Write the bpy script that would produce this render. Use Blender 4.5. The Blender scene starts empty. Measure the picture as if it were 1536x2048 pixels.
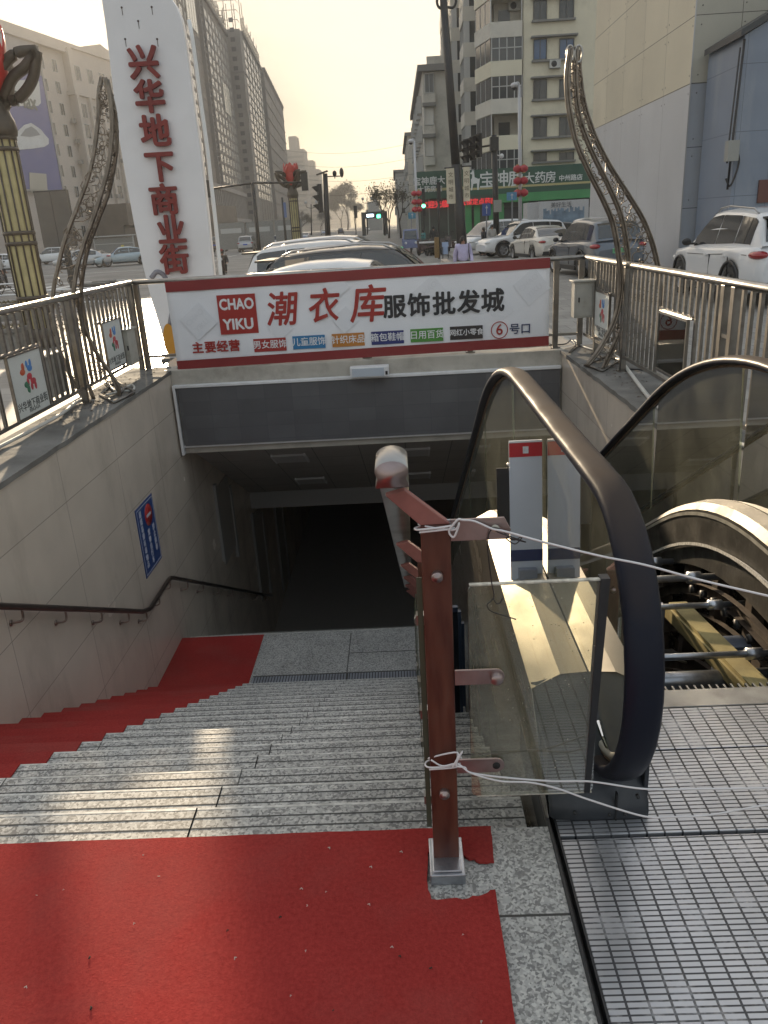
import bpy, math, random
from mathutils import Vector, Matrix, Euler
R = random.Random(7)
rad = math.radians
C = bpy.context.scene.collection
SC = bpy.context.scene

# ---------------------------------------------------------------- camera
CAMH = 1.5
F = 1560.0                                   # focal length in pixels of a 1536x2048 picture
M3 = Matrix(((0.99843, 0.04690, 0.03059), (0.01263, 0.34668, -0.93790), (-0.05459, 0.93681, 0.34554)))
cam_d = bpy.data.cameras.new("camera"); cam = bpy.data.objects.new("camera", cam_d); C.objects.link(cam)
mm = M3.to_4x4(); mm.translation = Vector((0, 0, CAMH)); cam.matrix_world = mm
cam_d.sensor_fit = 'VERTICAL'; cam_d.sensor_height = 36.0; cam_d.lens = F / 2048 * 36
cam_d.clip_start = 0.05; cam_d.clip_end = 6000
SC.camera = cam

def at(px, py, Y):
    """the point at distance Y (metres along the well) seen at a pixel of the photograph"""
    d = M3 @ Vector(((px - 768) / F, -(py - 1024) / F, -1.0))
    t = Y / d.y
    return Vector((d.x * t, Y, CAMH + d.z * t))

# ---------------------------------------------------------------- light
SUN_EL, SUN_AZ = rad(13.2), rad(-17.3)       # low in front, a little to the left
w = bpy.data.worlds.new("World"); SC.world = w; w.use_nodes = True
nt = w.node_tree; bg = nt.nodes['Background']
sky = nt.nodes.new('ShaderNodeTexSky'); sky.sky_type = 'NISHITA'; sky.sun_disc = False
sky.sun_elevation = SUN_EL; sky.sun_rotation = SUN_AZ
sky.altitude = 0; sky.air_density = 1.0; sky.dust_density = 2.5; sky.ozone_density = 1.0
gm = nt.nodes.new('ShaderNodeGamma'); gm.inputs[1].default_value = 0.10     # milky, evenly hazy sky
nt.links.new(sky.outputs[0], gm.inputs[0]); hs = nt.nodes.new('ShaderNodeHueSaturation'); hs.inputs['Saturation'].default_value = 3.3; nt.links.new(gm.outputs[0], hs.inputs['Color']); wm = nt.nodes.new('ShaderNodeMix'); wm.data_type = 'RGBA'; wm.blend_type = 'MULTIPLY'; wm.inputs[0].default_value = 1; wm.inputs[7].default_value = (1.0, .955, .90, 1); nt.links.new(hs.outputs[0], wm.inputs[6]); nt.links.new(wm.outputs[2], bg.inputs[0]); bg.inputs[1].default_value = 0.15
sd = bpy.data.lights.new("sun", 'SUN'); so = bpy.data.objects.new("sun", sd); C.objects.link(so)
sd.energy = 2.0; sd.angle = rad(1.1); sd.color = (1.0, 0.80, 0.55)
S = Vector((math.sin(SUN_AZ) * math.cos(SUN_EL), math.cos(SUN_AZ) * math.cos(SUN_EL), math.sin(SUN_EL)))
so.rotation_euler = S.to_track_quat('Z', 'Y').to_euler(); so.location = (-20, 60, 40)
SC.view_settings.view_transform = 'Standard'; SC.view_settings.look = 'None'
SC.view_settings.exposure = 2.42; SC.view_settings.gamma = 1.0
SC.cycles.max_bounces = 10; SC.cycles.transparent_max_bounces = 24; SC.cycles.volume_bounces = 0
SC.cycles.caustics_reflective = False; SC.cycles.caustics_refractive = False
SC.cycles.use_denoising = True; SC.cycles.sample_clamp_indirect = 6

# ---------------------------------------------------------------- materials
MATS = {}
def mat(name, col, rough=0.6, metal=0.0, var=0.0, scale=8.0, bump=0.0, bscale=None, spec=None, emit=None, estr=1.0, coat=0.0, col2=None, detail=4.0, stretch=None, dirt=0.0, dcol=(.08,.07,.06), dscale=1.5):
    if name in MATS: return MATS[name]
    m = bpy.data.materials.new(name); m.use_nodes = True; n = m.node_tree; b = n.nodes['Principled BSDF']
    b.inputs['Roughness'].default_value = rough; b.inputs['Metallic'].default_value = metal
    if spec is not None: b.inputs['Specular IOR Level'].default_value = spec
    if coat: b.inputs['Coat Weight'].default_value = coat; b.inputs['Coat Roughness'].default_value = .05
    b.inputs['Base Color'].default_value = (*col, 1)
    tc = n.nodes.new('ShaderNodeTexCoord'); src = tc.outputs['Object']
    if stretch:
        mp = n.nodes.new('ShaderNodeMapping'); mp.inputs['Scale'].default_value = stretch
        n.links.new(src, mp.inputs[0]); src = mp.outputs[0]
    out = None
    if var or col2:
        no = n.nodes.new('ShaderNodeTexNoise'); no.inputs['Scale'].default_value = scale; no.inputs['Detail'].default_value = detail
        n.links.new(src, no.inputs['Vector'])
        cr = n.nodes.new('ShaderNodeValToRGB')
        c2 = col2 or tuple(min(1, c * (1 + var)) for c in col); c1 = col if col2 else tuple(c * (1 - var) for c in col)
        cr.color_ramp.elements[0].position = .32; cr.color_ramp.elements[1].position = .68
        cr.color_ramp.elements[0].color = (*c1, 1); cr.color_ramp.elements[1].color = (*c2, 1)
        n.links.new(no.outputs[0], cr.inputs[0]); out = cr.outputs[0]
    if dirt:
        nd = n.nodes.new('ShaderNodeTexNoise'); nd.inputs['Scale'].default_value = dscale; nd.inputs['Detail'].default_value = 8; nd.inputs['Roughness'].default_value = .65
        n.links.new(src, nd.inputs['Vector'])
        rd = n.nodes.new('ShaderNodeValToRGB'); rd.color_ramp.elements[0].position = .5; rd.color_ramp.elements[1].position = .72
        rd.color_ramp.elements[0].color = (0, 0, 0, 1); rd.color_ramp.elements[1].color = (dirt,) * 3 + (1,)
        n.links.new(nd.outputs[0], rd.inputs[0])
        mx = n.nodes.new('ShaderNodeMix'); mx.data_type = 'RGBA'; n.links.new(rd.outputs[0], mx.inputs[0])
        if out: n.links.new(out, mx.inputs[6])
        else: mx.inputs[6].default_value = (*col, 1)
        mx.inputs[7].default_value = (*dcol, 1); out = mx.outputs[2]
        ra = n.nodes.new('ShaderNodeMapRange'); ra.inputs[3].default_value = rough; ra.inputs[4].default_value = min(1, rough + .3)
        n.links.new(rd.outputs[0], ra.inputs[0]); n.links.new(ra.outputs[0], b.inputs['Roughness'])
    if out: n.links.new(out, b.inputs['Base Color'])
    if bump:
        nb = n.nodes.new('ShaderNodeTexNoise'); nb.inputs['Scale'].default_value = bscale or scale * 3; nb.inputs['Detail'].default_value = 3
        n.links.new(src, nb.inputs['Vector'])
        bp = n.nodes.new('ShaderNodeBump'); bp.inputs['Strength'].default_value = bump; bp.inputs['Distance'].default_value = .01
        n.links.new(nb.outputs[0], bp.inputs['Height']); n.links.new(bp.outputs[0], b.inputs['Normal'])
    if emit:
        b.inputs['Emission Color'].default_value = (*emit, 1); b.inputs['Emission Strength'].default_value = estr
    MATS[name] = m; return m

def glass(name, tint, dirt=.12, refl=1.0, dirtcol=(.35, .33, .25), scr=.0, dsc=3.0):
    """clear pane: what is behind shows through, Fresnel reflection on top, dust and scratches"""
    if name in MATS: return MATS[name]
    m = bpy.data.materials.new(name); m.use_nodes = True; n = m.node_tree; n.nodes.remove(n.nodes['Principled BSDF'])
    o = n.nodes['Material Output']
    tr = n.nodes.new('ShaderNodeBsdfTransparent'); tr.inputs[0].default_value = (*tint, 1)
    gl = n.nodes.new('ShaderNodeBsdfGlossy'); gl.inputs['Roughness'].default_value = .02
    lw = n.nodes.new('ShaderNodeFresnel'); lw.inputs[0].default_value = 1.5
    mu = n.nodes.new('ShaderNodeMath'); mu.operation = 'MULTIPLY'; mu.inputs[1].default_value = refl; mu.use_clamp = True
    n.links.new(lw.outputs[0], mu.inputs[0])
    mx = n.nodes.new('ShaderNodeMixShader'); n.links.new(mu.outputs[0], mx.inputs[0]); n.links.new(tr.outputs[0], mx.inputs[1]); n.links.new(gl.outputs[0], mx.inputs[2])
    df = n.nodes.new('ShaderNodeBsdfDiffuse'); df.inputs[0].default_value = (*dirtcol, 1)
    tc = n.nodes.new('ShaderNodeTexCoord')
    no = n.nodes.new('ShaderNodeTexNoise'); no.inputs['Scale'].default_value = dsc; no.inputs['Detail'].default_value = 9; no.inputs['Roughness'].default_value = .7
    n.links.new(tc.outputs['Object'], no.inputs['Vector'])
    rp = n.nodes.new('ShaderNodeMapRange'); rp.inputs[1].default_value = .35; rp.inputs[2].default_value = .75; rp.inputs[3].default_value = dirt * .35; rp.inputs[4].default_value = dirt * 1.9
    n.links.new(no.outputs[0], rp.inputs[0]); fac = rp.outputs[0]
    if scr:
        vo = n.nodes.new('ShaderNodeTexVoronoi'); vo.inputs['Scale'].default_value = 60; n.links.new(tc.outputs['Object'], vo.inputs['Vector'])
        lt = n.nodes.new('ShaderNodeMath'); lt.operation = 'LESS_THAN'; lt.inputs[1].default_value = .09; n.links.new(vo.outputs['Distance'], lt.inputs[0])
        n2 = n.nodes.new('ShaderNodeTexNoise'); n2.inputs['Scale'].default_value = 9; n.links.new(tc.outputs['Object'], n2.inputs['Vector'])
        g2 = n.nodes.new('ShaderNodeMath'); g2.operation = 'GREATER_THAN'; g2.inputs[1].default_value = .55; n.links.new(n2.outputs[0], g2.inputs[0])
        m2 = n.nodes.new('ShaderNodeMath'); m2.operation = 'MULTIPLY'; n.links.new(lt.outputs[0], m2.inputs[0]); n.links.new(g2.outputs[0], m2.inputs[1])
        ad = n.nodes.new('ShaderNodeMath'); ad.operation = 'MULTIPLY_ADD'; ad.inputs[1].default_value = scr; ad.use_clamp = True
        n.links.new(m2.outputs[0], ad.inputs[0]); n.links.new(fac, ad.inputs[2]); fac = ad.outputs[0]
    mf = n.nodes.new('ShaderNodeMixShader'); n.links.new(fac, mf.inputs[0]); n.links.new(mx.outputs[0], mf.inputs[1]); n.links.new(df.outputs[0], mf.inputs[2])
    n.links.new(mf.outputs[0], o.inputs[0]); MATS[name] = m; return m

def nmath(n, op, a, b=None, clamp=False):
    x = n.nodes.new('ShaderNodeMath'); x.operation = op; x.use_clamp = clamp
    for i, v in enumerate((a, b)):
        if v is None: continue
        if isinstance(v, (int, float)): x.inputs[i].default_value = v
        else: n.links.new(v, x.inputs[i])
    return x.outputs[0]

def grooved(name, base, groove, px, py, wx, wy, axes=(0, 1), rough=.5, metal=0., var=.15, vscale=3., bump=.5, off=0.0, cellvar=0.0, base_m=None, fill=0.0, dirt=0.0, dcol=(.1,.09,.08), dscale=1.2, streak=0.0, shift=(0.,0.)):
    """surface split by straight joints: period px, py and joint width wx, wy along two object axes"""
    if name in MATS: return MATS[name]
    m = bpy.data.materials.new(name); m.use_nodes = True; n = m.node_tree; b = n.nodes['Principled BSDF']
    tc = n.nodes.new('ShaderNodeTexCoord'); sp = n.nodes.new('ShaderNodeSeparateXYZ'); n.links.new(tc.outputs['Object'], sp.inputs[0])
    u, v = nmath(n, 'ADD', sp.outputs[axes[0]], 100 * px + shift[0]), nmath(n, 'ADD', sp.outputs[axes[1]], 100 * py + shift[1])
    vr = nmath(n, 'FLOOR', nmath(n, 'DIVIDE', v, py))
    if off: u = nmath(n, 'ADD', u, nmath(n, 'MULTIPLY', nmath(n, 'MODULO', vr, 2.0), off * px))
    ur = nmath(n, 'FLOOR', nmath(n, 'DIVIDE', u, px))
    mu = nmath(n, 'LESS_THAN', nmath(n, 'MODULO', u, px), wx); mv = nmath(n, 'LESS_THAN', nmath(n, 'MODULO', v, py), wy)
    g = nmath(n, 'MAXIMUM', mu, mv)
    if fill:                                              # grooves packed with dirt or worn away in patches
        nf = n.nodes.new('ShaderNodeTexNoise'); nf.inputs['Scale'].default_value = 7; nf.inputs['Detail'].default_value = 10; nf.inputs['Roughness'].default_value = .72; n.links.new(tc.outputs['Object'], nf.inputs['Vector'])
        rf_ = n.nodes.new('ShaderNodeMapRange'); rf_.inputs[1].default_value = .50; rf_.inputs[2].default_value = .64; rf_.inputs[3].default_value = 1; rf_.inputs[4].default_value = 1 - fill; n.links.new(nf.outputs[0], rf_.inputs[0]); g = nmath(n, 'MULTIPLY', g, rf_.outputs[0])
    no = n.nodes.new('ShaderNodeTexNoise'); no.inputs['Scale'].default_value = vscale; no.inputs['Detail'].default_value = 8; n.links.new(tc.outputs['Object'], no.inputs['Vector'])
    if base_m: base_out = base_m(n, tc)
    else:
        cr = n.nodes.new('ShaderNodeValToRGB'); cr.color_ramp.elements[0].position = .3; cr.color_ramp.elements[1].position = .7
        cr.color_ramp.elements[0].color = (*[c * (1 - var) for c in base], 1); cr.color_ramp.elements[1].color = (*[min(1, c * (1 + var)) for c in base], 1)
        n.links.new(no.outputs[0], cr.inputs[0]); base_out = cr.outputs[0]
    if cellvar:
        wn = n.nodes.new('ShaderNodeTexWhiteNoise'); wn.noise_dimensions = '2D'; cb = n.nodes.new('ShaderNodeCombineXYZ')
        n.links.new(ur, cb.inputs[0]); n.links.new(vr, cb.inputs[1]); n.links.new(cb.outputs[0], wn.inputs[0])
        hv = n.nodes.new('ShaderNodeHueSaturation'); n.links.new(base_out, hv.inputs['Color'])
        mr = n.nodes.new('ShaderNodeMapRange'); mr.inputs[3].default_value = 1 - cellvar; mr.inputs[4].default_value = 1 + cellvar
        n.links.new(wn.outputs[0], mr.inputs[0]); n.links.new(mr.outputs[0], hv.inputs['Value']); base_out = hv.outputs[0]
    if dirt:
        nd = n.nodes.new('ShaderNodeTexNoise'); nd.inputs['Scale'].default_value = dscale; nd.inputs['Detail'].default_value = 9; nd.inputs['Roughness'].default_value = .68
        if streak:
            mp = n.nodes.new('ShaderNodeMapping'); mp.inputs['Scale'].default_value = (1, 1, streak); n.links.new(tc.outputs['Object'], mp.inputs[0]); n.links.new(mp.outputs[0], nd.inputs['Vector'])
        else: n.links.new(tc.outputs['Object'], nd.inputs['Vector'])
        rd = n.nodes.new('ShaderNodeMapRange'); rd.inputs[1].default_value = .5; rd.inputs[2].default_value = .72; rd.inputs[4].default_value = dirt; n.links.new(nd.outputs[0], rd.inputs[0])
        md = n.nodes.new('ShaderNodeMix'); md.data_type = 'RGBA'; n.links.new(rd.outputs[0], md.inputs[0]); n.links.new(base_out, md.inputs[6]); md.inputs[7].default_value = (*dcol, 1); base_out = md.outputs[2]
    mx = n.nodes.new('ShaderNodeMix'); mx.data_type = 'RGBA'; n.links.new(g, mx.inputs[0]); n.links.new(base_out, mx.inputs[6]); mx.inputs[7].default_value = (*groove, 1)
    n.links.new(mx.outputs[2], b.inputs['Base Color'])
    b.inputs['Roughness'].default_value = rough
    if metal: n.links.new(nmath(n, 'MULTIPLY', nmath(n, 'SUBTRACT', 1.0, g), metal), b.inputs['Metallic'])
    mr = n.nodes.new('ShaderNodeMapRange'); mr.inputs[3].default_value = rough * .75; mr.inputs[4].default_value = min(1, rough * 1.3); n.links.new(no.outputs[0], mr.inputs[0]); n.links.new(mr.outputs[0], b.inputs['Roughness'])
    if bump:
        bp = n.nodes.new('ShaderNodeBump'); bp.inputs['Strength'].default_value = bump; bp.inputs['Distance'].default_value = .003; bp.invert = True
        n.links.new(g, bp.inputs['Height']); n.links.new(bp.outputs[0], b.inputs['Normal'])
    MATS[name] = m; return m

def granite_col(dark=(.19, .188, .185), mid=(.37, .365, .35), light=(.56, .55, .52), scale=170.):
    def f(n, tc):
        src = tc.outputs['Object']
        ns = n.nodes.new('ShaderNodeTexNoise'); ns.inputs['Scale'].default_value = 60; n.links.new(src, ns.inputs['Vector'])
        ml = n.nodes.new('ShaderNodeMix'); ml.data_type = 'RGBA'; ml.inputs[0].default_value = .012; n.links.new(src, ml.inputs[6]); n.links.new(ns.outputs['Color'], ml.inputs[7])
        vo = n.nodes.new('ShaderNodeTexVoronoi'); vo.inputs['Scale'].default_value = scale; n.links.new(ml.outputs[2], vo.inputs['Vector'])
        sx = n.nodes.new('ShaderNodeSeparateColor'); n.links.new(vo.outputs['Color'], sx.inputs[0])
        cr = n.nodes.new('ShaderNodeValToRGB'); e = cr.color_ramp.elements
        e[0].position = .06; e[0].color = (*dark, 1); e[1].position = .95; e[1].color = (*light, 1)
        k = e.new(.26); k.color = (*[a * .62 for a in mid], 1); k = e.new(.42); k.color = (*mid, 1); k = e.new(.7); k.color = (*[a * 1.2 for a in mid], 1)
        n.links.new(sx.outputs[0], cr.inputs[0])
        nb = n.nodes.new('ShaderNodeTexNoise'); nb.inputs['Scale'].default_value = 3.; nb.inputs['Detail'].default_value = 6; n.links.new(src, nb.inputs['Vector'])
        hv = n.nodes.new('ShaderNodeHueSaturation'); n.links.new(cr.outputs[0], hv.inputs['Color'])
        mr = n.nodes.new('ShaderNodeMapRange'); mr.inputs[3].default_value = .62; mr.inputs[4].default_value = 1.3; n.links.new(nb.outputs[0], mr.inputs[0]); n.links.new(mr.outputs[0], hv.inputs['Value'])
        return hv.outputs[0]
    return f

# ---------------------------------------------------------------- mesh helper
class MB:
    def __init__(s): s.v = []; s.f = []; s.m = []; s.cur = 0; s.sm = []
    def slot(s, i): s.cur = i; return s
    def add(s, vs, fs, smooth=False):
        o = len(s.v); s.v += [tuple(v) for v in vs]
        for f in fs: s.f.append(tuple(i + o for i in f)); s.m.append(s.cur); s.sm.append(smooth)
        return s
    def box(s, x0, x1, y0, y1, z0, z1):
        if x0 > x1: x0, x1 = x1, x0
        if y0 > y1: y0, y1 = y1, y0
        if z0 > z1: z0, z1 = z1, z0
        return s.add([(x0,y0,z0),(x1,y0,z0),(x1,y1,z0),(x0,y1,z0),(x0,y0,z1),(x1,y0,z1),(x1,y1,z1),(x0,y1,z1)],
                     [(3,2,1,0),(4,5,6,7),(0,1,5,4),(1,2,6,5),(2,3,7,6),(3,0,4,7)])
    def obox(s, c, sx, sy, sz, rot):
        Mx = rot if isinstance(rot, Matrix) else Euler(rot).to_matrix(); c = Vector(c)
        P = [c + Mx @ Vector((a*sx/2, b*sy/2, d*sz/2)) for d in (-1,1) for a, b in ((-1,-1),(1,-1),(1,1),(-1,1))]
        return s.add(P, [(3,2,1,0),(4,5,6,7),(0,1,5,4),(1,2,6,5),(2,3,7,6),(3,0,4,7)])
    def prism(s, pts, d):
        """closed outline (3D points) pushed along vector d"""
        n = len(pts); d = Vector(d); P = [Vector(p) for p in pts]
        return s.add(P + [p + d for p in P], [tuple(range(n - 1, -1, -1)), tuple(range(n, 2*n))] + [(i, (i+1) % n, (i+1) % n + n, i + n) for i in range(n)])
    def tube(s, pts, r, n=8, closed=False, cap=True, prof=None, up=None):
        P = [Vector(p) for p in pts]; k = len(P); vs = []
        rs = r if isinstance(r, (list, tuple)) else [r] * k
        nrm = None
        for i in range(k):
            a = P[i] - P[i-1] if i else (P[0] - P[-1] if closed else P[1] - P[0]); b = P[(i+1) % k] - P[i] if i < k-1 or closed else P[i] - P[i-1]
            t = (a.normalized() + b.normalized())
            if t.length < 1e-6: t = b
            t.normalize()
            if up is not None: nrm = Vector(up) - t * t.dot(Vector(up)); nrm.normalize()
            elif nrm is None:
                q = Vector((0,0,1)) if abs(t.z) < .9 else Vector((1,0,0)); nrm = (q - t * q.dot(t)).normalized()
            else:
                nrm = nrm - t * nrm.dot(t); nrm.normalize()
            bi = t.cross(nrm)
            if prof: vs += [P[i] + nrm * u[1] + bi * u[0] for u in prof]
            else: vs += [P[i] + (nrm * math.cos(2*math.pi*j/n) + bi * math.sin(2*math.pi*j/n)) * rs[i] for j in range(n)]
        if prof: n = len(prof)
        fs = []
        for i in range(k if closed else k - 1):
            o, q = i * n, ((i+1) % k) * n
            fs += [(o+j, o+(j+1) % n, q+(j+1) % n, q+j) for j in range(n)]
        if cap and not closed: fs += [tuple(range(n-1, -1, -1)), tuple(range((k-1)*n, k*n))]
        return s.add(vs, fs, smooth=True)
    def cyl(s, a, b, r, n=12, r2=None): return s.tube([a, b], [r, r if r2 is None else r2], n)
    def lathe(s, prof, c=(0,0,0), n=16, axis='Z'):
        vs = []; c = Vector(c)
        for r, h in prof:
            for j in range(n):
                a = 2*math.pi*j/n; x, y = r*math.cos(a), r*math.sin(a)
                vs.append(c + (Vector((x, y, h)) if axis == 'Z' else Vector((x, h, y)) if axis == 'Y' else Vector((h, x, y))))
        k = len(prof); fs = [(i*n+j, i*n+(j+1) % n, (i+1)*n+(j+1) % n, (i+1)*n+j) for i in range(k-1) for j in range(n)]
        if axis == 'Y': fs = [f[::-1] for f in fs]
        return s.add(vs, fs, smooth=True)
    def grid(s, rows, closed=False, smooth=True):
        k = len(rows[0]); vs = [p for r in rows for p in r]; fs = []
        for i in range(len(rows) - 1):
            for j in range(k if closed else k - 1): fs.append((i*k+j, i*k+(j+1) % k, (i+1)*k+(j+1) % k, (i+1)*k+j))
        return s.add(vs, fs, smooth)
    def ball(s, c, rx, ry, rz, n=10, m=7):
        rows = []
        for i in range(m + 1):
            t = math.pi * i / m
            rows.append([(c[0] + rx*math.sin(t)*math.cos(2*math.pi*j/n), c[1] + ry*math.sin(t)*math.sin(2*math.pi*j/n), c[2] - rz*math.cos(t)) for j in range(n)])
        return s.grid(rows, closed=True)
    def quad(s, a, b, c, d): return s.add([a, b, c, d], [(0,1,2,3)])
    def mesh(s, name, mats):
        me = bpy.data.meshes.new(name); me.from_pydata(s.v, [], s.f); me.update()
        for m in (mats if isinstance(mats, (list, tuple)) else [mats]): me.materials.append(m)
        me.polygons.foreach_set('material_index', s.m); me.polygons.foreach_set('use_smooth', s.sm)
        me.validate(); return me
    def build(s, name, mats, parent=None, bevel=0, loc=None):
        return link(name, s.mesh(name, mats), parent, bevel, loc)

WORLD = set()
def link(name, me, parent=None, bevel=0, loc=None):
    o = bpy.data.objects.new(name, me); C.objects.link(o)
    if parent is not None:
        o.parent = parent
        if loc is not None: o.location = loc
        elif parent.name in WORLD: o.location = -parent.location      # unique things are written in world coordinates
    elif loc is not None: o.location = loc
    if bevel:
        b = o.modifiers.new('bevel', 'BEVEL'); b.width = bevel; b.segments = 2; b.limit_method = 'ANGLE'
    return o
def tag(o, label=None, cat=None, group=None, kind=None):
    if label: o['label'] = label
    if cat: o['category'] = cat
    if group: o['group'] = group
    if kind: o['kind'] = kind
    return o
def thing(name, loc, label, cat, group=None, rz=0, world=True):
    o = bpy.data.objects.new(name, None); C.objects.link(o); o.location = loc; o.rotation_euler = (0, 0, rz); o.empty_display_size = .1
    tag(o, label, cat, group)
    if world: WORLD.add(o.name)
    return o
def copy_tree(o, loc=None, rz=None, label=None, parent=None, group=None):
    c = o.copy(); C.objects.link(c)
    if parent is not None: c.parent = parent
    for ch in list(o.children): copy_tree(ch, parent=c)
    if loc is not None: c.location = loc
    if rz is not None: c.rotation_euler = (0, 0, rz)
    if label: c['label'] = label
    if group: c['group'] = group
    return c
FACE_CAM = Euler((rad(90), 0, 0)).to_matrix()                       # writing upright, facing the stairs (-Y)
FACE_POSX = Euler((rad(90), 0, rad(90))).to_matrix()
FACE_NEGX = Euler((rad(90), 0, rad(-90))).to_matrix()
TXT = {}
def text(sx, size, m, parent, loc, rot=FACE_CAM, ext=.002, bold=0., name='lettering', wide=1., spacing=1., shear=0., align='CENTER'):
    key = (sx, ext / size, bold, spacing, shear, align)
    if key not in TXT:
        cu = bpy.data.curves.new('writing', 'FONT'); cu.body = sx; cu.size = 1.0; cu.extrude = ext / size; cu.space_character = spacing; cu.shear = shear
        cu.align_x = align; cu.align_y = 'CENTER'; cu.resolution_u = 3
        t = bpy.data.objects.new('writing', cu); C.objects.link(t); dg = bpy.context.evaluated_depsgraph_get(); dg.update()
        TXT[key] = bpy.data.meshes.new_from_object(t.evaluated_get(dg)); bpy.data.objects.remove(t); bpy.data.curves.remove(cu)
        if bold:                                          # heavier strokes: the glyphs repeated a hair aside, each a hair deeper
            m0 = TXT[key]; V0 = [tuple(v.co) for v in m0.vertices]; F0 = [tuple(p.vertices) for p in m0.polygons]; V, Fc = [], []
            for k, (dx, dy) in enumerate(((0, 0), (1, 0), (-1, 0), (0, 1), (0, -1), (.7, .7), (-.7, .7), (.7, -.7), (-.7, -.7))):
                o0 = len(V); V += [(x + dx * bold, y + dy * bold, z - k * .0004 / size) for x, y, z in V0]; Fc += [tuple(i + o0 for i in f) for f in F0]
            m1 = bpy.data.meshes.new('writing'); m1.from_pydata(V, [], Fc); m1.update(); TXT[key] = m1; bpy.data.meshes.remove(m0)
    me = TXT[key].copy(); Q = rot.to_4x4() if isinstance(rot, Matrix) else Euler(rot).to_matrix().to_4x4()
    me.transform(Matrix.Translation(Vector(loc)) @ Q @ Matrix.Diagonal((size * wide, size, size, 1)))
    me.materials.clear(); me.materials.append(m); me.name = name
    return link(name, me, parent)

def bez(pts, n=8):
    """smooth curve through the points (Catmull-Rom)"""
    P = [Vector(p) for p in pts]; P = [P[0] * 2 - P[1]] + P + [P[-1] * 2 - P[-2]]; out = []
    for i in range(1, len(P) - 2):
        a, b, c, d = P[i-1:i+3]
        for k in range(n):
            t = k / n; out.append(.5 * ((2*b) + (c - a)*t + (2*a - 5*b + 4*c - d)*t*t + (3*b - a - 3*c + d)*t**3))
    out.append(P[-2]); return out

# palette
steel = mat('stainless', (.37, .36, .345), .32, 1.0, var=.18, scale=6, stretch=(1, 1, .2), dirt=.35, dcol=(.2, .17, .13), dscale=4)
steel_d = mat('stainless_dull', (.20, .19, .178), .42, 1.0, var=.2, scale=9, dirt=.5, dcol=(.14, .11, .08), dscale=5)
black = mat('black_paint', (.018, .018, .02), .42, dirt=.4, dcol=(.07, .065, .06), dscale=6)
iron = mat('dark_iron', (.035, .033, .032), .5, var=.2)
white = mat('white_paint', (.76, .76, .77), .45, var=.05, dirt=.25, dcol=(.45, .42, .38))
concrete = mat('concrete', (.17, .165, .155), .9, var=.28, scale=2.5, bump=.3, bscale=60, dirt=.7, dcol=(.07, .065, .06), dscale=2.2, detail=9)
rubber = mat('rubber', (.016, .017, .021), .5, var=.15, scale=3)
# ================================================================ the setting
XL, XR = -2.68, 1.84
Y0, TR, RI = 1.635, 0.28, 0.151                  # platform edge, tread, riser
NS = 18
ZL = -RI * (NS + 1)                              # landing
YL0, YL1 = Y0 + TR * NS, 7.95
ZW = 0.05                                        # top of the kerb walls
ZG, ZR = -0.40, -0.52                            # pavement, road

asphalt = mat('asphalt', (.17, .165, .158), .62, var=.22, scale=.35, bump=.25, bscale=80, dirt=.4, dcol=(.07, .066, .06), dscale=.25, detail=9)
paver = grooved('pavers', (.26, .25, .235), (.07, .066, .06), .5, .5, .012, .012, rough=.5, var=.2, vscale=1.2, cellvar=.16, off=.5, dirt=.5, dcol=(.09, .085, .08), dscale=.7)
granite = grooved('granite', (.3, .3, .3), (.03, .03, .03), 2.2, 1.24, .005, .007, rough=.42, base_m=granite_col(), shift=(.62, -1.355 + 2.48), dirt=.55, dcol=(.10, .095, .085), dscale=1.6)
granite_t = mat('granite_tread', (.3, .3, .3), .42)
def granite_plain():
    m = bpy.data.materials.new('granite_steps'); m.use_nodes = True; n = m.node_tree; b = n.nodes['Principled BSDF']; tc = n.nodes.new('ShaderNodeTexCoord')
    n.links.new(granite_col(scale=120.)(n, tc), b.inputs['Base Color']); b.inputs['Roughness'].default_value = .58; return m
granite_t = granite_plain()
groove_m = mat('step_groove', (.085, .083, .078), .9)
tile = grooved('wall_tiles', (.62, .545, .465), (.33, .29, .25), 1.2, .565, .006, .006, axes=(1, 2), rough=.24, var=.07, vscale=2.2, cellvar=.03, shift=(.25, .415 - .565), bump=.3, dirt=.45, dcol=(.20, .17, .14), dscale=1.1, streak=.35)
stone = mat('lintel_stone', (.46, .43, .38), .55, var=.12, scale=3, dirt=.6, dcol=(.2, .17, .14), dscale=2.5, detail=8)

g = MB()                                         # road sheet with the stairwell left open
W0, W1 = XL - .5, XR + .5
for x0, x1, y0, y1 in ((-1200, W0, -250, 1200), (W1, 1200, -250, 1200), (W0, W1, 9.3, 1200), (W0, W1, -250, -7)):
    g.quad((x0, y0, ZR), (x1, y0, ZR), (x1, y1, ZR), (x0, y1, ZR))
tag(g.build('road', asphalt), kind='structure')
g = MB()                                         # pavement round the entrance, a kerb's height above the road
g.box(-9.5, W0, -7, 27, ZR + .004, ZG); g.box(W0, W1, 9.3, 27, ZR + .004, ZG); g.box(W1, 40, -7, 27, ZR + .004, ZG); g.box(3.2, 40, 27, 71.2, ZR + .004, ZG)
tag(g.build('pavement', paver), kind='structure')
g = MB()                                         # painted lines on the road
line_m = mat('road_paint', (.62, .62, .6), .6, var=.2, scale=3)
for k in range(14): g.box(-12.6 - .0635 * k * 9, -12.45 - .0635 * k * 9, 30 + k * 9, 34 + k * 9, ZR, ZR + .006)
for k in range(10): g.box(-23 + k * 1.1, -22.5 + k * 1.1, 38, 41, ZR, ZR + .006)
g.box(-60, -9.6, 43, 43.3, ZR, ZR + .006); g.box(-60, -13, 55, 55.15, ZR, ZR + .006)
tag(g.build('road_markings', line_m), kind='structure')

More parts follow.
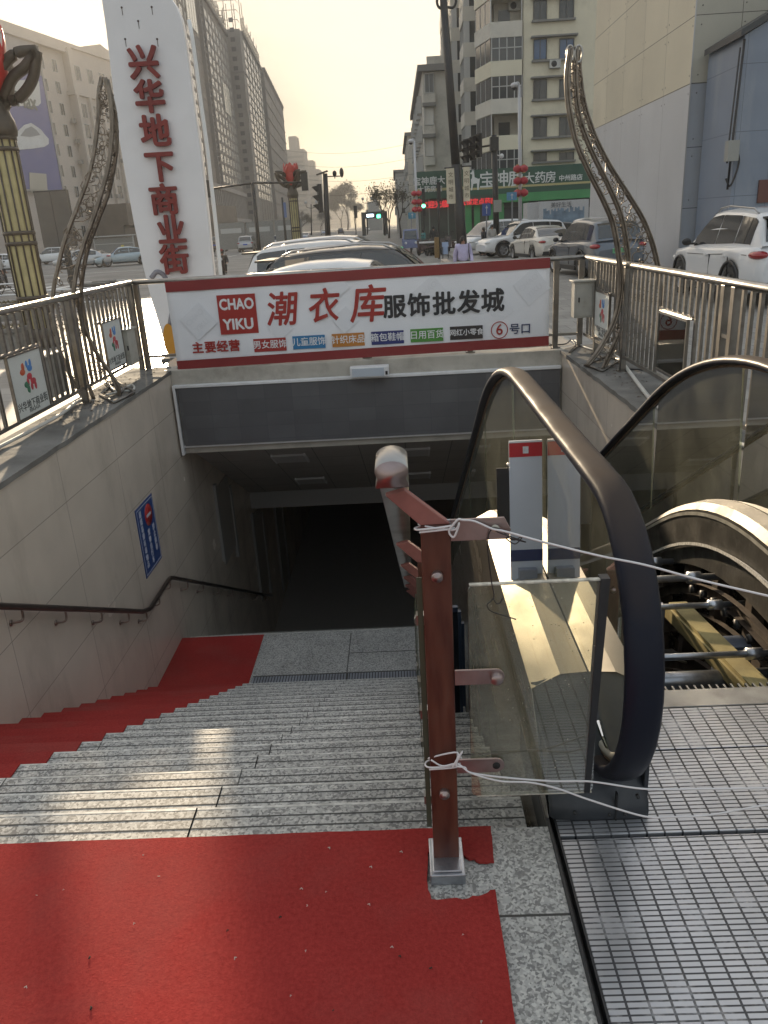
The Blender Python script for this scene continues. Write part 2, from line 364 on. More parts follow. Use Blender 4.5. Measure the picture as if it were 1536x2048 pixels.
g = MB()                                         # entrance platform of granite flags
g.box(-3.2, .327, -7, Y0 - .0, -.3, 0.0)
pf = g.build('platform', granite); tag(pf, kind='structure')
g = MB()
g.box(1.75, 2.34, -7, 1.0, -.6, ZW - .004)
tag(g.build('platform_edge', granite), kind='structure')

# stairs: treads with a nosing and two dark anti-slip grooves each
g = MB()
def flight(y0, z0, n):
    for k in range(1, n + 1):
        z = z0 - RI * k; ya = y0 + TR * (k - 1); yb = y0 + TR * k
        g.slot(0).box(XL - .02, .30, ya - .004, yb + .012, z - .035, z)
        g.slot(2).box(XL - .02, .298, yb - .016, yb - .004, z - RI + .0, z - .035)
        g.slot(1)
        for d in (.035, .078): g.box(XL, .298, yb - d, yb - d + .0045, z - .001, z + .0012)
        g.slot(3).box(XL, .299, yb + .003, yb + .0124, z - .01, z + .0008); g.slot(1)  # pale strip paints in the light caught along each nosing edge
        for xj in (-.69, -2.05, -1.62 if k % 3 == 0 else -.69):
            g.box(xj - .002, xj + .002, ya + .012, yb + .0122, z - .03, z + .0016)
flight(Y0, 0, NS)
g.slot(2).box(XL - .02, .30, YL0 - .016, YL0 - .004, ZL, -RI * NS - .035)
g.slot(2).box(XL, .298, Y0 - .016, Y0 - .003, -RI, -.03)
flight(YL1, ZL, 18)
st = g.build('stairs', [granite_t, groove_m, mat('granite_riser', (.2, .195, .185), .6, var=.3, scale=40), mat('nosing_highlight', (.55, .54, .51), .5, var=.35, scale=30, detail=8)]); tag(st, kind='structure')
g = MB(); g.box(XL - .02, .33, YL0 - .01, YL1 - .0, ZL - .2, ZL); tag(g.build('landing', granite_t), kind='structure')
ZB = ZL - RI * 19
YB = YL1 + TR * 18
g = MB(); g.box(XL - .02, XR + .1, YB - .02, 34, ZB - .2, ZB); tag(g.build('hall_floor', mat('hall_floor', (.40, .38, .36), .3)), kind='structure')

# walls of the well
g = MB(); g.box(XL - .25, XL, .6, 34, -6.6, ZW - .03)
t = g.build('tiled_wall', tile); tag(t, 'beige tiled wall of the stairwell carrying a handrail and a blue sign', 'wall')
g = MB(); g.box(XR, XR + .25, .6, 34, -6.6, ZW - .03)
t = g.build('tiled_wall', tile); tag(t, 'beige tiled wall of the stairwell behind the escalator', 'wall')
def kerb(name, xa, xb, label, seed):
    rr = random.Random(seed); m = MB(); k = 70; rows = []
    inner = xb if abs(xb) < abs(xa) else xa; outer = xa if inner == xb else xb; s = 1 if inner > outer else -1
    for i in range(k + 1):
        y = .6 + (9.28 - .6) * i / k; e = rr.uniform(-.012, .012); h = rr.uniform(-.006, .006)
        rows.append([(outer, y, ZG - .1), (outer, y, ZW + .01), (outer + s * .12, y, ZW + h + rr.uniform(0, .015)), (inner - s * .14, y, ZW + h), (inner + s * .018 + e * .6, y, ZW - .004 + h * .5), (inner + s * .016 + e * .6, y, ZW - .045), (inner - s * .03, y, ZW - .05)])
    m.grid(rows, smooth=False); return tag(m.build(name, concrete), label, 'kerb')
kerb('kerb_wall', XL - .52, XL, 'rough concrete kerb along the left side of the stairwell', 3)
kerb('kerb_wall', XR + .5, XR, 'rough concrete kerb along the escalator side of the stairwell', 4)
for side, x0, x1 in (('a', XL - .52, XL), ('b', XR, XR + .5)):
    pass

# lintel over the way down, with the dark display panel
lt = thing('lintel', (-.4, 9.1, -.95), 'pale stone lintel across the way down below the banner', 'lintel')
g = MB(); g.box(XL - .3, XR + .3, 9.0, 9.3, -.95, ZW); g.build('beam', stone, lt, bevel=.006)
pn = thing('display_panel', (-.4, 8.95, -.5), 'long dark grey display panel in a white metal frame on the lintel', 'panel')
led = grooved('display_face', (.115, .115, .122), (.085, .086, .092), .32, .16, .004, .004, axes=(0, 2), rough=.42, var=.1, cellvar=.12, bump=.15)
g = MB(); g.box(-2.60, XR - .03, 8.93, 8.997, -.84, -.15); g.build('screen', led, pn)
g = MB(); g.box(-2.655, XR - .02, 8.915, 8.997, -.148, -.118); g.box(-2.655, -2.625, 8.915, 8.997, -.95, -.1485); g.box(-2.624, XR - .02, 8.945, 8.997, -.865, -.842); g.build('frame', white, pn, bevel=.004)
lb = thing('floodlight', (-.36, 8.88, -.05), 'flat white emergency lamp box above the dark panel', 'lamp')
g = MB(); g.box(-.58, -.14, 8.80, 8.94, -.115, .005); g.build('housing', white, lb, bevel=.008)
g = MB(); g.box(-.555, -.195, 8.792, 8.799, -.10, -.01); g.build('lens', mat('lamp_lens', (.50, .55, .62), .25), lb)
g = MB(); g.box(-.18, -.155, 8.793, 8.7995, -.09, -.05); g.build('switch', black, lb)
# ceiling over the stairs
ceil_m = grooved('ceiling', (.46, .44, .42), (.2, .2, .2), .6, .6, .01, .01, rough=.7, var=.08)
g = MB()
g.prism([(XL, 9.3, -.95), (XL, 12.6, -2.68), (XL, 34, -2.68), (XL, 34, -2.9), (XL, 34, -2.4), (XL, 12.5, -2.4), (XL, 9.3, -.70)], (XR - XL, 0, 0))
tag(g.build('ceiling', ceil_m), kind='structure')
g = MB(); g.box(XL, XR, 12.55, 12.7, -2.95, -2.66); g.build('ceiling_beam', mat('ceiling_beam', (.42, .41, .40), .6)); tag(bpy.data.objects['ceiling_beam'], 'pale beam under the underground ceiling', 'beam')
for i, (x, y) in enumerate(((-1.55, 10.1), (-1.5, 11.7), (.1, 10.1), (.15, 11.7))):
    z = -.95 - (y - 9.3) * .524
    c = thing('ceiling_light', (x, y, z), ['unlit square ceiling light nearest the left wall', 'unlit ceiling light deeper down by the left wall', 'unlit square ceiling light beside the escalator', 'unlit ceiling light deeper down beside the escalator'][i], 'ceiling light', 'unlit lights in the sloping ceiling')
    g = MB(); g.obox((x, y, z - .02), .42, .42, .03, (rad(-27.6), 0, 0)); g.build('diffuser', mat('diffuser', (.62, .62, .62), .5), c)
    for dx in (-.22, .22): g = MB(); g.obox((x + dx, y, z - .02), .02, .46, .04, (rad(-27.6), 0, 0)); g.build('frame', white, c)
g = MB(); g.box(XL, XR, 33.6, 33.9, ZB, -2.6); tag(g.build('end_wall', mat('hall_wall', (.5, .48, .46), .7)), 'dark wall at the end of the underground hall', 'wall')
for i, (y, z0, z1) in enumerate(((10.2, -2.9, -1.75), (12.4, -4.6, -3.0), (14.6, -5.5, -3.2))):
    d = thing('door_frame', (XL, y, z0), ['pale frame of a recess in the left wall nearest the entrance', 'second pale frame further down the left wall', 'third pale frame deep in the underground hall'][i], 'frame')
    g = MB(); g.box(XL + .001, XL + .04, y, y + .09, z0, z1); g.box(XL + .001, XL + .04, y + .85, y + .93, z0 - .3, z1 - .3); g.build('jamb', mat('jamb_grey', (.30, .29, .28), .6), d)
    g = MB(); g.box(XL + .001, XL + .02, y + .09, y + .85, z0 - .1, z1 - .1); g.build('panel', mat('recess_dark', (.30, .275, .25), .6), d)

# drain grating at the foot of the first flight
g = MB(); g.slot(0).box(XL + .98, .26, YL0 + .16, YL0 + .36, ZL + .001, ZL + .006)
g.slot(1).box(XL + .98, .26, YL0 + .365, YL0 + .385, ZL + .001, ZL + .004).box(-.72, -.70, YL0 + .16, YL0 + .37, ZL + .006, ZL + .010)
grate = grooved('grating', (.36, .38, .42), (.05, .05, .055), .03, 5., .009, .01, rough=.4, metal=.5)
tag(g.build('drain_grating', [grate, groove_m]), 'narrow blue grey drain grating at the foot of the first flight', 'grating')
g = MB(); g.box(-.72, -.71, YL0 + .4, YL1 - .05, ZL, ZL + .003).box(.02, .028, YL0 + .4, YL0 + .78, ZL, ZL + .003).box(-.72, .02, YL0 + .776, YL0 + .783, ZL, ZL + .003)
tag(g.build('landing_joints', groove_m), kind='structure')

# ---------------------------------------------------------------- red carpets
def carpet_mat():
    m = bpy.data.materials.new('red_carpet'); m.use_nodes = True; n = m.node_tree; b = n.nodes['Principled BSDF']; b.inputs['Roughness'].default_value = .95
    b.inputs['Specular IOR Level'].default_value = .15
    tc = n.nodes.new('ShaderNodeTexCoord'); a = n.nodes.new('ShaderNodeTexNoise'); a.inputs['Scale'].default_value = 90; a.inputs['Detail'].default_value = 7; a.inputs['Roughness'].default_value = .75; n.links.new(tc.outputs['Object'], a.inputs['Vector'])
    cr = n.nodes.new('ShaderNodeValToRGB'); cr.color_ramp.elements[0].position = .3; cr.color_ramp.elements[1].position = .72
    cr.color_ramp.elements[0].color = (.26, .022, .021, 1); cr.color_ramp.elements[1].color = (.41, .050, .043, 1); n.links.new(a.outputs[0], cr.inputs[0])
    b2 = n.nodes.new('ShaderNodeTexNoise'); b2.inputs['Scale'].default_value = 2.2; b2.inputs['Detail'].default_value = 6; n.links.new(tc.outputs['Object'], b2.inputs['Vector'])
    hv = n.nodes.new('ShaderNodeHueSaturation'); mr = n.nodes.new('ShaderNodeMapRange'); mr.inputs[3].default_value = .62; mr.inputs[4].default_value = 1.25; n.links.new(b2.outputs[0], mr.inputs[0]); n.links.new(mr.outputs[0], hv.inputs['Value']); n.links.new(cr.outputs[0], hv.inputs['Color'])
    dn = n.nodes.new('ShaderNodeTexNoise'); dn.inputs['Scale'].default_value = 1.7; dn.inputs['Detail'].default_value = 9; dn.inputs['Roughness'].default_value = .62; n.links.new(tc.outputs['Object'], dn.inputs['Vector'])
    dm = n.nodes.new('ShaderNodeMapRange'); dm.inputs[1].default_value = .48; dm.inputs[2].default_value = .70; dm.inputs[4].default_value = .38; n.links.new(dn.outputs[0], dm.inputs[0])
    dx = n.nodes.new('ShaderNodeMix'); dx.data_type = 'RGBA'; n.links.new(dm.outputs[0], dx.inputs[0]); n.links.new(hv.outputs[0], dx.inputs[6]); dx.inputs[7].default_value = (.27, .085, .075, 1); n.links.new(dx.outputs[2], b.inputs['Base Color'])   # trodden-in dust
    bp = n.nodes.new('ShaderNodeBump'); bp.inputs['Strength'].default_value = .85; bp.inputs['Distance'].default_value = .0045
    c = n.nodes.new('ShaderNodeTexNoise'); c.inputs['Scale'].default_value = 210; c.inputs['Detail'].default_value = 9; c.inputs['Roughness'].default_value = .7; n.links.new(tc.outputs['Object'], c.inputs['Vector']); n.links.new(c.outputs[0], bp.inputs['Height']); n.links.new(bp.outputs[0], b.inputs['Normal'])
    return m
red = carpet_mat()
rr = random.Random(5)
def ragged(a, b, n, amp):
    a, b = Vector(a), Vector(b); d = (b - a); nn = Vector((-d.y, d.x, 0)).normalized(); return [a + d * (i / n) + nn * (rr.uniform(-amp, amp) if 0 < i < n else 0) for i in range(n)]
ol = []                                          # outline with the torn gap round the post's foot
ol += ragged((-2.66, -2.0, 0), (.172, -2.0, 0), 20, .002) + ragged((.172, -2.0, 0), (.165, 1.425, 0), 60, .0015)
ol += ragged((.165, 1.425, 0), (.10, 1.402, 0), 6, .004) + ragged((.10, 1.402, 0), (.012, 1.403, 0), 6, .003) + ragged((.012, 1.403, 0), (.004, 1.46, 0), 4, .003)
ol += ragged((.004, 1.46, 0), (.01, 1.55, 0), 4, .002) + ragged((.01, 1.55, 0), (.1, 1.535, 0), 5, .002) + ragged((.1, 1.535, 0), (.135, 1.512, 0), 5, .004) + ragged((.135, 1.512, 0), (.172, 1.512, 0), 4, .004)
ol += ragged((.172, 1.512, 0), (.178, 1.632, 0), 6, .001) + ragged((.178, 1.632, 0), (-2.66, 1.625, 0), 60, .0012)
g = MB(); g.prism([(p.x, p.y, .004) for p in ol], (0, 0, .007))
tag(g.build('red_carpet', red), 'red carpet on the top platform with a torn gap round the railing post', 'carpet')
g = MB(); XC = -1.725                              # runner down the left of the steps, folded over each nosing
rows = []
for k in range(1, NS + 1):
    z = -RI * k; ya = Y0 + TR * (k - 1); yb = Y0 + TR * k
    rows += [(ya + .006, z + .008), (yb - .02, z + .008), (yb + .012, z + .006), (yb + .021, z - .006), (yb + .019, z - .05), (yb + .006, z - RI + .012)]
rows += [(YL0 + .03, ZL + .008), (YL1 - .01, ZL + .008), (YL1 + .02, ZL - .01), (YL1 + .02, ZL - .1)]
g.grid([[(XL + .003, y, z), (XC, y, z)] for y, z in rows], smooth=False)
g.grid([[(XC, y, z), (XC, y + .002, z - .006)] for y, z in rows], smooth=False)
o = g.build('carpet_runner', red); tag(o, 'red carpet runner down the left edge of the steps and landing', 'carpet')
o.data.flip_normals()
# litter on the carpet
lm = [mat('lint', (.50, .46, .42), .9), mat('dark_crumb', (.03, .025, .02), .9)]
lit = [(-.72, 1.57, 0), (-.28, 1.39, 0), (-.42, 1.26, 0), (.0, 1.22, 1), (-.86, 1.2, 0), (-.2, 1.13, 1), (.1, 1.1, 0), (-.5, 1.05, 0), (-.95, 1.45, 0), (.08, 1.3, 0), (-.13, 1.5, 0)] + [(rr.uniform(-1.1, .15), rr.uniform(1.05, 1.58), int(rr.random() < .35)) for _ in range(22)]
for i, (x, y, k) in enumerate(lit):
    g = MB(); a = rr.uniform(0, 6); s = rr.uniform(.0012, .0028)
    g.tube([(x, y, .0135), (x + math.cos(a) * s * 1.6, y + math.sin(a) * s * 1.6, .0155), (x + math.cos(a + .8) * s * 2.6, y + math.sin(a + .8) * s * 2.6, .0135)], s * .38 if k == 0 else s * .7, 6)
    tag(g.build('crumb', lm[k]), 'dark crumb lying on the red carpet' if k else 'pale scrap of lint lying on the red carpet', 'litter', 'dark crumbs on the carpet' if k else 'scraps of lint on the carpet')

# ================================================================ middle stair railing
wood = mat('oxblood_lacquer', (.055, .015, .010), .36, col2=(.125, .046, .028), scale=7, stretch=(6, 6, 1), detail=8, dirt=.35, dcol=(.03, .02, .018), dscale=14)
wood_l = mat('dusty_lacquer', (.26, .10, .085), .55, var=.15, scale=20)
pinksteel = mat('rosy_steel', (.33, .26, .25), .33, .9, var=.15, scale=20)
basec = mat('base_steel', (.46, .48, .52), .30, .95, var=.15, scale=14, dirt=.6, dcol=(.16, .17, .20), dscale=22)
gclear = glass('railing_glass', (.86, .92, .84), dirt=.10, scr=.0)
gedge = mat('glass_edge', (.075, .095, .065), .3)
gscr = glass('dusty_glass', (.90, .90, .82), dirt=.085, dirtcol=(.55, .52, .42), scr=.6, dsc=5)
px_, py_ = .055, 1.5
rl = thing('stair_railing', (px_, py_, 0), 'oxblood posted stair railing with steel handrail in the middle of the steps', 'railing')
def hz(y): return 1.035 - .539 * (y - 1.5)
# handrail: D shaped steel tube running down the flight, wooden underside at the cut end
prof = [(-.032, -.030), (-.0325, -.026), (-.0275, -.012), (-.0325, .0)] + [(-.033 * math.cos(a), .022 * math.sin(a) + .002) for a in [math.pi * i / 12 for i in range(1, 12)]] + [(.0325, .0), (.0275, -.012), (.0325, -.026), (.032, -.030)]
hp = [(-.028, 1.43, 1.052), (-.028, 1.54, 1.052), (-.028, 1.56, 1.046), (-.028, 1.59, hz(1.59) + .03), (-.028, 1.7, hz(1.7) + .03)] + [(-.028, 2.2 + .5 * i, hz(2.2 + .5 * i) + .03) for i in range(9)]
g = MB(); g.tube(hp, 1, prof=prof, up=(0, .0, 1)); hr = g.build('handrail', steel, rl)
g = MB(); g.tube([(-.028, 1.4298, 1.052), (-.028, 1.4285, 1.052)], 1, prof=[(a * .985, b * .985) for a, b in prof], up=(0, 0, 1)); g.build('end_face', pinksteel, hr)
POST = [(1.515, 0), (2.42, -3 * RI), (3.30, -6 * RI), (4.18, -10 * RI), (5.06, -13 * RI), (5.94, -16 * RI)]
for i, (y, z) in enumerate(POST):
    g = MB(); zt = hz(y) - .115; b0 = .031
    g.box(px_ - b0, px_ + b0, y - .011, y + .011, z + .03, zt)
    po = g.build('post', wood, rl, bevel=.002)
    g = MB(); a0 = Vector((px_, y, zt)); a1 = Vector((-.012, y, hz(y) - .045))
    g.prism([(px_ - b0, y - .011, zt + .0005), (px_ + b0, y - .011, zt + .0005), (-.005, y - .011, hz(y) - .036), (-.045, y - .011, hz(y) - .046)], (0, .022, 0)); g.build('arm', wood_l, po, bevel=.002)
    g = MB(); s = 1
    g.box(px_ - .042, px_ + .042, y - .062, y + .062, z, z + .030).box(px_ - .035, px_ + .035, y - .054, y + .054, z + .0305, z + .035); g.build('base_cover', basec, po, bevel=.006)
    for zz in ([zt - .115, zt - .56 - .12] if i == 0 else [zt - .1, zt - .6]):
        g = MB(); g.lathe([(0.0, -.016), (.006, -.016), (.0065, -.013), (.011, -.013), (.0125, -.011), (.0125, 0)], (px_, y - .011, zz), 16, 'Y'); g.build('bolt', pinksteel, po)
for i in range(len(POST) - 1):
    y0, y1 = POST[i][0] + .03, POST[i+1][0] - .03
    g = MB(); xg = .012; zz = lambda y: -.539 * (y - 1.5)
    g.prism([(xg, y0, zz(y0) + .12), (xg, y1, zz(y1) + .12), (xg, y1, zz(y1) + .80), (xg, y0, zz(y0) + .80)], (.010, 0, 0)); pg = g.build('glass_panel', gclear, rl)
    g = MB(); g.prism([(xg - .001, y0 - .002, zz(y0) + .12), (xg - .001, y0, zz(y0) + .12), (xg - .001, y0, zz(y0) + .80), (xg - .001, y0 - .002, zz(y0) + .80)], (.012, 0, 0)); g.build('edge', gedge, pg)
    for yy in (y0 + .03, y1 - .03):
        for h in (.2, .45, .7):
            g = MB(); g.box(xg - .005, xg + .014, yy - .012, yy + .012, zz(yy) + h - .012, zz(yy) + h + .012); g.build('clip', steel, pg)
# short gap pane held off the first post by three flat brackets
for j, (zb, x1, knob) in enumerate(((.905, .205, 0), (.555, .195, 1), (.318, .195, 2))):
    g = MB(); h = .024 if j == 0 else .019; n = 8
    pts = [(px_ + .031, 1.486, zb - h), (x1 - h, 1.486, zb - h)] + [(x1 - h + h * math.sin(math.pi * k / n), 1.486, zb - h * math.cos(math.pi * k / n)) for k in range(1, n)] + [(x1 - h, 1.486, zb + h), (px_ + .031, 1.486, zb + h)]
    if j == 0: pts = [(px_ + .031, 1.486, zb - .024), (x1 - .003, 1.486, zb - .024), (x1 + .004, 1.486, zb - .004), (x1 - .01, 1.486, zb + .024), (px_ + .031, 1.486, zb + .024)]
    g.prism(pts[::-1], (0, .005, 0)); br = g.build('bracket', pinksteel, rl, bevel=.001)
    if knob == 1:
        g = MB(); g.lathe([(0, -.018), (.012, -.018), (.0135, -.015), (.0135, 0)], (x1 - .018, 1.486, zb), 16, 'Y'); g.build('knob', pinksteel, br)
    else:
        g = MB(); g.lathe([(0, -.0012), (.009, -.0012), (.009, 0)], (x1 - .019 - .01 * (j == 0), 1.4858, zb), 14, 'Y'); g.build('hole', mat('hole_dark', (.02, .02, .02), .9) if j else mat('hole_light', (.5, .47, .4), .8), br)
g = MB(); gy = 1.496
def rr_rect(x0, x1, z0, z1, r, y):
    P = []
    for cx, cz, a in ((x1 - r, z1 - r, 0), (x0 + r, z1 - r, 90), (x0 + r, z0 + r, 180), (x1 - r, z0 + r, 270)):
        P += [(cx + r * math.cos(rad(a + k * 22.5)), y, cz + r * math.sin(rad(a + k * 22.5))) for k in range(5)]
    return P
g.prism(rr_rect(.119, .402, .226, .772, .014, gy), (0, .010, 0)); gp = g.build('gap_glass', gscr, rl)
g = MB(); g.box(.122, .40, gy - .0005, gy + .0105, .7722, .7752).box(.13, .40, gy + .0, gy + .0105, .2222, .2258); g.build('edge', mat('chipped_edge', (.45, .44, .38), .35, var=.4, scale=60), gp)
g = MB(); g.prism([(.382, gy - .003, .224), (.395, gy - .003, .224), (.418, gy - .003, .777), (.398, gy - .003, .777)], (.0, .026, 0)); g.build('edge_strip', black, gp)

# cords
cord = mat('white_cord', (.66, .65, .66), .6)
def A(px, py, y): return at(px, py, y)
def rope(name, pts, r, m, label, cat='rope', group=None, n=6):
    g = MB(); g.tube(bez(pts, n), r, 6); return tag(g.build(name, m), label, cat, group)
def wrap(z, n=2, amp=.006):
    P = []
    for k in range(n):
        for x, y in ((-.034, -.016), (.034, -.016), (.034, .016), (-.034, .016)): P.append((px_ + x, 1.5 + y, z + amp * k + (.006 if x > 0 else 0)))
    return P
kn = [A(905, 1060, 1.478), A(918, 1046, 1.472), A(908, 1074, 1.474), A(898, 1062, 1.476), A(915, 1040, 1.472), A(925, 1040, 1.474)]
rope('rope', wrap(.905) + kn + [A(950, 1043, 1.48), A(985, 1058, 1.474), A(1010, 1063, 1.46), A(1090, 1085, 1.44), A(1200, 1112, 1.425), A(1290, 1130, 1.41), A(1400, 1160, 1.39), A(1536, 1192, 1.37), A(1680, 1225, 1.35)], .0023, cord, 'white cord tied near the top of the post and stretched across the escalator')
kn = [A(915, 1505, 1.478), A(905, 1535, 1.474), A(925, 1502, 1.474), A(912, 1530, 1.472), A(930, 1535, 1.468), A(940, 1545, 1.464)]
rope('rope', wrap(.315) + kn + [A(1000, 1554, 1.45), A(1100, 1562, 1.44), A(1180, 1563, 1.42), A(1290, 1578, 1.38), A(1400, 1578, 1.36), A(1536, 1576, 1.33), A(1680, 1570, 1.3)], .0022, cord, 'upper of the two white cords tied low on the post')
rope('rope', [A(862, 1520, 1.484), A(885, 1532, 1.480), A(915, 1528, 1.474), A(942, 1546, 1.462), A(1000, 1562, 1.448), A(1060, 1565, 1.44), A(1115, 1577, 1.43), A(1180, 1600, 1.41), A(1285, 1632, 1.36), A(1340, 1634, 1.34), A(1420, 1630, 1.32), A(1536, 1610, 1.3), A(1680, 1600, 1.28)], .0022, cord, 'lower of the two white cords, sagging to the metal floor')
rope('black_wire', [A(978, 1055, 1.483), A(1000, 1058, 1.474), A(1025, 1080, 1.465), A(1045, 1072, 1.46), A(1030, 1088, 1.462), A(1012, 1075, 1.466), A(1050, 1084, 1.458), A(1040, 1080, 1.46), A(1000, 1066, 1.47), A(982, 1060, 1.478), A(975, 1090, 1.48), A(980, 1140, 1.482), A(984, 1170, 1.482), A(988, 1192, 1.48), A(982, 1202, 1.478), A(974, 1210, 1.474), A(982, 1222, 1.472), A(1005, 1230, 1.468), A(1032, 1239, 1.462)], .0013, black, 'thin black wire knotted at the top bracket and hanging in a hook', 'wire')
rope('black_wire', [A(986, 1195, 1.478), A(992, 1206, 1.474), A(1000, 1206, 1.472), A(1005, 1196, 1.470)], .0013, black, 'short black wire end curling beside the gap glass', 'wire')
# ================================================================ escalator
es = thing('escalator', (1.0, 1.7, 0), 'stopped escalator with black handrails, glass sides and its steps taken out', 'escalator')
def soft(y, brk, base, sl, R0):
    """level up to a break, then falling at slope sl, rounded over +-R0"""
    d = y - brk
    if d < -R0: return base
    if d > R0: return base - sl * d
    return base - sl * (d + R0) ** 2 / (4 * R0)
def railz(y): return soft(y, 3.95, .862, .6, .75)
def deckz(y): return soft(y, 3.55, .215, .6, .6)
ys = [1.95 + .12 * i for i in range(72)]
YEND = ys[-1]
HX = (.5, 1.53)
tan_dust = mat('dusty_handrail', (.020, .022, .032), .42, var=.2, scale=5)
def handrail_mat():
    m = bpy.data.materials.new('handrail_rubber'); m.use_nodes = True; n = m.node_tree; b = n.nodes['Principled BSDF']; b.inputs['Roughness'].default_value = .42; b.inputs['Specular IOR Level'].default_value = .12
    tc = n.nodes.new('ShaderNodeTexCoord'); sp = n.nodes.new('ShaderNodeSeparateXYZ'); ge = n.nodes.new('ShaderNodeNewGeometry'); n.links.new(ge.outputs['Normal'], sp.inputs[0])
    no = n.nodes.new('ShaderNodeTexNoise'); no.inputs['Scale'].default_value = 7; no.inputs['Detail'].default_value = 8; n.links.new(tc.outputs['Object'], no.inputs['Vector'])
    f = nmath(n, 'MULTIPLY', nmath(n, 'SUBTRACT', nmath(n, 'ADD', sp.outputs[2], nmath(n, 'MULTIPLY', no.outputs[0], .5)), .72, ), 1.7, clamp=True)   # dust lies on what faces up
    mx = n.nodes.new('ShaderNodeMix'); mx.data_type = 'RGBA'; n.links.new(f, mx.inputs[0]); mx.inputs[6].default_value = (.014, .016, .026, 1); mx.inputs[7].default_value = (.060, .047, .040, 1)
    n.links.new(mx.outputs[2], b.inputs['Base Color'])
    rg = n.nodes.new('ShaderNodeMapRange'); rg.inputs[3].default_value = .38; rg.inputs[4].default_value = .92; n.links.new(f, rg.inputs[0]); n.links.new(rg.outputs[0], b.inputs['Roughness'])
    return m
hrub = handrail_mat()
hprof = [(-.040, -.012), (-.043, -.004), (-.042, .008), (-.034, .018), (-.018, .023), (0, .0245), (.018, .023), (.034, .018), (.042, .008), (.043, -.004), (.040, -.012), (.028, -.014), (-.028, -.014)]
def rail_path(x, off=0.0):
    cy, cz, r = 1.862, .478, .384 + off; P = []
    for k in range(23):
        a = rad(-128 + k * (218 / 22)); P.append((x, cy - r * math.cos(a), cz + r * math.sin(a)))
    y = cy + .1
    while y < YEND:
        s = (railz(y + .05) - railz(y - .05)) / .1; nn = Vector((0, -s, 1)).normalized()
        P.append((x, y + nn.y * off, railz(y) + nn.z * off)); y += .12
    return P
eglass = glass('balustrade_glass', (.84, .87, .77), dirt=.10, dirtcol=(.42, .42, .33), refl=1.25, dsc=2.6)
for i, x in enumerate(HX):
    P = rail_path(x); g = MB(); k = len(P); vs = []
    for a in range(k):                                   # frame with the outside of the loop as "up"
        t = (Vector(P[min(a+1, k-1)]) - Vector(P[max(a-1, 0)])).normalized(); up = Vector((0, -t.z, t.y)) * (1 if True else 1)
        vs += [Vector(P[a]) + up * q[1] + Vector((1, 0, 0)) * q[0] for q in hprof]
    n = len(hprof); g.add(vs, [(a*n+j, (a+1)*n+j, (a+1)*n+(j+1) % n, a*n+(j+1) % n) for a in range(k-1) for j in range(n)], True)
    h = g.build('handrail', hrub, es)
    P2 = rail_path(x, -.024); g = MB(); g.tube(P2, .009, 6); g.build('guide_rail', mat('copper_guide', (.30, .19, .12), .35, .8, var=.3, scale=20), h)
    # glass side, the newel end rounded, in panels with open joints
    Pi = rail_path(x, -.03)
    cuts = [1.4, 3.42, 4.62, 5.8, 7.0, 8.2, 9.4]
    for c0, c1 in zip(cuts[:-1], cuts[1:]):
        top = [p for p in Pi if c0 <= p[1] < c1]
        if c0 == 1.4: top = [p for p in Pi if p[1] < c1 and (p[2] > .16)]
        if not top: continue
        yb = [max(c0, 1.62) + (c1 - max(c0, 1.62)) * q / 12 for q in range(13)]
        bot = [(x, y, deckz(max(y, 1.95)) + .02 if y > 1.9 else .16 + (y - 1.62) * .26) for y in yb[::-1]]
        outl = top + [(x, c1 - .006, top[-1][2])] + [(p[0], min(p[1], c1 - .006), p[2]) for p in bot]
        g = MB(); g.prism([(x - .005, p[1], p[2]) for p in outl], (.010, 0, 0)); g.build('glass_panel', eglass, es)
        g = MB(); g.box(x - .0045, x + .0045, c1 - .0055, c1 - .0005, bot[0][2] + .004, top[-1][2] - .004); g.build('joint_seal', black, es)
deck = mat('deck_steel', (.34, .31, .26), .52, .5, var=.10, scale=3, dirt=.35, dcol=(.32, .28, .22), dscale=3.5)
deck_i = mat('inner_deck_steel', (.21, .195, .17), .55, .5, var=.12, scale=3, dirt=.5, dcol=(.12, .11, .09), dscale=4)  # same steel as the deck; darker colour stands in for weaker light
clad = mat('cladding_steel', (.34, .31, .27), .22, .85, var=.15, scale=2.2, stretch=(1, .5, 2), dirt=.5, dcol=(.16, .13, .10), dscale=3)
# outer deck and cladding beside the steps
for s, xo, xm, xi in ((0, .333, .415, .492), (1, 1.80, 1.70, 1.54)):
    g = MB(); g.grid([[(xo, y, deckz(y)), (xm, y, deckz(y) + .045), (xi, y, deckz(y) + .05)] for y in ys], smooth=False); d = g.build('deck', deck, es)
    if s: d.data.flip_normals()
    g = MB(); g.grid([[(xo, y, deckz(y) - .001), (xo, y, min(deckz(y) - .02, -.539 * (y - Y0) - .45))] for y in ys], smooth=False); c = g.build('cladding', clad, es)
    if s == 0:
        g = MB(); g.prism([(xo + .0, Y0 + .0, -.3), (xo + .0, Y0 + .03, .0), (xo + .0, 1.95, .214), (xo + .0, 1.95, -.62)], (.002, 0, 0)); g.build('end_cladding', clad, es)
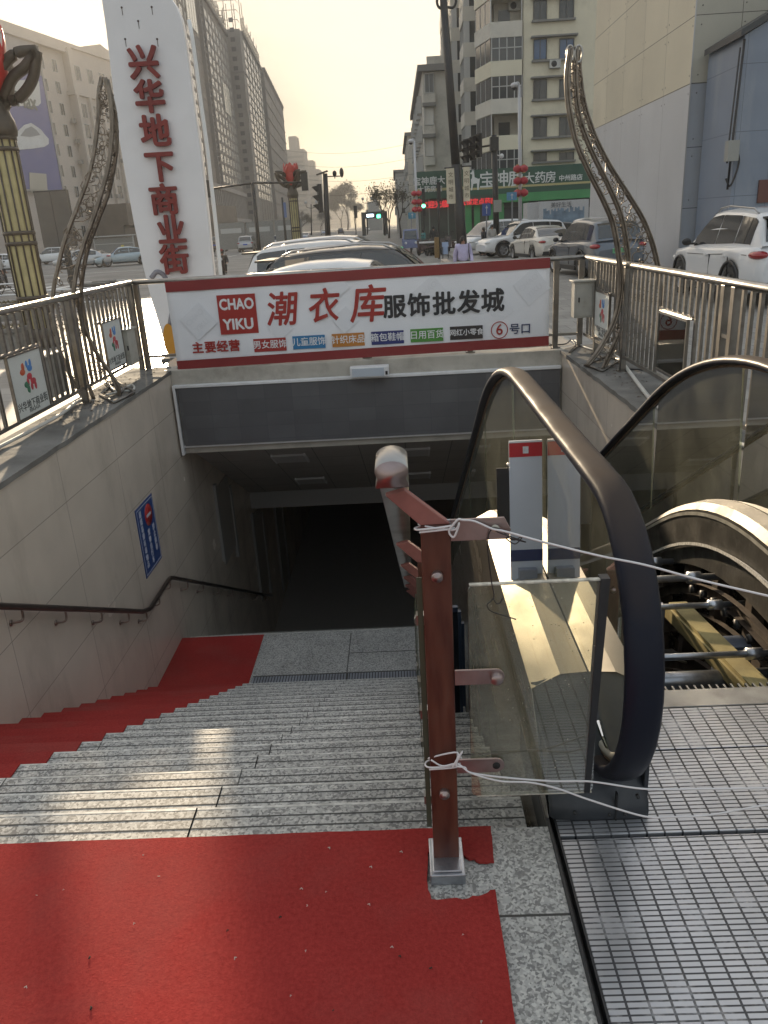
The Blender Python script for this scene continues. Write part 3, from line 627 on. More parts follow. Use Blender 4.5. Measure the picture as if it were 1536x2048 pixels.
# inner decks and skirts
pit_d = mat('greasy_steel', (.085, .08, .072), .45, .7, var=.45, scale=6, dirt=.7, dcol=(.03, .026, .022), dscale=7, bump=.2)
pale_edge = mat('worn_edge', (.50, .48, .43), .4, .6, var=.25, scale=12)
for s, xg, xs in ((0, .508, .60), (1, 1.522, 1.425)):
    yi = [y for y in ys if y > 2.28]
    g = MB(); g.grid([[(xg, y, deckz(y) + .05), (xg + (xs - xg) * .7, y, deckz(y) + .035), (xs, y, deckz(y) + .0)] for y in ([1.7, 1.95, 2.15] if s else [2.0, 2.15]) + yi], smooth=False); d = g.build('inner_deck', deck_i, es)
    if not s: d.data.flip_normals()
    g = MB(); g.grid([[(xs, y, deckz(y) - .001), (xs, y, deckz(y) - .30)] for y in ([1.7, 1.95, 2.15] if s else [1.95, 2.15]) + yi], smooth=False); g.build('skirt', pit_d, es)
    e = -.006 if s else .006
    g = MB(); g.grid([[(xs + e, y, deckz(y) - .012), (xs + e, y, deckz(y) - .030)] for y in ys], smooth=False); g.build('skirt_trim', pale_edge, es)
    # track rails and brackets below the skirt
    g = MB()
    for o, wd, xx in ((.36, .03, .02), (.56, .06, .05), (.80, .05, .03)):
        xa = xs + (xx if s else -xx); P = [(xa, y, soft(y, 3.35, .215, .6, .5) - o) for y in yi]
        g.grid([[(xa - .05, p[1], p[2] + wd), (xa - .02 * 1, p[1], p[2] + wd), (xa - .02, p[1], p[2] - wd), (xa - .05, p[1], p[2] - wd)] for p in P], smooth=False)
    for y in yi[::3]:
        xa = xs + (.03 if s else -.05); g.box(xa - .01, xa + .05, y - .03, y + .03, deckz(y) - 1.0, deckz(y) - .3)
    g.build('track', mat('rusty_track', (.085, .066, .052), .6, .5, var=.5, scale=9, dirt=.6, dcol=(.05, .04, .035), dscale=5), es)
    g = MB(); e = -.004 if s else .004; g.grid([[(xs + e + (-.03 if s else .03), y, soft(y, 3.4, .1, .6, .6) - .0), (xs + e + (-.03 if s else .03), y, soft(y, 3.4, .1, .6, .6) - .016), (xs + e, y, soft(y, 3.4, .1, .6, .6) - .018)] for y in yi], smooth=False); g.build('skirt_brush', mat('brush', (.42, .41, .39), .9, var=.3, scale=80), es)
# machine pit
g = MB(); g.grid([[(.56, y, deckz(y) - 1.35), (1.48, y, deckz(y) - 1.35)] for y in [1.7, 2.2] + ys[3:]], smooth=False); g.box(.55, 1.5, 2.19, 2.2, -1.3, -.05); g.build('truss_floor', mat('pit_floor', (.03, .027, .024), .8, var=.4, scale=5), es)
tubem = mat('galvanised_tube', (.42, .44, .48), .3, .8, var=.3, scale=7, dirt=.7, dcol=(.10, .07, .05), dscale=9)
for y, z, r in ((2.70, -.16, .014), (2.74, -.30, .042), (3.10, -.15, .013), (3.36, -.14, .017), (3.9, -.3, .016), (4.4, -.6, .016), (5.0, -.95, .016)):
    g = MB(); g.cyl((.58, y, z), (1.46, y, z + .0), r, 14)
    if r < .03: g.cyl((1.30, y, z), (1.36, y, z), r * 1.7, 12).cyl((.70, y, z), (.76, y, z), r * 1.7, 12)
    g.build('axle', tubem, es)
yb = mat('yellow_beam', (.40, .33, .15), .6, var=.2, scale=9, dirt=.5, dcol=(.2, .16, .09), dscale=6)
g = MB(); g.obox((1.262, 2.85, -.215), .085, .78, .03, (0, rad(3), rad(6.5))).obox((1.215, 2.85, -.245), .012, .78, .06, (0, 0, rad(6.5))); g.build('cross_beam', yb, es)
for a_ in ((.95, 1.15, 3.2, 3.24, -.32, -.20), (.86, .90, 3.0, 3.1, -.6, -.3), (1.30, 1.42, 2.9, 3.0, -.55, -.25)): g = MB(); g.box(*a_); g.build('carriage_plate', mat('blue_grey_steel', (.22, .25, .32), .45, .5, var=.3, scale=8, dirt=.6, dcol=(.06, .05, .045), dscale=8), es)
g = MB(); pts = [(.93, 3.05, -.2), (.91, 3.04, -.3), (.95, 3.0, -.42), (.92, 2.95, -.55), (.95, 2.9, -.7)]; g.tube(bez(pts, 6), .012, 8); g.tube(bez([(1.1, 3.3, -.2), (1.05, 3.2, -.4), (1.2, 3.1, -.6), (1.3, 3.0, -.5)], 6), .01, 6); g.build('hose', mat('tan_hose', (.28, .24, .18), .6), es)
rr = random.Random(9)                                  # cables, clips and plates cluttering the pit
for k in range(7):
    y0_, x0_ = 2.4 + .16 * k, rr.uniform(.7, 1.2); g = MB(); g.tube(bez([(x0_, y0_, -.55), (x0_ + rr.uniform(-.1, .15), y0_ + .1, -.40 + rr.uniform(-.1, .1)), (x0_ + .2, y0_ + .22, -.5), (min(1.42, x0_ + rr.uniform(.2, .4)), y0_ + .35, -.62)], 6), rr.uniform(.006, .012), 6); g.build('cable', [black, MATS['tan_hose'], iron][k % 3], es)
for k in range(10):
    x_, y_, z_ = rr.uniform(.66, 1.36), rr.uniform(2.35, 3.6), rr.uniform(-.62, -.34); g = MB(); g.obox((x_, y_, z_), rr.uniform(.05, .16), rr.uniform(.04, .12), rr.uniform(.02, .1), (rr.uniform(-.2, .2), rr.uniform(-.2, .2), rr.uniform(0, 3))); g.build('pit_fitting', [MATS['greasy_steel'], MATS['blue_grey_steel'], iron][k % 3], es, bevel=.004)
for k in range(9):
    y_ = 2.5 + .13 * k; g = MB(); g.cyl((1.39, y_, deckz(y_) - .42), (1.415, y_, deckz(y_) - .42), .022, 10); g.build('roller', iron, es)
# newel base: dark cabinet whose front slopes up to the deck
basem = mat('newel_cabinet', (.034, .038, .046), .52, .1, var=.25, scale=4, dirt=.45, dcol=(.11, .11, .11), dscale=6)
g = MB()
xa, xb = .336, .60
fr = [(1.652, 0.001), (1.648, .02), (1.655, .05), (1.70, .085), (1.80, .150), (1.90, .212), (1.955, .250)]
prof_x = [(xa, 0), (xa + .012, .0), (xa + .08, .006), (xb - .08, .006), (xb - .012, .0), (xb, 0)]
rows = []
for y, z in fr:
    rows.append([(xa, y + .02, z - .03 * min(1, z / .2)), (xa + .012, y + .006, z - .02 * min(1, z / .2)), (xa + .07, y, z), (.45, y, z + .012 * min(1, z / .2)), (xb - .03, y, z), (xb - .006, y + .008, z - .015 * min(1, z / .2)), (xb, y + .03, max(0, z - .03))])
g.grid(rows, smooth=True); g.box(xb - .0105, xb - .0005, 1.69, 2.3, 0.001, .17).box(xa + .0025, xa + .0075, 1.72, 1.96, .001, .16)
o = g.build('newel_base', basem, es); o.data.flip_normals()
g = MB(); g.box(.505, .509, 1.6455, 1.66, .002, .085); g.build('cover_seam', black, o)
for x_, z_ in ((.49, .02), (.53, .02), (.56, .075), (.40, .03)): g = MB(); g.cyl((x_, 1.6435, z_), (x_, 1.655, z_), .0045, 10); g.build('screw', black, o)
g = MB(); g.tube(rail_path(.5, -.035)[3:14], .012, 8); g.build('newel_trim', pale_edge, es)
# landing plates of ribbed aluminium
def plate_mat():
    m = grooved('ribbed_aluminium', (.50, .51, .54), (.05, .051, .057), .0455, .0146, .0055, .0042, rough=.36, metal=.75, var=.16, vscale=4, bump=.9, fill=.75, dirt=.6, dcol=(.50, .50, .53), dscale=5, shift=(.02, 0)); return m
plm = plate_mat()
edge = mat('plate_edge', (.45, .46, .48), .4, .8, var=.15, scale=15)
for y0, y1, z in ((-1.2, 1.585, .002), (1.60, 1.925, .0), (1.931, 2.135, .0)):
    g = MB(); g.slot(0).box(.352, 1.745, y0, y1, -.03, z); p = g.build('floor_plate', plm, es, bevel=.002)
g = MB(); g.box(.60, 1.43, 2.139, 2.235, -.03, .001); g.build('comb_plate', mat('comb_plate', (.34, .33, .31), .45, .6, var=.2, scale=8, dirt=.5, dcol=(.15, .13, .11), dscale=6), es, bevel=.002)
g = MB()
for k in range(34): g.box(.61 + k * .0243, .6165 + k * .0243, 2.235, 2.262, -.012, -.002)
g.build('comb_teeth', mat('comb_teeth', (.30, .29, .26), .5, .5, var=.2), es)
g = MB(); g.box(.3275, .334, -1.2, 1.66, -.1, .006).box(.3465, .3515, -1.2, 1.66, -.1, .004); g.build('edge_strip', black, es)
g = MB(); g.box(.33, 1.78, -1.2, 2.13, -.14, -.032); g.build('plate_pan', black, es)

# small standing board on the deck behind the glass
bd = thing('notice_board', (.42, 2.62, .26), 'narrow white board with a red head standing on the escalator deck', 'board')
bw = mat('board_white', (.56, .60, .68), .22, var=.04, scale=3)
Tb = Matrix.Rotation(rad(-7), 4, 'X')
def brd(x0, x1, z0, z1, y0, y1, name, m, parent=None, bevel=0):
    g = MB(); g.box(x0, x1, y0, y1, z0, z1); g.v = [tuple(Vector((.425, 2.62, .24)) + (Tb @ Vector(v))) for v in g.v]; return g.build(name, m, parent or bd, bevel)
brd(-.056, .060, .002, .52, 0, .012, 'panel', bw)
brd(-.0565, .0605, .462, .512, -.0015, -.0004, 'red_head', mat('sign_red', (.45, .025, .035), .35))
brd(-.056, .060, .514, .520, -.003, -.0004, 'top_edge', white)
brd(-.008, .012, .474, .499, -.0028, -.0016, 'sticker', mat('sticker', (.62, .63, .66), .5, var=.15, scale=120))
brd(-.0565, .0605, .075, .118, -.0015, -.0004, 'blue_band', mat('band_blue', (.03, .045, .12), .3))
brd(-.1, -.052, .20, .42, .02, .03, 'back_board', black)
brd(-.03, .035, -.005, .05, -.035, -.0004, 'foot', mat('foot_bracket', (.25, .27, .32), .4, .3))
g = MB(); g.cyl((.372, 2.7, .66), (.372, 2.72, .66), .008, 10).cyl((.372, 2.69, .42), (.372, 2.71, .42), .006, 8); g.build('rivet', steel, bd)
# blue framed panes stored against the cladding
bf = mat('blue_frame', (.045, .07, .12), .35, .2)
for i, (y, x, h, lean) in enumerate(((4.05, .25, .78, 4), (4.35, .29, .70, 3))):
    z = -.539 * (y - Y0) - .06
    fr_ = thing('window_frame', (x, y, z), ['blue framed pane leaning in the gap behind the middle railing', 'second blue framed pane leaning close behind the first'][i], 'frame', 'blue framed panes stored beside the escalator')
    g = MB(); g.box(x - .04, x - .02, y, y + .03, z, z + h).box(x + .012, x + .03, y, y + .03, z, z + h - .05).box(x - .02, x + .012, y, y + .03, z + h - .05, z + h - .02); g.build('bar', bf, fr_)
    g = MB(); g.box(x - .02, x + .012, y + .01, y + .016, z, z + h - .05); g.build('pane', mat('dark_pane', (.02, .028, .04), .15), fr_)
# ================================================================ things round the stairwell
def atz(px, py, z):
    d = M3 @ Vector(((px - 768) / F, -(py - 1024) / F, -1.0)); t = (z - CAMH) / d.z
    return Vector((d.x * t, d.y * t, z))
# handrail along the left wall
wr = thing('wall_handrail', (XL, 4.4, -.6), 'dark pipe handrail on bent brackets along the left stairwell wall', 'handrail')
wx = -2.60
pts = [(wx, y, -.539 * (y - Y0) + .855) for y in (.8, 2, 4, 6.7)] + [(wx, 6.86, -1.935), (wx, 6.93, -1.95), (wx, 7.55, -1.95), (wx, 7.65, -1.965), (wx, 7.75, -2.01)] + [(wx, y, -2.01 - .539 * (y - 7.75)) for y in (9, 11, 13)]
g = MB(); g.tube(pts, .024, 10); g.build('rail', mat('dark_pipe', (.07, .055, .05), .35, .6, var=.2, scale=10), wr)
def wz(y):
    for a, b in zip(pts, pts[1:]):
        if a[1] <= y <= b[1]: return a[2] + (b[2] - a[2]) * (y - a[1]) / (b[1] - a[1])
brm = mat('bracket_pipe', (.30, .24, .21), .32, .8, var=.2)
for y in [1.4, 2.1, 2.8, 3.5, 4.1, 4.62, 5.2, 5.8, 6.35, 6.78, 7.2, 7.6, 8.2, 8.8, 9.5, 10.2, 11, 11.8, 12.6]:
    z = wz(y); g = MB(); g.tube(bez([(wx, y, z - .015), (wx, y - .005, z - .07), (wx - .012, y - .02, z - .095), (XL + .004, y - .03, z - .10)], 4), .009, 8); g.cyl((XL + .001, y - .03, z - .10), (XL + .008, y - .03, z - .10), .022, 12); g.build('bracket', brm, wr)
# blue prohibition sign on the left wall
ws = thing('warning_sign', (XL, 7.42, -1.37), 'blue sign with a red no entry disc and white writing on the left wall', 'sign')
bl = mat('sign_blue', (.016, .06, .22), .35); wt = mat('sign_white', (.55, .58, .66), .5)
g = MB(); g.box(XL + .001, XL + .008, 7.15, 7.70, -1.735, -1.005); g.build('plate', bl, ws)
g = MB(); x = XL + .0085
for a in ((7.17, 7.68, -1.025, -1.031), (7.17, 7.68, -1.715, -1.709), (7.17, 7.176, -1.709, -1.031), (7.674, 7.68, -1.709, -1.031)): g.box(x - .0005, x + .001, *a)
g.build('border', wt, ws)
g = MB(); g.lathe([(0, 0.002), (.115, .002), (.115, 0)], (XL + .008, 7.50, -1.17), 28, 'X'); o = g.build('disc', mat('disc_red', (.40, .02, .02), .4), ws)
g = MB(); g.box(XL + .0105, XL + .0115, 7.43, 7.57, -1.185, -1.155); g.build('bar', wt, o)
for j, (yy, z0, s) in enumerate(((7.26, -1.09, '易燃易爆有毒物品'), (7.43, -1.34, '宠物自行车'), (7.59, -1.34, '禁止携带'))):
    for k, ch in enumerate(s): text(ch, .074, wt, ws, (XL + .009, yy, z0 - k * .077), FACE_POSX, .001, .02)

# ---------------------------------------------------------------- stainless railings
ZT, ZBm = 1.035, .20
def railing(label, p0, p1, posts, gaps=(), skip_low=(), nb=.118, name='steel_railing'):
    a, b = Vector((*p0, 0)), Vector((*p1, 0)); d = (b - a); Ln = d.length; u = d / Ln; q = Vector((-u.y, u.x, 0)); ang = math.atan2(u.y, u.x)
    t = thing(name, ((a + b) / 2) + Vector((0, 0, ZW)), label, 'railing', None)
    g = MB(); prof = [(.036 * math.cos(2*math.pi*k/12), .028 * math.sin(2*math.pi*k/12)) for k in range(12)]
    g.tube([a + Vector((0, 0, ZT)), b + Vector((0, 0, ZT))], 1, prof=prof, up=(0, 0, 1)); g.build('top_rail', steel, t)
    me = None
    for s in posts:
        c = a + u * s; g = MB(); g.obox(c + Vector((0, 0, (ZT - .02 + ZW) / 2)), .06, .05, ZT - .02 - ZW, (0, 0, ang)); g.obox(c + Vector((0, 0, ZW + .006)), .11, .1, .012, (0, 0, ang)); g.build('post', steel_d, t, bevel=.004)
    runs = []; prev = 0
    for s in sorted(posts):
        if s - prev > .12: runs.append((prev, s))
        prev = s
    if Ln - prev > .12: runs.append((prev, Ln))
    for r0, r1 in runs:
        g = MB(); g.obox(a + u * ((r0 + r1) / 2) + Vector((0, 0, ZBm)), r1 - r0 - .06, .04, .03, (0, 0, ang)); g.build('bottom_rail', steel, t)
        n = max(1, int((r1 - r0) / nb))
        for k in range(1, n):
            s = r0 + (r1 - r0) * k / n; zlo = ZBm + .015
            for g0, g1, gz in gaps:
                if g0 < s < g1: zlo = gz
            if me is None:
                m = MB(); m.obox((0, 0, .5), .030, .022, 1.0, (0, 0, 0)); me = m.mesh('baluster', steel_d)
            o = link('baluster', me, t, 0, a + u * s + Vector((0, 0, zlo)) - t.location); o.scale = (1, 1, ZT - .02 - zlo); o.rotation_euler = (0, 0, ang)
    for g0, g1, gz in gaps:
        g = MB(); g.obox(a + u * ((g0 + g1) / 2) + Vector((0, 0, gz - .015)), g1 - g0 + .06, .036, .028, (0, 0, ang)); g.build('frame_rail', steel, t)
    return t
LX, RX = -3.02, 2.12
railing('stainless steel railing on the left kerb carrying two shop posters', (LX, 2.6), (LX, 9.15), [1.1, 4.72, 6.50], gaps=[(3.27, 3.9, .73), (5.33, 5.9, .74)])
railing('stainless steel railing across the far end behind the red and white banner', (LX + .03, 9.17), (RX - .03, 9.17), [.02, .42, 1.4, 2.6, 3.8, 4.78, 5.06], nb=.21)
rr_ = railing('stainless steel railing on the escalator side kerb with an empty poster frame', (RX, 9.15), (RX, 1.6), [.55, 1.62, 3.9, 4.06, 6.5], gaps=[(.6, 1.22, .74), (2.68, 3.36, .76)])
g = MB()
for z in (.45, .70): g.box(RX - .02, RX + .02, 5.10, 5.24, z - .012, z + .012)
g.build('tie_bar', steel, rr_)

# posters in the railings
pw = mat('poster_white', (.60, .62, .60), .35, var=.06, scale=5, dirt=.3, dcol=(.4, .4, .36)); pk = mat('poster_black', (.04, .05, .05), .5)
blobs = [('orange', (.50, .09, .03), -.10, .10), ('blue', (.06, .22, .55), .07, .13), ('red', (.50, .03, .05), .03, -.01), ('green', (.03, .16, .09), -.06, -.14), ('crimson', (.42, .03, .05), .10, -.12)]
def poster(y0, y1, z0, z1, x, face, label, wd=None):
    s = 1 if face > 0 else -1; Q = FACE_POSX if s > 0 else FACE_NEGX
    t = thing('poster', (x, (y0 + y1) / 2, z0), label, 'poster', 'shop posters in the railings')
    W, Hh = y1 - y0, z1 - z0; cy, cz = (y0 + y1) / 2, (z0 + z1) / 2
    g = MB(); g.box(x - .006, x + .006, y0, y1, z0, z1); g.build('sheet', pw, t)
    g = MB()
    for a in ((y0 - .012, y1 + .012, z1, z1 + .014), (y0 - .012, y1 + .012, z0 - .014, z0), (y0 - .012, y0 - .0002, z0, z1), (y1 + .0002, y1 + .012, z0, z1)): g.box(x - .012, x + .012, *a)
    g.build('frame', steel_d, t)
    for nm, col, u, v in blobs:
        g = MB(); k = Hh * .9; d = 1 if u >= 0 else -1
        for du, dv, ru, rv in ((0, 0, .055, .06), (-.035 * d - .02, .085 * (1 if v > 0 else -1), .026, .07), (.03, .09 * (1 if v > 0 else -1), .026, .075)):
            g.ball((x + s * .0062, cy + s * (u + du) * W * 1.35, cz + Hh * .12 + (v + dv) * k), .0025, ru * W * 1.5, rv * k, 12, 8)
        g.build('emblem', mat('poster_' + nm, col, .3), t)
    text('兴华地下商业街', W * .135, pk, t, (x + s * .0068, cy, cz - Hh * .335), Q, .0006, .02)
    text('XINGHUA', W * .075, pk, t, (x + s * .0068, cy, cz - Hh * .43), Q, .0006, 0)
    return t
poster(5.90, 6.47, .225, .70, LX + .035, 1, 'white poster with coloured emblem in the left railing, the one nearer the viewer')
poster(7.96, 8.48, .25, .715, LX + .035, 1, 'white poster with coloured emblem in the left railing beside the antler sculpture')
poster(7.96, 8.52, .27, .72, RX - .035, -1, 'white poster with coloured emblem in the escalator side railing behind the grey cabinet')
em = thing('empty_poster_holder', (RX, 6.12, .3), 'empty poster frame hanging in the escalator side railing', 'frame')
g = MB()
for a in ((5.80, 6.46, .715, .735), (5.80, 6.46, .26, .28), (5.80, 5.815, .28, .715), (6.445, 6.46, .28, .715)): g.box(RX - .04, RX - .017, *a)
g.build('bar', steel, em)
g = MB(); g.box(RX - .034, RX - .030, 5.815, 6.445, .28, .715); g.build('pane', glass('frame_pane', (.95, .96, .96), dirt=.02), em)
# cabinets
cb = mat('cabinet_grey', (.42, .41, .37), .5, var=.08, dirt=.45, dcol=(.25, .2, .15), dscale=7)
def cabinet(x0, x1, y0, y1, z0, z1, label, lip=True):
    t = thing('junction_box', ((x0 + x1) / 2, (y0 + y1) / 2, z0), label, 'cabinet')
    g = MB(); g.box(x0, x1, y0, y1, z0, z1); g.build('case', cb, t, bevel=.006)
    g = MB(); g.box(x0 - .02, x1 + .02, y0 - .02, y1 + .02, z1 + .001, z1 + .02); g.build('lid', cb, t, bevel=.004)
    g = MB(); g.box(x0 + .02, x1 - .02, y0 - .006, y0 - .001, z0 + .02, z1 - .03); g.build('door', cb, t, bevel=.003)
    g = MB(); g.box(x0 + .04, x0 + .055, y0 - .012, y0 - .0065, (z0 + z1) / 2 - .02, (z0 + z1) / 2 + .03); g.build('latch', black, t)
cabinet(1.88, 2.09, 8.62, 8.80, .44, .81, 'grey metal cabinet on the far right railing post with rusty lid')
cabinet(-3.24, -3.08, 6.68, 7.12, .22, .57, 'pale ribbed metal box behind the bars of the left railing')
cabinet(-3.0, -2.94, 8.54, 8.80, .20, .57, 'flat grey metal box beside the far left poster')
# pipes and cables on the kerbs
def pipe(name, pts, r, m, label, cat='cable'):
    g = MB(); g.tube(bez(pts, 8), r, 8); return tag(g.build(name, m), label, cat)
pv = mat('white_pipe', (.55, .54, .51), .5, var=.1, dirt=.4, dcol=(.25, .22, .18))
pipe('conduit_pipe', [atz(*p, .075) for p in ((1228, 705), (1252, 735), (1300, 797), (1345, 835), (1372, 848), (1440, 874), (1536, 908), (1640, 945))], .017, pv, 'white plastic pipe snaking along the kerb on the escalator side', 'pipe')
g = MB(); c = atz(1410, 862, .08); g.lathe([(0.0, -.01), (.028, -.008), (.03, .004), (.018, .014), (0, .016)], c, 12, 'X'); tag(g.build('pipe_clamp', white), 'white round clamp on the snaking kerb pipe', 'clamp')
pipe('conduit_pipe', [atz(*p, .085) for p in ((-60, 925), (0, 893), (78, 853), (125, 826), (150, 806), (162, 800))], .016, pv, 'grey plastic pipe along the outer edge of the left kerb', 'pipe')
pipe('black_cable', [atz(*p, .07) for p in ((1255, 738), (1295, 742), (1340, 765), (1390, 805), (1440, 840), (1480, 890))], .009, black, 'black cable along the foot of the escalator side railing')
pipe('black_cable', [atz(*p, .065) for p in ((1098, 690), (1130, 688), (1142, 680), (1150, 690), (1138, 705), (1160, 690))], .008, black, 'black cable looped at the foot of the far right post')
pipe('white_cable', [atz(*p, .07) for p in ((1150, 680), (1165, 692), (1190, 700), (1215, 705), (1232, 708))], .01, pv, 'short white cable behind the right antler foot')
pipe('white_cable', [atz(*p, .07) for p in ((205, 745), (225, 778), (250, 782), (268, 778), (262, 770), (232, 785), (212, 790))], .011, pv, 'white cable looped round the left antler foot')
# rubbish on the kerbs: leaves and mortar bits as one scatter
g = MB(); rr = random.Random(11)
for k in range(420):
    if k % 2: y = rr.gauss(7.6, .6); x = XL - rr.uniform(.12, .45)
    else: y = rr.uniform(3.5, 9); x = XR + rr.uniform(.08, .42)
    s = rr.uniform(.006, .022); a = rr.uniform(0, 6.3); z = ZW + rr.uniform(.010, .020)
    g.add([(x + s * math.cos(a + q), y + s * math.sin(a + q) * rr.uniform(.5, 1), z + rr.uniform(-.004, .006)) for q in (0, 1.6, 3.1, 4.7)], [(0, 1, 2), (0, 2, 3)])
tag(g.build('kerb_debris', mat('debris', (.07, .055, .04), .9, var=.5, scale=40)), 'dead leaves and dirt scattered over the kerb tops', 'debris', kind='stuff')

# ---------------------------------------------------------------- banner on the far railing
bn = thing('shop_banner', (-.45, 9.06, .05), 'long white banner with red stripes advertising a clothing market', 'banner')
YB_ = 9.06
def B(px, py, d=0): return at(px, py, YB_ - .012 - d)
cloth = mat('banner_white', (.84, .85, .89), .42, var=.05, scale=1.4, bump=.06, bscale=5, dirt=.15, dcol=(.60, .60, .62), dscale=1.2)
bred = mat('banner_red', (.24, .028, .030), .45, var=.08, scale=2)
TL, TRr, BL, BR_ = B(329, 564), B(1100, 515), B(356, 739), B(1097, 691)
nx, nz = 60, 8; rows = []; rr = random.Random(2)
for j in range(nz + 1):
    row = []
    for i in range(nx + 1):
        u, v = i / nx, j / nz; p = (BL * (1 - u) + BR_ * u) * (1 - v) + (TL * (1 - u) + TRr * u) * v
        row.append((p.x, YB_ - .008 + .006 * math.sin(u * 19) * math.sin(v * 3.1) + .004 * math.sin(u * 47 + v * 5), p.z))
    rows.append(row)
g = MB(); g.grid(rows)
o = g.build('cloth', cloth, bn); so_ = o.modifiers.new('thick', 'SOLIDIFY'); so_.thickness = .002
def band(p, q, r, s, name, m, d=.004):
    g = MB(); g.prism([(a.x, YB_ - .016 - d, a.z) for a in (p, q, r, s)], (0, .003, 0)); return g.build(name, m, bn)
band(TL, TRr, TRr.lerp(BR_, .115), TL.lerp(BL, .115), 'top_stripe', bred)
band(TL.lerp(BL, .90), TRr.lerp(BR_, .885), BR_, BL, 'bottom_stripe', bred)
def bquad(cx, cy, w, h, name, m, d=.004, rz=0.0):
    c = B(cx, cy); pts = []
    for a, b in ((-1, -1), (1, -1), (1, 1), (-1, 1)):
        x, z = a * w / 2, b * h / 2; pts.append(Vector((c.x + x * math.cos(rz) - z * math.sin(rz), 0, c.z + x * math.sin(rz) + z * math.cos(rz))))
    return band(*pts, name, m, d)
def btext(s, px, py, size, m, bold=.02, d=.0215, rot=FACE_CAM, **k):
    c = B(px, py); return text(s, size, m, bn, (c.x, YB_ - d, c.z), rot, .0012, bold, **k)
lred = mat('print_red', (.36, .030, .024), .45); lwhite = mat('print_white', (.78, .78, .80), .5); lblack = mat('print_black', (.022, .024, .03), .5); lnavy = mat('print_navy', (.03, .045, .12), .5)
faint = mat('print_faint', (.75, .76, .80), .5)
for px, py in ((397, 643), (672, 572), (690, 640), (862, 588), (1063, 573), (560, 655), (1000, 620)):
    sz = .30 if px in (397, 862, 1063) else .22
    bquad(px, py, sz, sz, 'faint_mark', mat('print_fainter', (.79, .80, .84), .5), .001, rad(38))
    if sz > .25:
        c = B(px, py); Q = Matrix.Rotation(rad(-38), 3, 'Y') @ FACE_CAM
        text('CHAO', .085, faint, bn, (c.x - .035, YB_ - .0185, c.z + .045), Q, .0006, .02); text('YIKU', .085, faint, bn, (c.x + .035, YB_ - .0185, c.z - .045), Q, .0006, .02)
bquad(475.5, 628.5, .435, .435, 'red_square', lred)
btext('CHAO', 473, 609, .165, lwhite, .035, wide=.82); btext('YIKU', 477.5, 649, .165, lwhite, .035, wide=.95)
for ch, px, py, s in (('潮', 562, 623, .39), ('衣', 645, 616, .39), ('库', 733, 613, .43)): btext(ch, px, py, s, lred, .018, shear=.16, wide=.92)
for ch, px, py in zip('服饰批发城', (789, 838, 888, 937, 985), (616, 613, 610, 607, 604)): btext(ch, px, py, .265, lblack, .028)
for ch, px, py in zip('主要经营', (396, 421, 445, 469), (697, 695.5, 694, 692.5)): btext(ch, px, py, .135, lred, .03)
for s, px, py, col in (('男女服饰', 540, 689.5, (.36, .035, .03)), ('儿童服饰', 618, 684, (.035, .20, .42)), ('针织床品', 696.5, 679.5, (.50, .20, .035)), ('箱包鞋帽', 775, 675, (.030, .04, .17)), ('日用百货', 853.5, 670, (.08, .27, .05)), ('网红小零食', 932.5, 665, (.035, .03, .032))):
    bquad(px, py, .372, .148, 'tag', mat('tag_%d' % px, col, .45)); btext(s, px, py, .098 if len(s) == 4 else .078, lwhite, .012)
c = B(998.5, 660); g = MB(); g.tube([(c.x + .092 * math.cos(a), YB_ - .0205, c.z + .092 * math.sin(a)) for a in [2 * math.pi * k / 32 for k in range(32)]], .005, 6, closed=True); g.build('ring', lred, bn)
btext('6', 998.5, 660, .17, lred, .01); btext('号口', 1040, 658.5, .125, lnavy, .012)

# ---------------------------------------------------------------- antler shaped steel sculptures on the kerbs
antm = mat('antler_steel', (.20, .175, .15), .36, .85, var=.25, scale=12, dirt=.4, dcol=(.10, .08, .06), dscale=8)
filig = mat('filigree', (.20, .165, .13), .4, .8, var=.3, scale=30)
def antler(strands, depth, label, seed, curl, foot):
    t = thing('antler_sculpture', foot, label, 'sculpture', 'steel antler sculptures at the stairwell')
    rr = random.Random(seed); cs = []
    for s, y in zip(strands, depth):
        c = bez([at(px, py, y) for px, py in s], 8); cs.append(c); g = MB(); g.tube(c, .021, 8); g.tube([p + Vector((.017, -.024, .0)) for p in c], .010, 6); g.build('stem', antm, t)
    def smp(c, u): f = u * (len(c) - 1); i = min(int(f), len(c) - 2); return c[i].lerp(c[i + 1], f - i)
    for a, b in ((0, 1), (1, 2)):
        g = MB(); A_, B_ = cs[a], cs[b]; n = curl[a]
        for k in range(n):
            u = rr.uniform(.05, .97); v = rr.uniform(.05, .95); p = smp(A_, u).lerp(smp(B_, u), v); wd = (smp(A_, u) - smp(B_, u)).length
            r = rr.uniform(.018, .042) * min(1.5, .5 + wd * 3); a0 = rr.uniform(0, 6.3); tw = rr.uniform(2.5, 5.5) * rr.choice((-1, 1)); P = []
            for q in range(7):
                f = q / 6; ang = a0 + tw * f; rad_ = r * (1 - .7 * f); P.append(p + Vector((rad_ * math.cos(ang), rr.uniform(-.004, .004), rad_ * math.sin(ang))))
            g.tube(P, .0042, 4)
        for k in range(14):
            u = k / 13; p, q = smp(A_, u), smp(B_, u); g.tube([p, p.lerp(q, .5) + Vector((0, 0, rr.uniform(-.03, .03))), q], .0045, 4)
        g.build('filigree', filig, t)
    return t, cs
Ls = [[(203, 155), (197, 190), (196, 240), (183, 330), (160, 400), (133, 470), (117, 530), (106, 590), (108, 660), (135, 740), (168, 800)],
      [(210, 156), (220, 200), (224, 260), (215, 340), (192, 420), (167, 490), (150, 560), (147, 640), (160, 720), (188, 800)],
      [(214, 160), (230, 230), (232, 300), (218, 380), (196, 440), (175, 500), (163, 570), (165, 640), (190, 700), (232, 765), (240, 795)]]
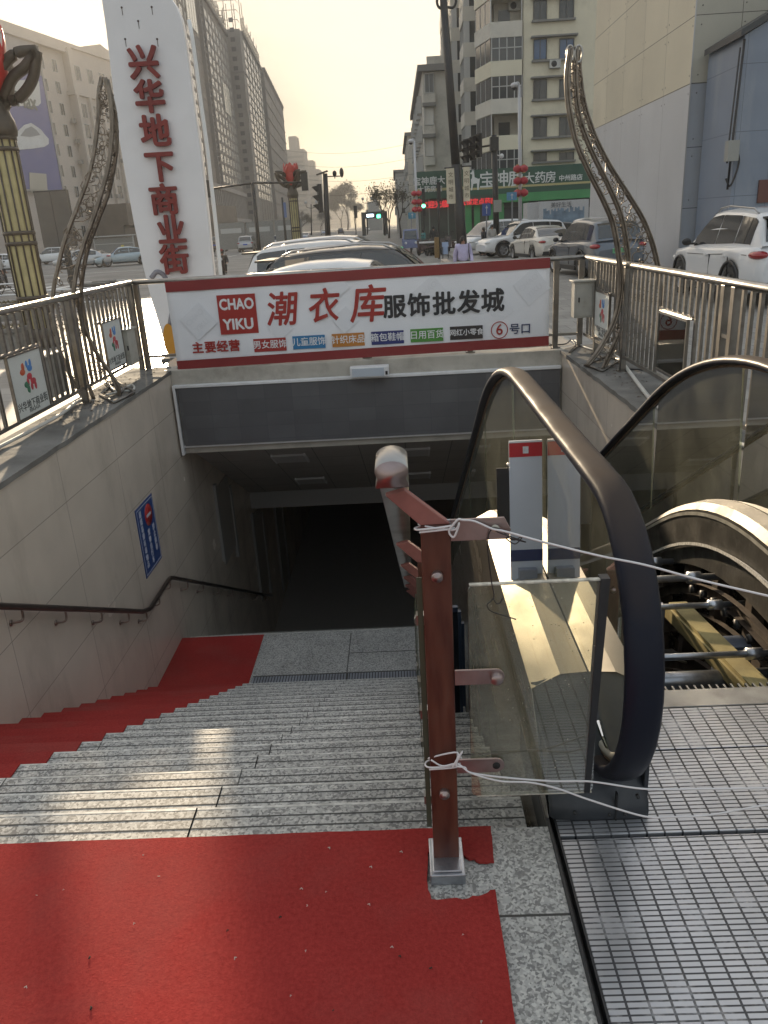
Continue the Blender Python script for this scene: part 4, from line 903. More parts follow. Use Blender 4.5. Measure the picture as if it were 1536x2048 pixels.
t, cs = antler(Ls, (7.72, 7.50, 7.62), 'dull steel antler sculpture with leafy filigree on the left kerb', 3, (150, 130), (-3.0, 7.6, ZW))
g = MB(); c = atz(245, 790, .06); g.tube([atz(200, 790, .065), atz(232, 762, .075), atz(268, 785, .065), atz(228, 805, .062), atz(200, 790, .065)], .016, 6); g.tube(bez([cs[2][-12], cs[2][-4], atz(250, 775, .1), atz(268, 782, .07)], 5), .015, 6); g.build('foot', steel_d, t)
Rs = [[(1140, 96), (1133, 150), (1136, 210), (1150, 280), (1175, 340), (1205, 400), (1225, 450), (1237, 520), (1240, 580), (1228, 640), (1200, 695), (1172, 732)],
      [(1150, 94), (1148, 150), (1156, 230), (1181, 300), (1215, 370), (1240, 430), (1253, 500), (1257, 570), (1246, 640), (1225, 695), (1203, 742)],
      [(1157, 100), (1157, 140), (1166, 205), (1187, 270), (1217, 330), (1252, 385), (1285, 440), (1307, 500), (1318, 560), (1320, 620), (1312, 690)]]
t, cs = antler(Rs, (7.55, 7.72, 7.90), 'dull steel antler sculpture with looped tips on the escalator side kerb', 8, (110, 190), (1.95, 7.7, ZW))
g = MB(); g.tube([atz(1170, 730, .065), atz(1205, 742, .062), atz(1240, 720, .07), atz(1215, 712, .08), atz(1170, 730, .065)], .016, 6); g.build('foot', steel_d, t)
g = MB()
for px in (1140, 1157):
    c = at(px, 108, 7.7); g.tube([c + Vector((.032 * math.cos(a), 0, .065 * math.sin(a))) for a in [2 * math.pi * k / 16 for k in range(16)]], .010, 6, closed=True)
g.build('tip_loop', steel, t)

# ---------------------------------------------------------------- tall leaning sign pillar
YP = 10.8
ps = thing('sign_pillar', (-3.4, YP, ZG), 'tall white sail shaped sign pillar with seven red characters', 'sign')
Lp = [(196, -95), (199, -50), (203, 0), (212, 60), (222, 150), (235, 260), (250, 350), (268, 450), (285, 530), (300, 590), (318, 650), (338, 716)]
Rp = [(440, 716), (436, 650), (427, 553), (415, 433), (400, 300), (387, 210), (377, 133), (369, 75), (362, 37), (352, 12), (338, -8), (315, -28), (280, -55), (240, -78)]
pwm = mat('pillar_white', (.78, .77, .79), .38, var=.04, scale=1.2, dirt=.25, dcol=(.60, .58, .57), dscale=1.4)
o3 = [at(x, y, YP) for x, y in Lp + Rp]
for v in o3: pass
g = MB(); g.prism(o3[::-1], (0, .16, 0)); g.build('body', pwm, ps, bevel=.01)
b0, b1 = at(330, 714, YP), at(450, 712, YP); g = MB(); g.box(b0.x - .05, b1.x + .05, YP - .03, YP + .25, ZG, min(b0.z, b1.z) + .01); g.build('plinth', concrete, ps, bevel=.01)
g = MB(); ed = [at(x + 9, y, YP) for x, y in Rp[:9]]; 
for a, b in zip(ed, ed[1:]): a.z = max(a.z, ZG + .01)
g.tube([p + Vector((.02, .08, 0)) for p in ed], .026, 8); g.build('edge_trim', mat('trim_white', (.8, .79, .78), .3), ps)
chm = mat('pillar_red', (.21, .032, .026), .45, var=.15, scale=6)
for ch, px, py in zip('兴华地下商业街', (290, 302, 313, 323, 331, 345, 352), (131, 199, 268, 338, 404, 464, 523)):
    c = at(px, py, YP); text(ch, .385, chm, ps, (c.x, YP - .05, c.z), FACE_CAM, .02, .03)
g = MB()
for px, py in ((243, 15), (303, 14), (276, 42), (250, 78), (314, 78)):
    c = at(px, py, YP - .004); g.cyl((c.x, YP - .006, c.z), (c.x, YP + .002, c.z), .012, 8); g.box(c.x - .003, c.x + .003, YP - .004, YP + .001, c.z - .08, c.z)
g.build('bolt_hole', mat('rust_hole', (.10, .07, .06), .8), ps)
g = MB(); c = at(322, 590, YP); g.tube(bez([(c.x - .10, YP - .006, c.z + .22), (c.x + .0, YP - .006, c.z + .30), (c.x + .10, YP - .006, c.z + .20), (c.x + .14, YP - .006, c.z - .1), (c.x + .06, YP - .006, c.z - .4)], 6), 1, prof=[(-.03, -.003), (.03, -.003), (.03, .003), (-.03, .003)], up=(0, 1, 0)); g.build('swirl', mat('swirl_grey', (.25, .24, .27), .4), ps)
g = MB(); c = at(340, 680, YP); g.prism([(c.x + .085 * math.cos(a), YP - .012, c.z + .22 * math.sin(a)) for a in [2*math.pi*k/24 for k in range(24)]][::-1], (0, .008, 0)); g.build('yellow_disc', mat('disc_yellow', (.55, .26, .03), .4), ps)
# ================================================================ street furniture
gold = mat('lamp_panel', (.42, .37, .19), .45, var=.12, scale=5, dirt=.3, dcol=(.25, .21, .12))
bronze = mat('lamp_bronze', (.075, .062, .050), .42, .4, var=.15)
petal = mat('lamp_red', (.46, .035, .03), .28, var=.1)
def flower_lamp(loc, label, rz):
    t = thing('flower_lamp', loc, label, 'street lamp', 'ornamental flower lamps', rz, world=False)
    g = MB(); g.lathe([(0, -.0), (.36, 0), (.36, .25), (.30, .32), (.0, .32)], (0, 0, 0), 12); g.build('plinth', bronze, t)
    g = MB(); g.lathe([(.25, .32), (.25, 3.32)], (0, 0, 0), 12); g.build('light_panels', gold, t)
    g = MB()
    for k in range(12): a = 2 * math.pi * (k + .5) / 12; g.cyl((.262 * math.cos(a), .262 * math.sin(a), .32), (.262 * math.cos(a), .262 * math.sin(a), 3.32), .017, 6)
    g.build('rib', bronze, t)
    for z in (.62, .78, 1.62, 1.78, 3.0, 3.16):
        g = MB(); g.lathe([(.255, z), (.29, z), (.29, z + .06), (.255, z + .06)], (0, 0, 0), 24); g.build('ring', bronze, t)
    g = MB(); g.lathe([(.25, 3.2), (.31, 3.22), (.33, 3.3), (.31, 3.42), (.27, 3.5), (.24, 3.62), (.2, 3.72), (.15, 3.74), (0, 3.75)], (0, 0, 0), 20); g.build('capital', bronze, t)
    for k in range(4):                                    # open leaf loops bending outwards
        a = rad(15 + 90 * k); u = Vector((math.cos(a), math.sin(a), 0)); v = Vector((-u.y, u.x, 0)); Z = lambda r, z: u * r + Vector((0, 0, z))
        for P in ([Z(.13, 3.48), Z(.24, 3.66), Z(.52, 3.74), Z(.80, 3.97), Z(.97, 4.34)], [Z(.11, 3.48), Z(.13, 3.82), Z(.30, 4.14), Z(.60, 4.32), Z(.97, 4.34)], [Z(.2, 3.72), Z(.45, 4.0), Z(.7, 4.13), Z(.92, 4.3)]):
            g = MB(); g.tube(bez(P, 6), 1, prof=[(-.07, -.065), (.07, -.065), (.07, .065), (-.07, .065)], up=(u.x, u.y, .3)); g.build('leaf', bronze, t)
        for s in ():
            g = MB(); P = [u * .12 + v * .03 * s + Vector((0, 0, 3.6)), u * .16 + v * .08 * s + Vector((0, 0, 4.0)), u * .28 + v * .15 * s + Vector((0, 0, 4.35)), u * .48 + v * .12 * s + Vector((0, 0, 4.62)), u * .70 + Vector((0, 0, 4.74))]
            g.tube(bez(P, 6), 1, prof=[(-.05, -.02), (.05, -.02), (.05, .02), (-.05, .02)], up=(u.x, u.y, .3)); g.build('leaf', bronze, t)
        if 0: g.tube(bez([u * .2 + v * .07 + Vector((0, 0, 4.2)), u * .36 + Vector((0, 0, 4.42)), u * .45 + v * -.08 + Vector((0, 0, 4.56))], 5), .03, 6); g.build('leaf_vein', bronze, t)
    for k in range(5):
        a = rad(36 + 72 * k); g = MB(); rows = []
        for i in range(8):
            f = i / 7; r = .06 + .30 * math.sin(f * 2.2) + .06 * f; z = 3.75 + .95 * f; w = .27 * math.sin(math.pi * (.12 + .80 * f)) / max(r, .12)
            rows.append([(r * (1 + .10 * (q / 3) ** 2) * math.cos(a + w * q / 3), r * (1 + .10 * (q / 3) ** 2) * math.sin(a + w * q / 3), z + .06 * f * (1 - abs(q) / 3)) for q in range(-3, 4)])
        g.grid(rows); o = g.build('petal', petal, t); m_ = o.modifiers.new('thick', 'SOLIDIFY'); m_.thickness = .02
    g = MB(); g.lathe([(0, 3.6), (.2, 3.8), (.36, 4.05), (.38, 4.3), (.25, 4.6), (0, 4.7)], (0, 0, 0), 16); g.build('bud', petal, t)
    return t
fl = flower_lamp((-7.06, 15.5, ZG), 'golden ribbed lamp column with red flower and bronze leaf close by on the left', rad(-15))
fl.scale = (1, 1, 1.17)
f2 = copy_tree(fl, (-5.72, 48, ZR), rad(20), 'golden ribbed lamp column with a red flower far off above the parked cars')

def pole_tube(p, q, r0, r1, n=10):
    g = MB(); p, q = Vector(p), Vector(q); g.tube([p, p.lerp(q, .5), q], [r0, (r0 + r1) / 2, r1], n); return g
# tall black lamp post
a, b = at(928, 548, 25), at(886, -10, 25)
t = thing('lamp_post', a, 'tall black lamp post leaning slightly, with cream banners and scrolled arms', 'lamp post')
pole_tube(a, a.lerp(b, .42), .17, .135).build('pole', black, t); pole_tube(a.lerp(b, .42), b, .13, .10).build('upper_pole', black, t)
g = MB()
for s in (-1, 1):
    c = at(893, 14, 25); g.tube(bez([c, c + Vector((.18 * s, 0, -.02)), c + Vector((.26 * s, 0, .12)), c + Vector((.24 * s, 0, .35)), c + Vector((.40 * s, 0, .6)), c + Vector((.7 * s, 0, .7))], 6), .035, 8)
g.build('scroll_arm', black, t)
g = MB(); c = at(905, 15, 25); g.tube([b, b + Vector((-.06, 0, 1.5))], [.09, .05], 8); g.build('mast', black, t)
bmat = mat('cream_banner', (.52, .47, .36), .6, var=.1, scale=3)
for (x0, x1, y0, y1, lb) in ((892, 911, 336, 407, 'cream vertical banner on the left of the tall black lamp post'), (926, 940, 333, 402, 'cream vertical banner on the right of the tall black lamp post')):
    t = thing('pole_banner', at((x0 + x1) / 2, y1, 24.9), lb, 'banner', 'cream banners on the tall lamp post')
    p0, p1 = at(x0, y0, 24.9), at(x1, y1, 24.9); g = MB(); g.box(p0.x, p1.x, 24.89, 24.91, p1.z, p0.z); g.build('cloth', bmat, t)
    g = MB(); g.cyl((p0.x - .05, 24.9, p0.z), (p1.x + .05, 24.9, p0.z), .02, 6); g.build('rod', black, t)
    for k, ch in enumerate('文明城市'): text(ch, .15, mat('banner_text', (.10, .08, .06), .6), t, ((p0.x + p1.x) / 2, 24.885, p0.z - .2 - k * .2), FACE_CAM, .001)

def signal_head(g, c, yaw=0., n=3, s=1.0):
    Q = Euler((0, 0, yaw)).to_matrix(); c = Vector(c); g.obox(c, .32 * s, .16 * s, (.36 * n + .06) * s, Q)
    for k in range(n):
        z = (k - (n - 1) / 2) * .36 * s
        g.prism([c + Q @ Vector((x * s, -.08 * s, z + y * s)) for x, y in ((-.14, .15), (.14, .15), (.14, .09), (-.14, .09))], Q @ Vector((0, -.22 * s, -.03)))
        g.add([c + Q @ Vector(v) * s for v in ((-.14, -.08, z / s + .12), (-.14, -.30, z / s + .10), (-.14, -.08, z / s - .12), (.14, -.08, z / s + .12), (.14, -.30, z / s + .10), (.14, -.08, z / s - .12))], [(0, 1, 2), (3, 5, 4)])
lens = [mat('lens_red_off', (.10, .02, .02), .3), mat('lens_amber_off', (.10, .06, .02), .3), mat('lens_green_off', (.02, .08, .04), .3)]
# T shaped signal pole seen from behind
a, b = at(523, 545, 42), at(505, 366, 42)
t = thing('traffic_light', a, 'T shaped black traffic light pole with two dark heads seen from behind', 'traffic light')
pole_tube(a, b, .11, .085).build('pole', black, t)
g = MB(); g.tube([at(422, 378, 42), b, at(603, 365, 42)], .05, 8); g.build('arm', black, t)
for px, py in ((416, 378), (609, 364)):
    c = at(px, py, 42); g = MB(); g.box(c.x - .16, c.x + .16, 41.9, 42.1, c.z - .40, c.z + .40); g.build('signal_head', iron, t)
a, b = at(658, 520, 36), at(650, 347, 36)
t = thing('traffic_light', a, 'black traffic light pole with side signal head and two cameras on an arm', 'traffic light')
pole_tube(a, b, .13, .10).build('pole', black, t)
g = MB(); g.tube([b + Vector((0, 0, -.12)), at(686, 352, 36)], .022, 6); g.build('arm', black, t)
for px, py in ((669, 347), (683, 345)):
    c = at(px, py, 36); g = MB(); g.ball(c, .09, .1, .12 if px < 675 else .19); g.cyl(c, c + Vector((0, 0, -.2)), .02, 6); g.build('camera', black, t)
g = MB(); c = at(644, 346, 36); g.obox(c, .5, .3, .05, (0, rad(-15), 0)); g.build('solar_panel', iron, t)
g = MB(); signal_head(g, at(640, 397, 36), rad(-75), 3, 1.0); g.build('signal_head', black, t)
a, b = at(994, 512, 45), at(988, 270, 45)
t = thing('traffic_light', a, 'thick black traffic light mast with a cluster of heads on its left arm', 'traffic light')
pole_tube(a, b, .17, .14).build('pole', black, t)
g = MB(); g.box(b.x - .22, b.x + .22, 44.8, 45.2, b.z - .75, b.z - .1); g.build('control_box', black, t)
g = MB(); g.tube([at(985, 290, 45), at(925, 300, 45)], .05, 8); g.build('arm', black, t)
for px, py in ((932, 302), (945, 297), (958, 291)):
    g = MB(); signal_head(g, at(px, py, 44.9), rad(-60), 3, 1.0); g.build('signal_head', black, t)
g = MB(); c = at(1003, 312, 45); g.ball(c, .12, .2, .12); g.tube([at(992, 310, 45), c], .03, 6); g.build('camera', white, t)
g = MB(); c = at(995, 412, 44.7); g.box(c.x - .2, c.x + .2, 44.6, 44.8, c.z - .3, c.z + .3); g.build('meter_box', mat('meter_grey', (.3, .3, .28), .6), t)
def small_signal(px, y0, y1, pyb, Y, lab, lit=None):
    a = at(px + 1, pyb, Y); t = thing('traffic_light', a, lab, 'traffic light'); b = at(px, y0, Y)
    pole_tube(a, b, .07, .06, 8).build('pole', black, t)
    p0, p1 = at(px - 4, y0, Y), at(px + 4, y1, Y); g = MB(); g.box(p0.x, p1.x, Y - .2, Y - .02, p1.z, p0.z); g.build('signal_head', black, t)
    if lit:
        c = at(px, lit, Y - .21); g = MB(); g.lathe([(0, -.02), (.11, -.015), (.12, 0)], c, 12, 'Y'); g.build('green_lens', mat('green_light', (.02, .4, .15), .4, emit=(.05, .9, .35), estr=3), t)
small_signal(847, 378, 432, 512, 58, 'small black traffic light showing green beside the far lantern pole', 412)
small_signal(877, 365, 403, 520, 47, 'small dark traffic light post left of the tall lamp post')
small_signal(711, 412, 436, 470, 150, 'distant dark traffic light over the road')

# white poles strung with red lanterns
lan = mat('lantern_red', (.42, .035, .05), .45, var=.1, scale=4); wpole = mat('white_pole', (.50, .50, .52), .4)
def lantern_pole(p0, p1, Y, rows, lab, pair):
    a, b = at(*p1, Y), at(*p0, Y); t = thing('camera_pole', a, lab, 'pole')
    pole_tube(a, b, .11, .075).build('pole', wpole, t)
    g = MB(); g.tube(bez([b, b + Vector((-.02, 0, .1)), b + Vector((-.12, 0, .12)), b + Vector((-.22, 0, .06))], 5), .04, 8); g.build('arm', wpole, t)
    g = MB(); c = b + Vector((-.24, 0, .0)); g.ball(c, .21, .21, .14); g.build('housing', wpole, t)
    g = MB(); c = c + Vector((0, 0, -.12)); g.ball(c, .13, .13, .12); g.build('dome', black, t)
    for k, py in enumerate(rows):
        for s in ((-1, 1) if pair else (-1, 1)):
            c = at(p0[0] + (p1[0] - p0[0]) * (py - p0[1]) / (p1[1] - p0[1]), py, Y) + Vector((.17 * s + .02, -.16, 0))
            l = thing('red_lantern', c, '%s red lantern on the %s of the %s white camera pole' % (('top', 'middle', 'bottom')[k], ('left', 'right')[s > 0], ('nearer', 'farther')[Y > 50]), 'lantern', 'red lanterns on the white poles')
            g = MB(); g.ball(c, .24, .24, .19, 14, 8); g.build('shade', lan, l)
            g = MB(); g.cyl(c + Vector((0, 0, .17)), c + Vector((0, 0, .22)), .08, 8).cyl(c + Vector((0, 0, -.22)), c + Vector((0, 0, -.17)), .08, 8); g.build('cap', mat('lantern_gold', (.4, .28, .08), .4), l)
lantern_pole((1038, 170), (1041, 512), 46, (338, 362, 386), 'white camera pole with three tiers of red lanterns before the pharmacy', True)
lantern_pole((828, 282), (837, 508), 62, (387, 404, 419), 'farther white camera pole with red lanterns at the street corner', True)

def sign_plate(px0, px1, py0, py1, Y, pyb, col, lab):
    a = at((px0 + px1) / 2 + 1, pyb, Y); t = thing('road_sign', a, lab, 'sign'); p0, p1 = at(px0, py0, Y), at(px1, py1, Y)
    pole_tube(a, (a.x, Y, p0.z), .04, .04, 8).build('post', mat('sign_post', (.2, .2, .21), .5), t)
    g = MB(); g.box(p0.x, p1.x, Y - .07, Y - .05, p1.z, p0.z); g.build('plate', mat('plate_%d' % px0, col, .45, var=.1), t)
    w = (p1.x - p0.x); zc = (p0.z + p1.z) / 2; g = MB()
    g.prism([(p0.x + w * u, Y - .078, zc + (p0.z - p1.z) * v) for u, v in ((.48, -.35), (.56, -.35), (.56, .1), (.68, .1), (.52, .36), (.36, .1), (.48, .1))], (0, .004, 0)); g.build('arrow', mat('sign_mark', (.5, .52, .55), .5), t)
sign_plate(964, 981, 407, 431, 45.5, 512, (.05, .10, .33), 'blue square road sign beside the black traffic mast')
sign_plate(1013, 1033, 385, 400, 45, 512, (.08, .24, .42), 'light blue road sign left of the red lantern pole')
sign_plate(816, 832, 425, 437, 64, 505, (.08, .25, .36), 'small teal road sign by the far lantern pole')
# bollard with its barrier boom, A board
a = at(874, 519, 45.5); t = thing('barrier', a, 'ochre barrier post with a thin white boom at the parking entrance', 'barrier')
g = MB(); g.box(a.x - .13, a.x + .13, 45.3, 45.6, ZG, ZG + 1.08); g.build('post', mat('ochre', (.24, .15, .06), .6, var=.15), t, bevel=.02)
g = MB(); c = at(874, 483, 45.4); d = at(838, 485, 45.4); g.box(d.x, c.x, 45.38, 45.43, c.z - .05, c.z + .04); g.build('boom', white, t)
a = at(891, 516, 44); t = thing('notice_stand', a, 'small pale blue notice stand beside the ochre barrier post', 'sign')
g = MB(); g.obox(a + Vector((0, 0, .5)), .34, .03, .62, (rad(-10), 0, 0)); g.build('board', mat('pale_blue', (.32, .42, .62), .5), t)
g = MB(); g.box(a.x - .16, a.x - .13, 43.9, 44.1, ZG, ZG + .6).box(a.x + .13, a.x + .16, 43.9, 44.1, ZG, ZG + .6); g.build('leg', iron, t)
# double globe lamps and banner pole far off
for px, y0, yb, Y, lab in ((623, 408, 470, 160, 'distant twin globe lamp post beyond the parked cars'), (735, 400, 470, 190, 'distant twin globe lamp post near the road gantry')):
    a, b = at(px, yb, Y), at(px - 1, y0, Y); t = thing('globe_lamp', a, lab, 'street lamp', 'distant twin globe lamps'); pole_tube(a, b, .14, .09, 6).build('pole', iron, t)
    g = MB(); s = .9
    for q in (-1, 1): g.tube(bez([b + Vector((0, 0, -.8)), b + Vector((q * s, 0, -.5)), b + Vector((q * s * 1.1, 0, .1))], 4), .06, 5)
    g.build('arm', iron, t); 
    for q in (-1, 1): g = MB(); g.ball(b + Vector((q * s * 1.1, 0, .3)), .3, .3, .34, 8, 6); g.build('globe', mat('globe', (.5, .5, .5), .4), t)
a = at(575, 520, 60); t = thing('banner_pole', a, 'dark pole with a blue vertical banner left of the far flower lamp', 'pole')
pole_tube(a, at(564, 395, 60), .10, .07, 8).build('pole', iron, t)
p0, p1 = at(566, 405, 59.9), at(574, 435, 59.9); g = MB(); g.box(p0.x, p1.x, 59.88, 59.9, p1.z, p0.z); g.build('banner', mat('banner_blue', (.12, .17, .33), .6), t)
# dark billboard on posts, left
p0, p1 = at(68, 383, 38), at(153, 492, 38)
t = thing('billboard', ((p0.x + p1.x) / 2, 38, ZR), 'plain dark grey billboard back on a post behind the golden lamp', 'billboard')
bbm = mat('billboard_back', (.10, .092, .085), .6, var=.12, scale=1.5)
g = MB(); g.box(p0.x, p1.x, 37.9, 38.2, p1.z, p0.z); g.build('panel', bbm, t)
g = MB(); xm = (p0.x + p1.x) / 2; g.box(xm - .015, xm + .015, 37.885, 37.899, p1.z, p0.z).box(p0.x, p1.x, 37.88, 37.899, p0.z - .05, p0.z); g.build('seam', iron, t)
g = MB(); g.box(xm + .1, xm + .35, 37.95, 38.15, ZR, p1.z); g.build('post', iron, t)
# planters and low white fence, left
for i, (px, py, w, lab) in enumerate(((190, 592, 1.0, 'grey concrete planter block behind the left antler'), (212, 586, .7, 'smaller grey concrete block at the end of the planter row'), (35, 640, .9, 'grey concrete block at the foot of the golden lamp'), (12, 705, .8, 'grey concrete block low at the left behind the railing'))):
    c = atz(px, py, ZG); t = thing('planter', c, lab, 'planter', 'concrete blocks left of the entrance'); g = MB()
    g.box(c.x - w / 2, c.x + w / 2, c.y - .25, c.y + .25, ZG, ZG + .38).box(c.x - w / 2 - .04, c.x + w / 2 + .04, c.y - .29, c.y + .29, ZG + .381, ZG + .46); g.build('block', concrete, t, bevel=.015)
    g = MB(); rr = random.Random(i)
    for k in range(120): x, y = c.x + rr.uniform(-w / 2, w / 2), c.y + rr.uniform(-.25, .25); s = rr.uniform(.03, .07); g.add([(x, y, ZG + .46), (x + rr.uniform(-s, s), y + rr.uniform(-s, s), ZG + .46 + s * 1.2), (x + s * .4, y + s * .3, ZG + .46)], [(0, 1, 2)])
    if i in (2, 3): g.build('dry_plant', mat('dry_leaves', (.12, .10, .05), .9, var=.3), t)
for i, (px, py, lab) in enumerate(((18, 592, 'low white lattice barrier on the road edge at far left'), (165, 607, 'low white lattice barrier between the planters'))):
    c = atz(px, py, ZG); t = thing('lattice_barrier', c, lab, 'barrier'); g = MB(); n = 5
    for k in range(n):
        x = c.x - 1.2 + k * .6; g.tube([(x - .3, c.y, ZG + .05), (x, c.y, ZG + .45), (x + .3, c.y, ZG + .05)], .02, 4)
    g.build('lattice', iron, t); g = MB(); g.cyl((c.x - 1.5, c.y, ZG + .47), (c.x + 1.5, c.y, ZG + .47), .03, 6).cyl((c.x - 1.5, c.y, ZG + .04), (c.x + 1.5, c.y, ZG + .04), .03, 6); g.build('rail', white, t)

# ================================================================ vehicles
def lut(P):
    def f(x):
        if x <= P[0][0]: return P[0][1]
        for (a, b), (c, d) in zip(P, P[1:]):
            if x <= c: t = (x - a) / (c - a); return b + (d - b) * (t * t * (3 - 2 * t) * .5 + t * .5)
        return P[-1][1]
    return f
KIND = {
 'sedan': dict(L=4.75, W=1.82, sh=[(-2.37, .70), (-2.25, .98), (-1.6, 1.0), (0, .93), (1.0, .90), (1.9, .80), (2.25, .70), (2.37, .58)], rf=[(-1.85, 1.0), (-1.1, 1.36), (-.5, 1.455), (0, 1.46), (.35, 1.42), (1.10, .91)], rw=(-1.72, -.95), ws=(.40, 1.06), win=[(-1.25, -.40), (-.375, .72)], wx=(-1.40, 1.42), wr=.32),
 'suv': dict(L=4.55, W=1.86, sh=[(-2.27, .80), (-2.2, 1.05), (-1.4, 1.06), (0, 1.01), (1.0, 1.0), (1.8, .93), (2.15, .82), (2.27, .62)], rf=[(-2.16, 1.07), (-1.95, 1.50), (-1.75, 1.62), (-1.0, 1.68), (-.2, 1.70), (.25, 1.66), (1.12, 1.01)], rw=(-2.12, -1.86), ws=(.30, 1.08), win=[(-1.86, -1.22), (-1.19, -.30), (-.275, .82)], wx=(-1.33, 1.38), wr=.36),
 'van': dict(L=4.75, W=1.86, sh=[(-2.37, .8), (-2.3, 1.08), (-1.4, 1.08), (0, 1.03), (1.2, 1.0), (1.9, .92), (2.2, .8), (2.37, .6)], rf=[(-2.30, 1.1), (-2.2, 1.62), (-2.0, 1.74), (-1.0, 1.79), (.1, 1.79), (.6, 1.72), (1.65, .99)], rw=(-2.27, -2.12), ws=(.72, 1.58), win=[(-2.02, -1.12), (-1.09, -.06), (-.03, 1.05)], wx=(-1.4, 1.5), wr=.33),
}
cglass = mat('car_glass', (.020, .024, .028), .06, spec=.8, coat=.6)
tyre = mat('tyre', (.022, .022, .022), .8); rim = mat('rim', (.42, .42, .43), .3, .8); trim_b = mat('car_trim', (.025, .025, .026), .55)
redl = mat('tail_lens', (.30, .012, .016), .15, coat=.5); headl = mat('head_lens', (.62, .64, .66), .08, coat=.6)
PL = {'green': mat('plate_green', (.14, .42, .20), .5), 'blue': mat('plate_blue', (.03, .08, .40), .5)}
PAINT = {}
def paint(nm, col, metal=.0, rough=.32):
    return PAINT.setdefault(nm, mat('paint_' + nm, col, rough, metal, coat=.8, dirt=.12, dcol=(.3, .27, .22), dscale=2))
CARS = {}
def car(kind, pnt, loc, rz, label, group='parked cars', plate='blue', rails=False, taxi=False, small=False):
    K = KIND[kind]; key = (kind, rails, small)
    if key not in CARS:
        L, W = K['L'], K['W']; zs, zr = lut(K['sh']), lut(K['rf']); me = {}
        def hw(x): s = max(0, (abs(x) - (L / 2 - .8)) / .8); return W / 2 * (1 - .20 * s ** 2.2)
        def zb(x):
            z = .24 + .10 * max(0, (abs(x) - (L / 2 - .5)) / .5)
            for xw in K['wx']:
                R_ = K['wr'] + .075
                if abs(x - xw) < R_: z = max(z, K['wr'] + math.sqrt(max(0, R_ ** 2 - (x - xw) ** 2)) * .98)
            return z
        xs = sorted(set([-L / 2 + L * i / 30 for i in range(31)] + [xw + (K['wr'] + .075) * math.cos(math.pi * k / 10) for xw in K['wx'] for k in range(11)] + [xw + s * (K['wr'] + .0755) for xw in K['wx'] for s in (-1, 1)] + [-L / 2 + .03, L / 2 - .03]))
        g = MB(); rows = []
        for x in xs:
            h, b, s = hw(x), min(zb(x), zs(x) - .06), zs(x); e = 1 if abs(abs(x) - L / 2) > .01 else .93; h *= e
            half = [(h * .90, b), (h * .975, b + (s - b) * .12), (h, b + (s - b) * .45), (h * .985, b + (s - b) * .72), (h * .955, s - .04), (h * .90, s), (h * .5, s + .025)]
            rows.append([(x, -y, z) for y, z in half] + [(x, 0, s + .032)] + [(x, y, z) for y, z in half[::-1]])
        g.grid(rows, closed=True); n = len(rows[0]); k = len(rows); g.add(rows[0], [tuple(range(n))]); g.add(rows[-1], [tuple(range(n - 1, -1, -1))]); me['body'] = g
        x0, x1 = K['rf'][0][0], K['rf'][-1][0]; Hm = max(z for _, z in K['rf'])
        def prof(x):
            b = zs(x) - .01; t = zr(x); f = max(0, min(1, (t - b) / (Hm - 1.0))); return hw(x) * .895, hw(x) * (.895 - .20 * f), b, t
        g = MB(); rows = []
        for i in range(33):
            x = x0 + (x1 - x0) * i / 32; yb_, yt, b, t = prof(x); t = max(t, b + .012)
            half = [(yb_, b), (yb_ + (yt - yb_) * .5, b + (t - b) * .5), (yt, b + (t - b) * .88), (yt * .93, b + (t - b) * .97), (yt * .55, t + .012)]
            rows.append([(x, -y, z) for y, z in half] + [(x, 0, t + .018)] + [(x, y, z) for y, z in half[::-1]])
        g.grid(rows); me['cabin'] = g
        wins = []
        for (a, c) in K['win']:
            for s in (-1, 1):
                g = MB(); rows = []
                for i in range(9):
                    x = a + (c - a) * i / 8; yb_, yt, b, t = prof(x); r = []
                    for f in (.10, .45, .86):
                        f2 = min(f, max(.11, f)); y = yb_ + (yt - yb_) * f2 / .88 * .98 + .010; r.append((x, s * y, b + (t - b) * f2))
                    rows.append(r)
                g.grid(rows)
                if s > 0: g.f = [f[::-1] for f in g.f]
                wins.append(('window', g))
        for nm, (a, c) in (('windscreen', K['ws']), ('rear_window', K['rw'])):
            g = MB(); rows = []
            for i in range(9):
                x = a + (c - a) * i / 8; yb_, yt, b, t = prof(x); rows.append([(x + (.012 if nm == 'windscreen' else -.012), q * yt * .90, t + .018 - .05 * q * q * .5 + .012) for q in (-1, -.66, -.33, 0, .33, .66, 1)])
            g.grid(rows); wins.append((nm, g))
        me['wins'] = wins; R_ = K['wr']
        g = MB(); g.lathe([(R_ * .62, -.10), (R_ * .93, -.11), (R_, -.07), (R_, .07), (R_ * .93, .11), (R_ * .62, .10)], (0, 0, 0), 24, 'Y'); me['tyre'] = g
        g = MB(); g.lathe([(R_ * .64, -.095), (R_ * .58, -.085), (R_ * .55, -.03), (R_ * .55, .03), (R_ * .58, .085), (R_ * .64, .095)], (0, 0, 0), 20, 'Y')
        for k in range(5):
            for s in (-1, 1): a = 2 * math.pi * k / 5; g.obox((math.cos(a) * R_ * .31, s * .075, math.sin(a) * R_ * .31), R_ * .56, .022, R_ * .15, (0, -a, 0))
        g.lathe([(0, -.085), (R_ * .16, -.08), (R_ * .16, .08), (0, .085)], (0, 0, 0), 12, 'Y'); me['rim'] = g
        CARS[key] = {k2: (v.mesh(k2, {'body': pnt, 'cabin': pnt, 'tyre': tyre, 'rim': rim}[k2]) if k2 != 'wins' else [(a, b.mesh(a, cglass)) for a, b in v]) for k2, v in me.items()}
        CARS[key]['f'] = (zs, zr, hw)
    D = CARS[key]; zs, zr, hw = D['f']; L, W = K['L'], K['W']
    t = thing({'sedan': 'parked_car', 'suv': 'parked_car', 'van': 'minivan'}[kind], loc, label, 'car' if kind != 'van' else 'van', group, rz, world=False)
